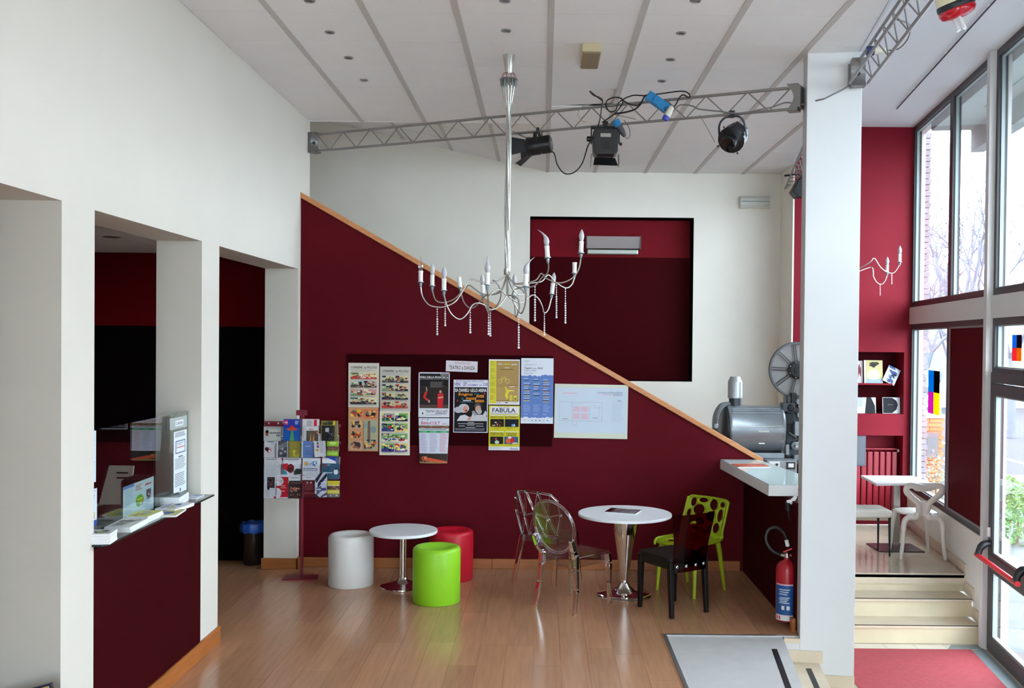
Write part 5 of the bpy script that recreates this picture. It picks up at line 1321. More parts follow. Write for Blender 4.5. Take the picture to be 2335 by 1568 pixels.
stack('leaflet_stack', 398, 1160, .26, .13, .020, -.1, [(226, 228, 232), (80, 90, 150), (200, 196, 120), (190, 196, 206)], 'white brochures with a blue strip on the ticket shelf', n=2)
stack('leaflet_stack', 398, 1147, .23, .12, .055, .12, [(150, 156, 156), (60, 66, 70), (200, 204, 206), (110, 116, 120)], 'grey photo leaflets fanned in a pile towards the jamb', n=4, tw=.08)
stack('leaflet_stack', 440, 1134, .16, .10, .008, .0, [(196, 202, 214), (140, 150, 190), (214, 216, 220)], 'single pale leaflet at the far end of the ticket shelf', n=1)
# folded programme standing upright
q0 = at(281, 1192, 'Z', SHZ); q1 = at(350, 1160, 'Z', SHZ)
hgt = at(281, 1112, 'X', q0.x).z - SHZ
p = B((206, 222, 230)); p.rect(0, 0, .34, .08, (90, 140, 200)); p.lines(.04, .3, .12, .9, 14, (170, 190, 210), .4, 4)
p.rect(.335, 0, .34, 1, (170, 190, 200)); p.ell(.52, .56, .135, .18, (104, 180, 40)); p.lines(.42, .62, .50, .55, 1, (206, 226, 90), .7, 1, 0); p.rect(.52, .55, .60, .64, (226, 150, 60)); p.rect(.53, .64, .59, .74, (220, 200, 200)); p.lines(.38, .62, .08, .26, 4, (196, 120, 110), .5); p.lines(.40, .64, .82, .9, 3, (150, 180, 190), .4)
p.words( .70, .92, .12, .19, (196, 60, 60)); p.rect(.74, .32, .90, .62, (90, 90, 96)); p.blobs(.72, .3, .92, .64, [(200, 200, 206), (60, 60, 66), (190, 80, 80)], 9, 5, .2); p.lines(.7, .94, .72, .92, 4, (160, 170, 180), .4)
ax = Vector((q1.x - q0.x, q1.y - q0.y, 0)); 
sheet('programme_board', (q0.x, q0.y, SHZ + .002), ax, (0, 0, 1), (-ax.y * -1, -ax.x, 0), ax.length, hgt, .003, p, 'upright folded programme with a green oval on the ticket shelf', 'programme')

# things in the dark room behind the glass
cq = at(272, 1085, 'Y', 7.7)
e = thing('office_chair', (cq.x, 7.7, 0), 'cream office chair with a slotted back behind the ticket glass', 'chair')
CRM = mat('cream chair shell', (206, 202, 188), .5)
zc = cq.z
m = MB(); m.prism([(-.16, 0, zc - .22), (.08, 0, zc - .22), (.11, 0, zc + .08), (-.08, 0, zc + .08)], (0, .02, 0)); m.build('backrest', CRM, e)
for dz in (.02, -.02): MB().box(-.02, .07, -.003, 0, zc + dz, zc + dz + .012).build('slot', BLACKP, e)
MB().box(-.20, .12, -.20, .16, zc - .26, zc - .23).build('seat', CRM, e)
for sx in (-.15, .08):
    for sy in (-.15, .12): MB().tube([(sx, sy, zc - .25), (sx, sy, 0)], .012, 8).build('leg', BLACKM, e)
dk = thing('ticket_desk', (-3.0, 6.3, 0), 'dark desk inside the ticket office behind the glass', 'desk')
MB().box(-.30, .34, -1.1, 1.1, .90, .93).build('top', mat('dark desk', (52, 34, 34), .4), dk)
for sx in (-.27, .32):
    for sy in (-1.06, 1.06): MB().box(sx - .02, sx + .02, sy - .02, sy + .02, 0, .90).build('leg', BLACKM, dk)
mq = at(345, 1115, 'Z', .93)
e = thing('office_machine', (-2.91, 7.2, .93), 'black office printer with a green light behind the ticket glass', 'printer')
MB().box(-.13, .13, -.13, .13, 0, .24).build('body', mat('dark grey plastic', (38, 42, 44), .35), e, bevel=.03)
MB().box(.06, .09, -.133, -.13, .15, .19).build('indicator', mat('green indicator', (60, 170, 130), .4), e)
MB().box(-.10, .10, -.09, .09, .241, .246).build('lid', BLACKP, e)
e = thing('paper_tray', (-2.80, 5.62, .93), 'beige tray of papers on the desk behind the glass', 'tray')
MB().box(-.12, .12, -.17, .17, 0, .05).build('tray_box', mat('beige plastic', (170, 160, 150), .6), e, bevel=.008)
MB().box(-.10, .10, -.15, .15, .051, .058).build('sheets', PAPERW, e)
# corner of a framed picture leaning in the nearest opening
q = at(114, 1558, 'Y', 4.60)
hh = (q.z - .166) / .961
e = thing('leaning_picture', (q.x, 4.60, 0), 'dark framed picture standing askew in the nearest opening, only its corner visible', 'picture')
Mt = XF((0, 0, q.z), (0, -.28, 0))
MB().box(-.60, 0, 0, .02, -hh, 0, Mt).build('frame', mat('navy frame', (36, 34, 60), .4), e)
MB().box(-.59, -.008, -.003, 0, -hh + .01, -.008, Mt).build('picture', mat('sandy picture', (206, 176, 120), .6, var=.3, scale=9), e)
# ------------------------------------------------------------------ chandelier
CHY = 7.43
hub = at(1156, 640, 'Y', CHY)
top_ = at(1158, 128, 'Y', CHY)
CH = Vector((hub.x, CHY, ZC))
e = thing('chandelier', CH, 'silver wire chandelier with twelve candle lamps and crystal strands', 'chandelier')
def ch(cx_, cy_, dy=0.0):
    """a spot of the chandelier, dy metres behind its rod"""
    q = at(930 + cx_ / 4.9, 500 + cy_ / 4.9, 'Y', CHY + dy)
    return q - CH
zc1 = at(1158, 168, 'Y', CHY).z - ZC
MB().lathe([(.047, 0), (.047, -.004), (.024, zc1), (.0001, zc1)], 28).build('canopy', SILVER, e, smooth=40)
zd = at(1160, 183, 'Y', CHY).z - ZC
MB().lathe([(.065, zd + .010), (.068, zd + .006), (.068, zd), (.02, zd - .004)], 28).build('spreader_disc', mat('steel grey', (130, 134, 132), .35, .8), e, smooth=40)
m = MB()
for i in range(12):
    a = 2 * math.pi * i / 12
    m.tube([(.055 * math.cos(a), .055 * math.sin(a), zd), (.055 * math.cos(a), .055 * math.sin(a), zd - .035), (.052 * math.cos(a), .052 * math.sin(a), zd - .05)], [.008, .008, .004], 8)
m.build('wire_clamp', mat('steel grey', (0, 0, 0)), e)
zn = at(1160, 258, 'Y', CHY).z - ZC; zh = at(1155, 618, 'Y', CHY).z - ZC
for i in range(12):
    a = 2 * math.pi * i / 12; r2 = .012 + .006 * (i % 2)
    pts = [(.052 * math.cos(a), .052 * math.sin(a), zd - .045), (.034 * math.cos(a), .034 * math.sin(a), (zd + zn) / 2), (r2 * math.cos(a), r2 * math.sin(a), zn)]
    for k in range(1, 9):
        aa = a + k * .35; pts.append((r2 * math.cos(aa) + .004 * math.sin(k), r2 * math.sin(aa), zn + (zh - zn) * k / 8))
    MB().tube(spline(pts, 3), .0042, 6).build('stem_wire', SILVER, e, smooth=60)
m = MB()
for i in range(10):
    a = 2 * math.pi * i / 10
    m.tube(spline([(.02 * math.cos(a), .02 * math.sin(a), zc1 + .003), (.045 * math.cos(a), .045 * math.sin(a), zc1 + .0), (.055 * math.cos(a), .055 * math.sin(a), zd + .01)], 4), .0018, 5)
m.build('power_leads', mat('red brown lead', (130, 40, 44), .5), e)
MB().lathe([(.024, zh + .02), (.024, zh - .02), (.018, zh - .03)], 16).build('collar', SILVER, e, smooth=40)
ARMS = [
 (0.0, [(1095, 615), (1010, 690), (870, 710), (700, 670), (640, 760), (540, 910), (430, 970), (330, 980), (230, 950), (160, 850), (143, 740)], 'flame_clear', 0),
 (.30, [(1098, 620), (1040, 800), (930, 840), (820, 825), (740, 770), (680, 735), (620, 790), (520, 890), (400, 930), (310, 900), (272, 780)], 'cone', 0),
 (-.40, [(1105, 640), (1105, 830), (1060, 920), (990, 990), (920, 1005), (860, 960), (790, 935), (720, 960), (660, 1060), (580, 1115), (490, 1060), (430, 950), (403, 835)], 'cone', 0),
 (.48, [(1105, 640), (1050, 780), (940, 840), (870, 850), (820, 900), (760, 970), (690, 990), (630, 930), (600, 840), (590, 800)], 'none', -.14),
 (-.60, [(1105, 640), (1115, 840), (1030, 790), (960, 800), (900, 880), (885, 950), (890, 1020), (905, 1045), (900, 930), (892, 850), (888, 775)], 'flame', 0),
 (.58, [(1100, 620), (1000, 690), (950, 680), (1010, 730), (1040, 850), (990, 970), (910, 1025), (860, 960), (842, 885)], 'cone', -.06),
 (.60, [(1115, 640), (1160, 760), (1230, 840), (1300, 830), (1250, 770), (1180, 800), (1170, 900), (1230, 1020), (1205, 1090), (1195, 1000), (1188, 885)], 'cone', 0),
 (-.58, [(1110, 640), (1112, 830), (1170, 850), (1230, 890), (1245, 980), (1240, 1030), (1275, 1045), (1310, 950), (1320, 850), (1315, 790)], 'bent', .02),
 (-.42, [(1115, 620), (1200, 740), (1300, 760), (1420, 740), (1500, 650), (1560, 600), (1572, 520), (1565, 470)], 'bent_l', -.08),
 (-.20, [(1115, 620), (1180, 710), (1300, 710), (1430, 680), (1490, 605), (1550, 660), (1680, 710), (1800, 680), (1880, 610), (1920, 520), (1934, 415)], 'cone', .02),
 (.30, [(1120, 630), (1200, 720), (1400, 710), (1500, 690), (1570, 620), (1650, 700), (1760, 765), (1830, 730), (1862, 640)], 'none', 0),
 (.42, [(1110, 640), (1112, 830), (1180, 900), (1260, 935), (1340, 880), (1400, 845), (1460, 890), (1500, 970), (1525, 1045), (1570, 1000), (1605, 870)], 'cone', .10)]
CANDLE = mat('white candle sleeve', (236, 236, 232), .45)
FROST = mat('frosted bulb', (186, 184, 188), .3, spec=.5)
CLEARB = thin_glass('clear bulb glass', (.93, .93, .93), .9, .05, .12)
PANM = mat('grey drip pan', (140, 156, 160), .3, .7)
def candle(base, kind, tilt, parent):
    """drip pan, sleeve and bulb standing on an arm end"""
    M = Matrix.Translation(Vector(base)) @ Matrix.Rotation(tilt, 4, 'Y')
    cn = MB().lathe([(.0165, .030), (.0165, .098), (.018, .102), (.0175, .110), (.0165, .112)], 14, M).build('candle_sleeve', CANDLE, parent, smooth=40)
    MB().lathe([(.0025, -.02), (.010, -.002), (.012, .018), (.008, .022), (.024, .026), (.024, .030), (.0165, .031)], 16, M).build('drip_pan', PANM, cn, smooth=40)
    if kind == 'none': return
    if kind == 'cone': prof = [(.011, .112), (.016, .126), (.019, .145), (.017, .165), (.010, .185), (.003, .197), (.0001, .199)]; pts = None
    else: prof = [(.011, .112), (.017, .124), (.0205, .142), (.017, .162), (.009, .184), (.0045, .202), (.002, .222), (.0006, .230)]
    b = MB(); bend = {'bent': 1, 'bent_l': -1}.get(kind, 0)
    if bend:
        b.tube([M @ Vector((bend * 9 * max(0, z - .15) ** 2, 0, z)) for r, z in prof], [r for r, z in prof], 14)
    else: b.lathe(prof, 14, M)
    b.build('bulb', CLEARB if kind == 'flame_clear' else FROST, cn, smooth=60)
for dy, pts, kind, tilt in ARMS:
    n = len(pts)
    P3 = [ch(a, b, dy * (i / (n - 1)) ** .8) for i, (a, b) in enumerate(pts)]
    P3[0] = Vector((P3[0].x * .6, 0, P3[0].z))
    MB().tube(spline(P3, 6), .0052, 8).build('arm', SILVER, e, smooth=60)
    candle(P3[-1], kind, tilt, e)
STR = [(328, 990, 1295, -.02), (417, 935, 1195, .28), (697, 1000, 1275, -.36), (902, 1050, 1295, -.56), (922, 1035, 1310, .5), (1238, 1050, 1445, -.5), (1420, 742, 1140, -.33), (1525, 1050, 1300, .38), (1660, 700, 1105, .26), (1760, 765, 1165, -.14)]
CRY = mat('crystal', (226, 228, 232), .08, spec=.9)
for cx_, y0, y1, dy in STR:
    a = ch(cx_, y0, dy); b = ch(cx_, y1, dy)
    m = MB(); L = (a - b).length; n = max(5, int(L / .0175))
    for i in range(n):
        q = a.lerp(b, (i + .5) / n); r = .0072 if i > n * .35 else .0050
        if i == n - 1: r = .0085
        m.sph(q, r, 7, 5, (1, .8, 1.05))
    m.tube([a, b], .0008, 4)
    m.build('crystal_strand', CRY, e)

# ------------------------------------------------------------------ lighting trusses
def truss(name, A, B, label, h=.16, bays=12, w=.13, ends=True, tri=True, tie=True):
    A, B = Vector(A), Vector(B); mid = (A + B) / 2
    e = thing(name, mid, label, 'truss')
    A, B = A - mid, B - mid
    t = (B - A).normalized(); sd = t.cross(Vector((0, 0, 1))).normalized(); up = Vector((0, 0, 1))
    cs_ = [up * h / 2, -up * h / 2] if not tri else [up * h / 2, -up * h / 2 + sd * w / 2, -up * h / 2 - sd * w / 2]
    L = (B - A).length; i0, i1 = .09, L - .09
    for c in cs_: MB().tube([A + t * i0 + c, A + t * i1 + c], .0125 if c is cs_[0] else .011, 8).build('chord', TRUSSM, e, smooth=50)
    st = (i1 - i0) / bays
    def brace(p, q): MB().tube([p, q], .0055, 6).build('brace', TRUSSM, e, smooth=50)
    for k in range(bays):
        for c in (cs_[1:] if tie else cs_[2:]):
            brace(A + t * (i0 + st * k) + cs_[0], A + t * (i0 + st * (k + .5)) + c)
            brace(A + t * (i0 + st * (k + .5)) + c, A + t * (i0 + st * (k + 1)) + cs_[0])
        if tri and tie: brace(A + t * (i0 + st * (k + .5)) + cs_[1], A + t * (i0 + st * (k + .5)) + cs_[2])
    if ends:
        for P, d in ((A, t), (B, -t)):
            b = MB(); pts = []
            for i in range(9):
                a = math.pi * i / 8; pts.append((.03 + .055 * (1 - math.sin(a)), -h / 2 - .02 + (h + .04) * i / 8))
            poly = [(0, -h / 2 - .02)] + [(x_, z_) for x_, z_ in pts] + [(0, h / 2 + .02)]
            b.prism([P + d * (x_ + .025) + up * z_ - sd * .05 for x_, z_ in poly], sd * .10)
            b.build('end_plate', mat('cast end plate', (136, 134, 132), .45, .7), e)
            MB().box(-.012, .012, -.06, .06, -h / 2, h / 2, basis(P + d * .012, d, sd, up)).build('wall_plate', mat('cast end plate', (0, 0, 0)), e)
            MB().tube([P + d * .01, P + d * .06], .018, 8).build('pivot', BLACKM, e)
    return e
TA_ = at(706, 327, 'X', XL + .003); TB_ = at(1830, 222, 'Y', 7.42)
TZ = (TA_.z + TB_.z) / 2
truss('lighting_truss', TA_, TB_, 'long aluminium lighting truss spanning from left wall to column', bays=14, tri=False)
T2A = at(1801, 420, 'Y', 12.50); T2B = Vector((2.22, 7.60, T2A.z + .02))
truss('lighting_truss', (T2A.x, 12.53, T2A.z), T2B, 'lighting truss half hidden behind the column, running to the back wall', bays=18)
T3A = at(1953, 172, 'Y', 7.24)
T3d = Vector((-.15, -1, 0)).normalized()
T3B = at(2068, 10, 'Z', T3A.z)
T3d = (Vector((T3B.x, T3B.y, T3A.z)) - T3A).normalized()
truss('lighting_truss', T3A, T3A + T3d * 4.2, 'lighting truss at top right running from the column towards the camera', bays=15, tie=False)

def trp(u, v, dz=0):
    """point in the vertical plane of the long truss"""
    d = ray(u, v); n_ = (TB_ - TA_); n_ = Vector((-n_.y, n_.x, 0)).normalized()
    return EYE + d * ((TA_ - EYE).dot(n_) / d.dot(n_))
# spotlights -----------------------------------------------------------------
def clampyoke(e, top, body, w, name='yoke', slots=False):
    """clamp above and a U-shaped yoke round the lamp body (local coordinates)"""
    top, body = Vector(top), Vector(body)
    MB().box(-.018, .018, -.022, .022, top.z - .015, top.z + .045, XF((top.x, top.y, 0))).build('clamp', mat('clamp grey', (150, 150, 148), .4, .6), e)
# lamp 1: black fresnel with barn doors, seen from its back right
L1 = trp(1226, 332)
e = thing('stage_spotlight', L1, 'black barn door spotlight, leftmost on the long truss', 'spotlight', group='spotlights on the long truss')
e.scale = (.86, .86, .86)
d1 = Vector((-.93, .25, -.10)).normalized()           # beam direction
M1 = aim((0, 0, 0), d1)
MB().lathe([(.02, -.145), (.075, -.14), (.085, -.12), (.085, -.03), (.092, -.02), (.092, .07), (.098, .075), (.098, .10), (.085, .10)], 20, M1).build('body', BLACKM, e, smooth=35)
MB().lathe([(.001, -.1465), (.03, -.1465), (.034, -.143)], 14, M1).build('rear_cap', mat('grey rear cap', (110, 110, 114), .3, .5), e)
m = MB()
for i in range(14):
    a = 2 * math.pi * i / 14; m.box(.06, .089, -.004, .004, -.13, -.04, M1 @ Matrix.Rotation(a, 4, 'Z'))
m.build('cooling_fin', BLACKM, e)
x_ = M1.to_3x3() @ Vector((1, 0, 0)); y_ = M1.to_3x3() @ Vector((0, 1, 0)); f_ = d1 * .10
for sx, sy, ln in ((1, 0, .15), (-1, 0, .15), (0, 1, .14), (0, -1, .14)):
    o_ = (x_ * sx + y_ * sy) * .088; tv = (y_ * sx - x_ * sy)
    out = (d1 * .85 + (x_ * sx + y_ * sy) * .5).normalized()
    q = [f_ + o_ - tv * .06, f_ + o_ + tv * .06, f_ + o_ + tv * .09 + out * ln, f_ + o_ - tv * .09 + out * ln]
    MB().prism(q, (x_ * sx + y_ * sy) * .003).build('barn_door', BLACKM, e)
tz = (trp(1228, 298).z - L1.z) / .86
m = MB(); sd = Vector((-d1.y, d1.x, 0)).normalized()
for k in (-1, 1): m.tube(spline([Vector((0, 0, tz - .02)), Vector((0, 0, tz - .022)) + sd * k * .05, sd * k * .085 + Vector((0, 0, tz - .05)), sd * k * .10], 4), .009, 6, flat=2)
m.build('yoke', BLACKM, e)
for k in (-.045, -.02, .02, .045): MB().tube([d1 * k * 1.0 + Vector((0, 0, .085)), d1 * k * .9 + Vector((0, 0, .14))], .006, 5).build('yoke_slat', BLACKM, e)
MB().box(-.016, .016, -.02, .02, tz - .03, tz + .03).build('clamp', mat('clamp grey', (0, 0, 0)), e)
# lamp 2: boxy black floodlight with one barn door below
L2 = trp(1380, 322)
e = thing('stage_spotlight', L2, 'boxy black spotlight with a flap below, middle of the long truss', 'spotlight', group='spotlights on the long truss')
BX = mat('spot black enamel', (26, 26, 28), .35)
sc2 = 1.0
m = MB(); pr_ = [(-.10, -.10), (-.105, .06), (-.09, .085), (.09, .085), (.105, .06), (.10, -.10), (.07, -.125), (-.07, -.125)]
m.prism([(a, -.10, b) for a, b in pr_], (0, .22, 0)); m.build('body', BX, e, bevel=.006)
MB().box(-.045, .04, -.104, -.10, .015, .045).build('rating_plate', mat('plate grey', (150, 150, 140), .4, .3), e)
MB().box(-.028, .028, -.106, -.10, -.085, -.02).build('vent', mat('vent black', (6, 6, 8), .6), e)
m = MB(); m.prism([(-.085, .02, -.13), (.085, .02, -.135), (.105, -.05, -.21), (-.10, -.05, -.205)], (0, .003, 0)); m.build('barn_door', BX, e)
for k in (-1, 1): MB().prism([(k * .112, 0, -.10), (k * .112, .1, -.10), (k * .118, .1, -.20), (k * .118, .03, -.18)], (.003, 0, 0)).build('barn_door', BX, e)
tz = trp(1383, 285).z - L2.z
m = MB(); m.box(-.115, .115, -.01, .03, tz - .03, tz - .012); 
for k in (-1, 1): m.box(k * .115 - .005, k * .115 + .005, -.01, .03, -.02, tz - .012)
m.build('yoke', BLACKM, e)
MB().lathe([(.022, 0), (.022, .03), (.014, .034)], 12, aim((-.12, .01, .02), (-1, 0, 0))).build('tilt_knob', BLACKP, e, smooth=40)
MB().lathe([(.012, 0), (.012, .02)], 10, aim((.12, .01, -.02), (1, 0, 0))).build('tilt_knob', BLACKP, e, smooth=40)
MB().box(-.02, .02, -.02, .02, tz - .02, tz + .03).build('clamp', mat('clamp grey', (0, 0, 0)), e)
# lamp 3: profile spot pointing down to the camera
L3 = trp(1668, 318)
e = thing('stage_spotlight', L3, 'black profile spotlight with a round lens, rightmost on the long truss', 'spotlight', group='spotlights on the long truss')
d3 = Vector((-.42, -.78, -.48)).normalized(); M3 = aim((0, 0, 0), d3)
m = MB(); hx = [(.098 * math.cos(math.radians(60 * i + 20)), .098 * math.sin(math.radians(60 * i + 20))) for i in range(6)]
m.prism([M3 @ Vector((a, b, -.16)) for a, b in hx], d3 * .17); m.build('housing', BLACKM, e, bevel=.004)
m = MB()
for i in range(6):
    a = math.radians(60 * i + 50)
    for zz in (-.14, -.105, -.07, -.035):
        m.box(.082, .090, -.030, .030, zz, zz + .02, M3 @ Matrix.Rotation(a, 4, 'Z'))
m.build('vent_rib', mat('worn black', (62, 66, 74), .35, .4), e)
MB().lathe([(.10, .0), (.105, .012), (.085, .022), (.062, .04), (.058, .10), (.052, .105)], 20, M3).build('lens_tube', BLACKM, e, smooth=35)
MB().lathe([(.052, .104), (.056, .118), (.050, .122), (.0001, .114)], 20, M3).build('lens', mat('dark lens', (10, 10, 12), .05), e, smooth=35)
for a in (20, 110, 200, 290):
    q = M3 @ Vector((.115 * math.cos(math.radians(a)), .115 * math.sin(math.radians(a)), .02))
    mm = MB(); mm.tube([q * .85, q], .003, 5); mm.sph(q, .008, 8, 6); mm.build('shutter_knob', BLACKP, e)
tz = trp(1666, 262).z - L3.z
sd = d3.cross(Vector((0, 0, 1))).normalized()
m = MB()
for k in (-1, 1): m.tube(spline([Vector((0, 0, tz - .012)), sd * k * .06 + Vector((0, 0, tz - .02)), sd * k * .10 + Vector((0, 0, tz - .075)), sd * k * .108 - d3 * .05], 5), .008, 6, flat=1.8)
m.build('yoke', mat('worn black', (0, 0, 0)), e)
MB().box(-.02, .02, -.02, .02, tz - .02, tz + .03).build('clamp', mat('clamp grey', (0, 0, 0)), e)
# lamp 4: on the rear truss, its corner shows beside the column
q = at(1836, 425, 'Y', 11.4)
e = thing('stage_spotlight', q, 'black spotlight peeping out beside the column on the rear truss', 'spotlight')
MB().prism([(-.14, 0, -.05), (-.06, 0, .10), (.12, 0, .12), (.12, 0, -.10), (-.08, 0, -.12)], (0, .2, 0)).build('body', BLACKM, e, bevel=.006)
MB().box(-.02, .02, .08, .12, .1, .26).build('yoke', BLACKM, e)
MB().bar((-.24, 0, .12), (.02, 0, .16), .02, .02).build('bar', BLACKM, e)

# cables and connectors on the truss ------------------------------------------
def cable(pts, r, label, m=BLACKP, off=-.03, n=6):
    P3 = [trp(a, b) + Vector((0, off, 0)) for a, b in pts]
    return MB().tube(spline(P3, n), r, 6).build('cable', m, smooth=60, label=label, cat='cable', group='cables on the long truss')
cable([(1256, 346), (1264, 352), (1270, 375), (1282, 393), (1295, 398), (1312, 392), (1328, 372), (1340, 335), (1352, 312), (1366, 280), (1372, 240), (1373, 232), (1360, 222), (1345, 210)], .0055, 'black cable looping below the two left spotlights')
cable([(1372, 282), (1400, 262), (1418, 240), (1416, 228), (1400, 225), (1384, 232), (1381, 245), (1390, 257), (1403, 254), (1412, 235), (1440, 221), (1470, 221), (1510, 216), (1552, 211), (1568, 216), (1571, 224), (1565, 226)], .0055, 'black cable coiled in a loop over the middle spotlight', off=-.045)
cable([(1400, 262), (1420, 260), (1445, 253), (1460, 240), (1470, 222), (1490, 220), (1500, 228)], .0075, 'thick black cable running to the blue socket box', off=-.05)
cable([(1418, 231), (1435, 240), (1452, 243), (1462, 235)], .0065, 'short black cable sagging under the upper chord', off=-.04)
cable([(1512, 250), (1535, 246), (1548, 225), (1556, 219), (1566, 224)], .006, 'black cable from the blue box up to the chord', off=-.04)
GREYC = mat('grey cable', (120, 118, 116), .5)
cable([(1530, 262), (1548, 242), (1575, 243), (1590, 250), (1610, 253), (1640, 256), (1670, 260), (1700, 258), (1730, 252), (1760, 246), (1790, 236), (1820, 240), (1840, 239)], .006, 'grey cable running along the truss to the column', GREYC)
cable([(1345, 206), (1352, 215), (1365, 220), (1374, 226), (1374, 240)], .006, 'grey brown cable dropping out of the raised ceiling tile', mat('brown grey cable', (110, 96, 90), .5), off=.02)
cable([(1374, 240), (1400, 258), (1425, 264), (1450, 270)], .004, 'thin beige cable slanting behind the middle spotlight', mat('beige cable', (170, 160, 140), .5), off=.03)
cable([(1350, 238), (1328, 244), (1318, 260), (1324, 274), (1336, 280)], .003, 'thin beige wire hanging in a loop left of the middle spotlight', mat('beige cable', (0, 0, 0)), off=-.02)
cable([(1422, 276), (1432, 290), (1436, 308), (1430, 318), (1424, 312)], .003, 'thin brown wire hanging right of the middle spotlight', mat('brown grey cable', (0, 0, 0)))
MB().tube([trp(1838, 239) + Vector((0, -.07, 0)), at(1880, 225, 'Y', 7.24), at(1920, 205, 'Y', 7.22), at(1950, 187, 'Y', 7.20)], .006, 6).build('cable', GREYC, label='grey cable crossing the column between two trusses', cat='cable')
safety = MB().tube([trp(1596, 262), trp(1630, 324)], .0025, 5).build('safety_wire', GREYC, label='thin safety wire from truss to the right spotlight', cat='wire')
q = trp(1500, 238) + Vector((0, -.05, 0))
e = thing('socket_box', q, 'bright blue socket box strapped to the long truss', 'socket')
a1 = math.radians(-35)
Mq = Matrix.Rotation(-a1, 4, 'Y')
MB().box(-.11, .09, -.03, .03, -.038, .038, Mq).build('body', mat('cyan blue plastic', (10, 120, 176), .4), e, bevel=.008)
MB().box(-.05, .01, -.048, -.03, -.034, .034, Mq).build('flap', mat('cyan blue plastic', (0, 0, 0)), e, bevel=.005)
MB().lathe([(.024, 0), (.024, .02), (.018, .02), (.018, .004)], 14, Mq @ aim((.085, -.03, -.01), (.4, -1, 0))).build('outlet', BLUEP, e, smooth=40)
q = trp(1522, 262) + Vector((0, -.07, 0))
e = thing('cable_plug', q, 'white plug with a blue end hanging beside the blue socket box', 'plug')
Mq = Matrix.Rotation(math.radians(28), 4, 'Y')
MB().lathe([(.026, -.03), (.026, .02), (.020, .05), (.012, .06)], 14, Mq).build('shell', mat('ivory plastic', (206, 202, 184), .4), e, smooth=40)
MB().lathe([(.0265, -.062), (.0265, -.03)], 14, Mq).build('coupling', mat('royal blue plastic', (50, 60, 170), .4), e, smooth=40)
q = trp(1410, 290) + Vector((0, -.04, 0))
e = thing('cable_plug', q, 'dark plug with a blue collar behind the middle spotlight', 'plug')
Mq = Matrix.Rotation(math.radians(-32), 4, 'Y')
MB().lathe([(.03, .0), (.032, .05), (.028, .055)], 14, Mq).build('coupling', mat('cyan blue plastic', (0, 0, 0)), e, smooth=40)
MB().lathe([(.014, -.10), (.02, -.08), (.027, -.04), (.027, 0)], 14, Mq).build('shell', mat('dark grey rubber', (60, 62, 66), .5), e, smooth=40)
q = T3A + T3d * .62
e = thing('cable_plug', q, 'navy and cream plug on the truss at top right', 'plug')
cr = -T3d.cross(Vector((0, 0, 1))).normalized()
MB().lathe([(.03, -.05), (.032, 0), (.026, .0)], 12, aim((0, 0, 0), cr)).build('coupling', mat('navy plastic', (34, 48, 90), .4), e, smooth=40)
MB().lathe([(.026, 0), (.024, .06), (.012, .09)], 12, aim((0, 0, 0), cr)).build('shell', mat('ivory plastic', (0, 0, 0)), e, smooth=40)
MB().tube(spline([q + cr * .085, q + cr * .15 + T3d * .03, q + cr * .19 + T3d * .12 + Vector((0, 0, .04)), q + T3d * .3 + cr * .16 + Vector((0, 0, .07)), q + T3d * .45 + cr * .05 + Vector((0, 0, .06))], 6), .005, 6).build('cable', mat('brown grey cable', (0, 0, 0)), label='brown cable bowed beside the truss at top right', cat='cable')

# ------------------------------------------------------------------ ceiling fittings
k = 0
DL = [((706, 1), 'at the left'), ((752, 73), ''), ((795, 131), ''), ((830, 182), ''), ((1151, 1), ''), ((1154, 69), ''), ((1586, 1), ''), ((1553, 75), ''), ((1529, 135), ''), ((1509, 184), '')]
DLL = ['recessed downlight cut by the top edge, left row', 'second nearest downlight of the left row', 'third downlight of the left row', 'furthest downlight of the left row',
       'recessed downlight cut by the top edge, middle row', 'downlight just above the chandelier canopy', 'recessed downlight cut by the top edge, right row', 'second nearest downlight of the right row', 'third downlight of the right row', 'furthest downlight of the right row']
for ((u, v), _), lb_ in zip(DL, DLL):
    q = at(u, v, 'Z', ZC)
    e = thing('downlight', (q.x, q.y, ZC - .006), lb_, 'downlight', group='recessed downlights in the tiled ceiling')
    MB().lathe([(.036, .006), (.036, .001), (.033, -.002), (.024, -.001), (.022, .006)], 20).build('ring', mat('downlight ring', (150, 146, 144), .35, .6), e, smooth=40)
    MB().lathe([(.023, .003), (.012, .0045), (.0001, .005)], 16).build('lamp', mat('unlit lamp', (70, 70, 72), .2), e)
q = at(255, 541, 'Z', 3.01)
e = thing('downlight', (q.x, q.y, 3.009), 'downlight in the ceiling of the dark side room', 'downlight')
MB().lathe([(.07, .006), (.07, .0), (.05, -.002), (.045, .006)], 20).build('ring', mat('downlight ring', (0, 0, 0)), e, smooth=40)
MB().lathe([(.046, .003), (.0001, .005)], 16).build('lamp', mat('unlit lamp', (0, 0, 0)), e)
a = at(1322, 156, 'Z', ZC - .06); b = at(1372, 117, 'Z', ZC - .06)
e = thing('ceiling_speaker', ((a.x + b.x) / 2, (a.y + b.y) / 2, ZC - .07), 'square beige box speaker fixed to the ceiling tiles', 'speaker')
w, d = (b.x - a.x) / 2, (b.y - a.y) / 2
MB().box(-w, w, -d, d, .010, .07).build('case', mat('beige case', (190, 176, 140), .6), e, bevel=.006)
MB().box(-w * .88, w * .88, -d * .9, d * .92, 0, .011).build('grille', mat('tan grille', (140, 122, 98), .8, var=.1, scale=60), e)
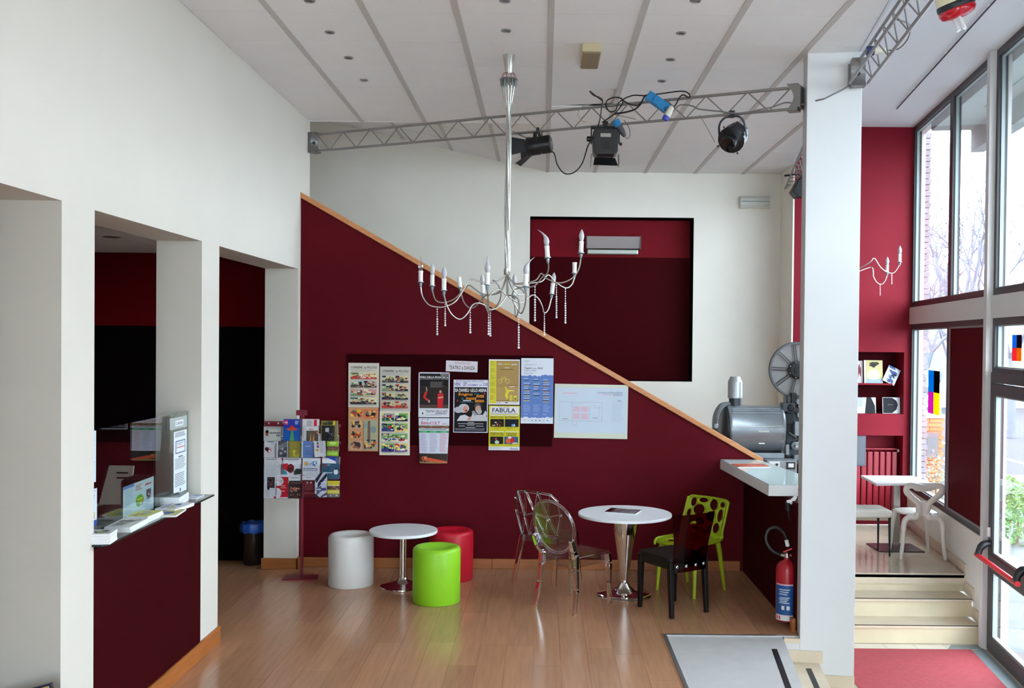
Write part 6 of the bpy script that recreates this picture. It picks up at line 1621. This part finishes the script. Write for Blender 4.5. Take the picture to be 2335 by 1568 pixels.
# wall lights
a = at(1687, 474, 'Y', YB - .06); b = at(1757, 446, 'Y', YB - .06)
e = thing('emergency_light', ((a.x + b.x) / 2, YB - .001, a.z), 'pale emergency light fixed to the white back wall', 'light')
w = (b.x - a.x) / 2; h = b.z - a.z
MB().box(-w, w, -.035, 0, 0, h).build('back_box', mat('ivory box', (206, 204, 190), .5), e, bevel=.008)
m = MB(); m.prism([(-w * .97, -.036, .01), (-w * .97, -.075, h * .25), (-w * .97, -.075, h * .75), (-w * .97, -.036, h - .01)], (w * 1.94, 0, 0)); m.build('diffuser', mat('milky diffuser', (216, 220, 214), .2), e)
MB().box(-w * .9, w * .9, -.08, -.076, h * .48, h * .56).build('tube_line', mat('grey line', (150, 156, 156), .4), e)
MB().box(w * .62, w * .94, -.079, -.072, h * .12, h * .3).build('rating_label', mat('label cream', (200, 196, 170), .5), e)
a = at(1337, 579, 'Y', YB + .18); b = at(1460, 540, 'Y', YB + .18)
e = thing('wall_uplight', ((a.x + b.x) / 2, YB + .265, a.z), 'silver trough wall light inside the maroon niche', 'light')
w = (b.x - a.x) / 2; h = b.z - a.z
m = MB(); m.prism([(-w, -.02, h), (-w, -.14, h), (-w, -.10, h * .32), (-w, -.02, h * .30)], (2 * w, 0, 0)); m.build('trough', mat('brushed grey metal', (150, 144, 146), .3, .7), e, bevel=.003)
m = MB(); m.prism([(-w * .97, 0, h * .28), (-w * .97, -.09, h * .28), (-w * .97, -.09, 0), (-w * .97, 0, 0)], (1.9 * w, 0, 0)); m.build('housing', mat('pale metal', (176, 180, 172), .35, .6), e, bevel=.012)
for s in (-1, 1): MB().box(s * w - .006, s * w + .006, -.145, 0, h * .28, h + .004).build('end_cap', mat('dark end cap', (70, 66, 70), .4), e)
# hanging red lamp at top right with bare tubes
q = at(2182, 22, 'Y', 7.15)
e = thing('ceiling_lamp', q, 'red and cream ceiling lamp with bare tubes at top right', 'lamp')
ML = aim((0, 0, 0), (.35, .1, -1))
MB().lathe([(.09, -.16), (.122, -.14), (.127, -.05)], 24, ML).build('cream_body', mat('cream lamp body', (226, 212, 170), .5), e, smooth=40)
MB().lathe([(.128, -.052), (.132, -.04), (.132, -.015), (.128, -.01)], 24, ML).build('black_band', BLACKP, e, smooth=40)
MB().lathe([(.126, -.012), (.13, .015), (.11, .045), (.06, .06), (.0001, .064)], 24, ML).build('red_cup', mat('glossy red cup', (190, 16, 32), .15), e, smooth=50)
for i, (ox, oy) in enumerate(((-.05, -.04), (-.01, -.05), (.03, -.03), (.06, .0), (.01, .02))):
    MB().tube([ML @ Vector((ox, oy, .055)), ML @ Vector((ox - .04, oy - .02, .15))], .011, 8).build('tube', WPLAST, e, smooth=50)
m = MB(); m.tube([ML @ Vector((0, 0, -.16)), Vector((-.03, 0, 4.80 - q.z))], .012, 8); m.build('drop_rod', SILVER, e)
# thin track along the plaster ceiling
A_ = at(2045, 248, 'Z', 4.78); B_ = at(2270, 0, 'Z', 4.78); B2_ = A_ + (B_ - A_) * 1.6
e = thing('cable_track', (A_ + B2_) / 2, 'thin dark wire track along the white plaster ceiling', 'track')
o_ = e.location
MB().tube([A_ - o_, B2_ - o_], .007, 6).build('wire', mat('dark wire', (60, 52, 60), .5), e)
for i in range(9): 
    c = A_.lerp(B2_, (i + .4) / 9) - o_; MB().box(c.x - .012, c.x + .012, c.y - .012, c.y + .012, c.z, c.z + .016).build('clip', WPLAST, e)

# ------------------------------------------------------------------ film projector behind the stair wall
PY = 10.35
def pj(u, v, y=PY): return at(u, v, 'Y', y)
base = pj(1730, 1100)
e = thing('film_projector', (base.x, PY, 0), 'old grey cinema projector with film reel behind the stair wall', 'projector')
o_ = Vector((base.x, PY, 0))
GREYE = mat('grey hammered enamel', (142, 148, 152), .30, .55, var=.08, scale=8)
DKG = mat('dark grey enamel', (58, 62, 66), .4, .4)
def P(u, v, dy=0): return pj(u, v) - o_ + Vector((0, dy, 0))
c0 = P(1655, 976); c1 = P(1778, 976); R = (P(1700, 923).z - P(1700, 1031).z) / 2
zc_ = c0.z
MX = basis((0, 0, 0), (0, 1, 0), (0, 0, 1), (1, 0, 0))     # lathe axis along x
def lx(prof, name, m, n=32, **k): return MB().lathe([(r, x) for r, x in prof], n, basis((0, 0, zc_), (0, 1, 0), (0, 0, 1), (1, 0, 0))).build(name, m, e, **k)
hx0, hx1 = c0.x, c1.x
lh = lx([(R * .97, hx0), (R, hx0 + .01), (R, hx0 + .03), (R * .985, hx0 + .04), (R * .985, hx1 - .04), (R, hx1 - .03), (R * 1.02, hx1 - .01), (R * .98, hx1 + .01), (R * .5, hx1 + .03)], 'lamp_house', GREYE, smooth=40)
m = MB()
for dz in (.50, .42, .56): m.tube([(hx0 + .04, -R * math.cos(dz * 1.9), zc_ + R * math.sin(dz * 1.9)), (hx1 - .03, -R * math.cos(dz * 1.9), zc_ + R * math.sin(dz * 1.9))], .006, 6)
m.build('top_rib', GREYE, e)
MB().tube([(hx0 + .03, -R * .99, zc_ + .04), (hx1 - .03, -R * .99, zc_ + .05)], .004, 6).build('hinge', SILVER, e)
MB().box(hx0 + .30, hx0 + .36, -R * .84 - .012, -R * .80, zc_ - R * .55, zc_ - R * .52).build('door_catch', CHROME, e)
MB().box(hx0 + .29, hx0 + .40, -R * 1.005, -R * .99, zc_ - .015, zc_).build('maker_plate', mat('pale metal', (0, 0, 0)), e)
# rear yoke of the lamp house
lx([(R * .92, hx0), (R * .90, hx0 - .02), (R * .6, hx0 - .05), (R * .3, hx0 - .06)], 'mirror_back', DKG, smooth=50)
m = MB()
pts = spline([(hx0 + .02, 0, zc_ + R * 1.02), (hx0 - .05, -.04, zc_ + R * .95), (hx0 - .11, -.06, zc_ + R * .55), (hx0 - .12, -.06, zc_), (hx0 - .11, -.05, zc_ - R * .5), (hx0 - .03, -.03, zc_ - R * .9)], 5)
m.tube(pts, .028, 8, flat=1.8); m.build('mirror_yoke', GREYE, e, smooth=60)
MB().lathe([(.03, 0), (.03, .02), (.02, .025)], 14, aim((hx0 - .12, -.10, zc_ + .03), (0, -1, 0))).build('yoke_boss', GREYE, e)
MB().lathe([(.02, 0), (.02, .10), (.015, .105)], 12, aim((hx0 - .12, -.02, zc_ - .10), (-1, 0, 0))).build('focus_knob', DKG, e)
# chimney
q = P(1676, 920); r = (P(1693, 890).x - P(1660, 890).x) / 2; zt = P(1676, 858).z; z1 = P(1676, 907).z; z0 = q.z - .02
MB().lathe([(r, z1), (r * 1.02, z1 + .012), (r, z1 + .02), (r, zt - .055), (r * .98, zt - .05), (r * .66, zt), (r * .60, zt), (r * .55, zt - .02)], 24, XF((q.x, 0, 0))).build('chimney', mat('silver paint', (168, 172, 174), .35, .5), e, smooth=40)
MB().lathe([(r * .84, z0 - .03), (r * .84, z1 + .01)], 24, XF((q.x, 0, 0))).build('chimney_neck', DKG, e, smooth=40)
# pedestal and stand
zb = zc_ - R
MB().box(hx0 + .05, hx1 + .02, -.14, .14, zb - .05, zb + .01).build('cradle', GREYE, e, bevel=.006)
MB().box(hx0 + .06, hx1 + .38, -.18, .18, .62, zb - .05).build('bed', mat('pale grey enamel', (150, 152, 156), .4, .2), e, bevel=.01)
MB().box(hx0 + .25, hx1 + .25, -.15, .15, 0, .62).build('pedestal', DKG, e, bevel=.01)
# control box with meter
a = P(1733, 1060, -.25); b = P(1800, 1042, -.25)
cb = MB().box(a.x, b.x, -.32, -.18, a.z - .1, b.z).build('control_box', mat('control grey', (150, 150, 152), .4, .2), e, bevel=.005)
MB().box(a.x + .02, a.x + .13, -.325, -.32, b.z - .075, b.z - .008).build('control_plate', WPLAST, cb)
MB().box(a.x + .20, a.x + .285, -.33, -.32, b.z - .085, b.z - .012).build('meter_case', BLACKP, cb)
MB().box(a.x + .215, a.x + .27, -.333, -.33, b.z - .065, b.z - .025).build('meter_face', WPLAST, cb)
MB().lathe([(.014, 0), (.012, .02)], 12, aim((a.x + .10, -.325, b.z - .04), (0, -1, .3))).build('switch_knob', BLACKP, cb)
# film head: a column of rollers, gates and housings
hx = P(1812, 950).x
hd = MB().box(hx - .10, hx + .16, -.06, .10, zb - .05, P(1800, 900).z).build('film_head', DKG, e, bevel=.01)
def blk(u0, v0, u1, v1, y0, y1, m, name): a = P(u0, v1); b = P(u1, v0); return MB().box(a.x, b.x, y0, y1, a.z, b.z).build(name, m, hd, bevel=.006)
blk(1777, 917, 1806, 936, -.14, -.02, DKG, 'upper_housing'); blk(1779, 940, 1800, 964, -.16, -.02, BLACKM, 'gate_housing'); blk(1802, 958, 1815, 990, -.18, -.06, GREYE, 'gate'); blk(1785, 1010, 1794, 1034, -.12, -.04, GREYE, 'side_plate'); blk(1803, 1034, 1830, 1055, -.14, -.04, GREYE, 'lower_housing')
def rol(u, v, r, y, m, name='roller'):
    c = P(u, v); return MB().lathe([(r, 0), (r, .03), (r * .8, .036), (r * .75, .032), (r * .3, .032), (r * .3, .045), (.0001, .046)], 18, aim((c.x, y, c.z), (0, -1, 0))).build(name, m, hd, smooth=40)
rol(1796, 927, .036, -.12, BLACKM); rol(1817, 914, .032, -.06, GREYE); rol(1818, 925, .022, -.08, SILVER); rol(1820, 944, .038, -.06, GREYE); rol(1812, 933, .030, -.06, DKG); rol(1808, 1014, .045, -.08, GREYE, 'sprocket'); rol(1808, 1014, .018, -.12, SILVER); rol(1819, 1005, .026, -.06, SILVER); rol(1817, 975, .026, -.06, BLACKM); rol(1820, 990, .03, -.06, DKG); rol(1824, 965, .03, -.06, BLACKM)
a = P(1787, 982, -.2); b = P(1803, 994, -.2); MB().tube([a, b], [.012, .018], 8).build('lever', BLACKP, hd, smooth=50)
MB().tube(spline([P(1822, 905, -.1), P(1818, 900, -.12), P(1824, 880, -.1), P(1835, 860, -.08)], 5), .004, 6).build('film_path', BLACKP, hd)
blk(1800, 895, 1812, 920, -.08, .02, BLACKM, 'reel_arm')
# reel
rc = P(1816, 843); RR = P(1816, 780).z - rc.z
Mr = aim((rc.x, -.02, rc.z), (0, -1, 0))
reel = MB().lathe([(RR, -.02), (RR + .006, -.01), (RR + .006, .01), (RR, .02), (RR - .02, .02), (RR - .02, -.02), (RR, -.02)], 48, Mr).build('reel_rim', mat('reel grey', (86, 86, 88), .35, .5), e, smooth=40)
MB().lathe([(RR - .02, -.018), (RR * .2, -.016)], 48, Mr).build('reel_disc', mat('reel disc grey', (128, 124, 122), .45, .4, var=.05), reel, smooth=40)
MB().lathe([(RR * .33, -.012), (RR * .33, .016), (RR * .24, .022), (RR * .24, .03), (RR * .12, .03), (RR * .12, .04), (.0001, .041)], 28, Mr).build('reel_hub', BLACKM, reel, smooth=40)
for i in range(9):
    a = 2 * math.pi * i / 9 + .3
    for off in (-.012, .012):
        u_ = Vector((math.cos(a), math.sin(a), 0)); w_ = Vector((-math.sin(a), math.cos(a), 0)) * off
        MB().tube([Mr @ (u_ * RR * .3 + w_ + Vector((0, 0, .006))), Mr @ (u_ * (RR - .02) + w_ + Vector((0, 0, .006)))], .005, 5).build('spoke', mat('reel grey', (0, 0, 0)), reel)
for i in range(7):
    a = 2 * math.pi * i / 7
    MB().sph(Mr @ Vector((RR * .28 * math.cos(a), RR * .28 * math.sin(a), .02)), .009, 8, 5).build('hub_pin', SILVER, reel)
# lower reel
rc = P(1830, 1085, -.2); Mr = aim((rc.x, -.2, rc.z), (0, -1, 0))
rl2 = MB().lathe([(RR * .72, -.02), (RR * .75, 0), (RR * .72, .02), (RR * .66, .02), (RR * .66, -.02), (RR * .72, -.02)], 40, Mr).build('reel_rim', mat('reel grey', (0, 0, 0)), e, smooth=40)
MB().lathe([(RR * .67, -.016), (.02, -.016)], 40, Mr).build('reel_disc', mat('wine reel disc', (120, 40, 52), .5), rl2)
for i in range(9):
    a = 2 * math.pi * i / 9
    u_ = Vector((math.cos(a), math.sin(a), 0)); MB().tube([Mr @ (u_ * .02), Mr @ (u_ * RR * .68)], .005, 5).build('spoke', mat('reel grey', (0, 0, 0)), rl2)

# ------------------------------------------------------------------ cafe corner
q = Vector((3.79, 10.56, 0))
e = thing('cafe_table', q, 'square white cafe table on a steel column by the window', 'table')
MB().prism([(a - q.x, b - q.y, .715) for a, b in ((3.47, 10.24), (4.085, 10.33), (4.09, 10.87), (3.51, 10.87))], (0, 0, .025)).build('table_top', WLAM, e, bevel=.003)
MB().box(-.035, .035, -.035, .035, .012, .715).build('column', mat('brushed steel', (176, 172, 168), .22, .9), e)
MB().box(-.24, .24, -.21, .21, 0, .012).build('base', mat('dark steel plate', (84, 80, 82), .25, .8), e)
# white sculptural chair, back to the camera
q = (at(2052, 1272.5, 'Z', 0) + at(2157, 1276, 'Z', 0)) / 2
e = thing('loop_chair', (q.x, q.y + .21, 0), 'off-white plastic chair with a looped back at the cafe table', 'chair', rz=-.04)
WCH = mat('off white plastic', (222, 214, 204), .35)
m = MB(); n = 24; V = []
out = [(.0, .20), (.10, .195), (.17, .16), (.20, .08), (.20, -.04), (.18, -.14), (.10, -.19), (0, -.20), (-.10, -.19), (-.18, -.14), (-.20, -.04), (-.20, .08), (-.17, .16), (-.10, .195)]
m.prism([(a, b, .44) for a, b in out[::-1]], (0, 0, .02)); m.build('seat', WCH, e, bevel=.008, smooth=40)
for s in (-1, 1):
    m = MB(); pts = spline([(s * .055, -.205, .47), (s * .07, -.215, .43), (s * .15, -.215, .42), (s * .19, -.225, .37), (s * .20, -.23, .2), (s * .225, -.235, 0)], 5)
    m.tube(pts, [.032] * 10 + [.028] * 8 + [.02] * (len(pts) - 18), 10); m.build('leg', WCH, e, smooth=60)
    m = MB(); m.tube([(s * .16, .16, .44), (s * .185, .19, .25), (s * .20, .20, 0)], [.026, .022, .016], 10); m.build('leg', WCH, e, smooth=60)
m = MB()
pts = [(-.03, -.20, .44), (-.045, -.225, .52), (-.06, -.235, .58), (-.12, -.24, .63), (-.175, -.245, .69), (-.17, -.25, .745), (-.11, -.24, .755), (0, -.225, .735), (.11, -.24, .755), (.17, -.25, .745), (.175, -.245, .69), (.12, -.24, .63), (.06, -.235, .58), (.045, -.225, .52), (.03, -.20, .44)]
m.tube(spline(pts, 5), .031, 10, flat=.8); m.build('back_loop', WCH, e, smooth=60)
m = MB(); m.prism([(-.03, -.222, .45), (.03, -.222, .45), (.055, -.236, .58), (.0, -.236, .60), (-.055, -.236, .58)], (0, .022, 0)); m.build('back_web', WCH, e)
m = MB(); m.prism([(-.14, -.238, .745), (.14, -.238, .745), (.085, -.238, .70), (.0, -.232, .69), (-.085, -.238, .70)], (0, .022, 0)); m.build('head_web', WCH, e)
# upholstered stool, half hidden by the column
q = at(1985, 1160, 'Z', .46); 
e = thing('padded_chair', (q.x - .03, q.y, 0), 'white padded chair on thin black legs half hidden by the column', 'chair')
m = MB(); m.prism([(a, b, .40) for a, b in rrect(-.24, .20, -.20, .20, .05)], (0, 0, .075)); m.build('seat', mat('ivory upholstery', (220, 216, 204), .7), e, bevel=.02, smooth=50)
for sx, sy in ((.17, -.17), (.17, .17), (-.20, -.17), (-.20, .17)):
    MB().tube([(sx, sy, .40), (sx * 1.03, sy * 1.03, 0)], [.014, .009], 8).build('leg', BLACKM, e, smooth=50)
# radiator in its niche
e = thing('radiator', (nx - .32, YC + .14, 0), 'dark red column radiator in the niche of the cafe wall', 'radiator')
RADM = mat('radiator red', (140, 18, 36), .35)
zr = at(2000, 1024, 'Y', YC + .1).z
for i in range(8):
    x = -.30 + i * .075
    MB().box(x, x + .066, -.045, .045, .10, zr - .03).build('section', RADM, e, bevel=.012)
MB().tube([(-.30, 0, zr), (.30, 0, zr)], .014, 8).build('top_tube', RADM, e, smooth=50)
MB().lathe([(.02, 0), (.02, .04)], 12, aim((.30, 0, zr - .02), (1, 0, 0))).build('valve', WPLAST, e)
for x in (-.26, .26): MB().box(x - .02, x + .02, -.03, .03, 0, .10).build('foot', RADM, e)
# books and cards in the shelf niche
def onshelf(name, u0, v0, u1, v1, y, pr, label, cat, tilt=0, th=.012, lean=.10):
    a = at(u0, v1, 'Y', y); b = at(u1, v0, 'Y', y)
    ax = Vector((math.cos(tilt), 0, math.sin(tilt))); ay = Vector((-math.sin(tilt), lean, math.cos(tilt)))
    sheet(name, (a.x, y, a.z), ax, ay, (0, -1, lean), b.x - a.x, b.z - a.z, th, pr, label, cat, group='printed matter in the shelf niche')
ys = YC + .10
p = B((196, 180, 130)); p.rect(0, 0, .08, 1, (226, 226, 226)); p.blobs(.1, .02, .98, .35, [(60, 60, 44), (40, 40, 36), (120, 120, 70)], 9, 3, .25); p.ell(.5, .62, .35, .22, (226, 216, 170)); p.poly([(.1, 1), (.1, .8), (.5, .86), (.95, .78), (.95, 1)], (150, 170, 200))
onshelf('picture_book', 1971, 821, 2014, 873, ys, p, 'olive and yellow picture book on the upper niche shelf', 'book')
p = B((190, 196, 210)); p.poly([(0, .0), (.5, 0), (.9, .35), (.6, .5), (.2, .3)], (60, 76, 130)); p.blobs(.02, .3, .98, .98, [(226, 228, 232), (70, 80, 120), (120, 140, 180), (40, 44, 70)], 14, 5, .2); p.words(.1, .9, .1, .22, (226, 226, 232))
onshelf('magazine', 2012, 828, 2042, 866, ys - .02, p, 'blue and white magazine leaning askew on the upper niche shelf', 'magazine', tilt=-.45)
p = B((206, 196, 196)); p.blobs(.05, .05, .95, .95, [(120, 60, 60), (60, 50, 60), (226, 220, 220)], 8, 9, .3)
onshelf('picture_book', 1948, 822, 1969, 873, ys + .03, p, 'pale picture book beside the column on the upper niche shelf', 'book')
p = B((226, 228, 232)); p.poly([(.5, 0), (.75, 0), (.95, .5), (.98, 1), (.4, 1)], (34, 34, 38)); p.rect(.0, .0, .3, .6, (170, 180, 210))
onshelf('record_sleeve', 1955, 906, 1998, 942, ys, p, 'white sleeve with a black quarter disc, lower niche, near the column', 'sleeve')
p = B((226, 228, 232)); p.poly([(.02, .02), (.55, .02), (.8, .2), (.88, .45), (.8, .75), (.55, .98), (.02, .98)], (30, 30, 34)); p.words(.3, .6, .42, .48, (90, 90, 96))
onshelf('record_sleeve', 2013, 906, 2053, 942, ys, p, 'black half-disc sleeve with white edge, lower niche, by the window', 'sleeve')
# flat screen edge beside the column
a = at(1950, 1062, 'Y', YC - .05); b = at(1974, 993, 'Y', YC - .05)
e = thing('wall_screen', (b.x - .18, YC - .05, a.z), 'dark grey flat screen on the cafe wall, its edge showing beside the column', 'screen')
MB().box(-.18, .18, -.018, .018, 0, b.z - a.z).build('panel', mat('screen grey', (70, 70, 78), .3), e, bevel=.005)
MB().box(-.165, .165, -.0195, -.018, .015, b.z - a.z - .015).build('display', mat('display grey', (96, 96, 104), .2), e)
MB().box(-.05, .05, .018, .049, .08, .2).build('bracket', BLACKM, e)
# second candle fitting, its right arms showing beyond the column
SY2 = 10.6
h2 = at(1905, 640, 'Y', SY2)
CPZ = 4.798
e = thing('candle_pendant', (h2.x, SY2, CPZ), 'second silver candle pendant half hidden behind the column', 'chandelier')
def c2p(cx_, cy_, dy=0): q = at(1940 + cx_ / 3.137, 500 + cy_ / 3.137, 'Y', SY2 + dy); return q - Vector((h2.x, SY2, CPZ))
MB().tube([(0, 0, 0), (0, 0, h2.z - CPZ)], .015, 8).build('stem', SILVER, e, smooth=50)
MB().lathe([(.05, 0), (.05, -.02), (.02, -.12)], 20).build('canopy', SILVER, e, smooth=40)
hz = h2.z - CPZ
for pts, dy in (([(120, 318), (165, 278), (210, 340), (260, 378), (310, 380), (345, 330), (350, 310)], -.2), ([(110, 352), (155, 350), (162, 410), (190, 455), (225, 462), (250, 430), (260, 385)], .2)):
    P3 = [Vector((0, 0, hz))] + [c2p(a, b, dy) for a, b in pts]
    MB().tube(spline(P3, 6), .006, 8).build('arm', SILVER, e, smooth=60)
    candle(P3[-1] - Vector((0, 0, .02)), 'cone', 0, e)
for a, dz_ in ((2.2, -.1), (3.6, 0), (4.6, .05)):
    d_ = Vector((math.cos(a), math.sin(a), 0))
    P3 = [Vector((0, 0, hz)), d_ * .12 + Vector((0, 0, hz + .04)), d_ * .22 + Vector((0, 0, hz - .06)), d_ * .26 + Vector((0, 0, hz + .05 + dz_))]
    MB().tube(spline(P3, 6), .006, 8).build('arm', SILVER, e, smooth=60)
    candle(P3[-1], 'cone', 0, e)
for cx_, y0, y1, dy in ((293, 385, 465, -.2), (210, 465, 545, .2)):
    a = c2p(cx_, y0, dy); b = c2p(cx_, y1, dy); m = MB()
    for i in range(9): m.sph(a.lerp(b, (i + .5) / 9), .006, 6, 4)
    m.tube([a, b], .001, 4); m.build('crystal_strand', CRY, e)
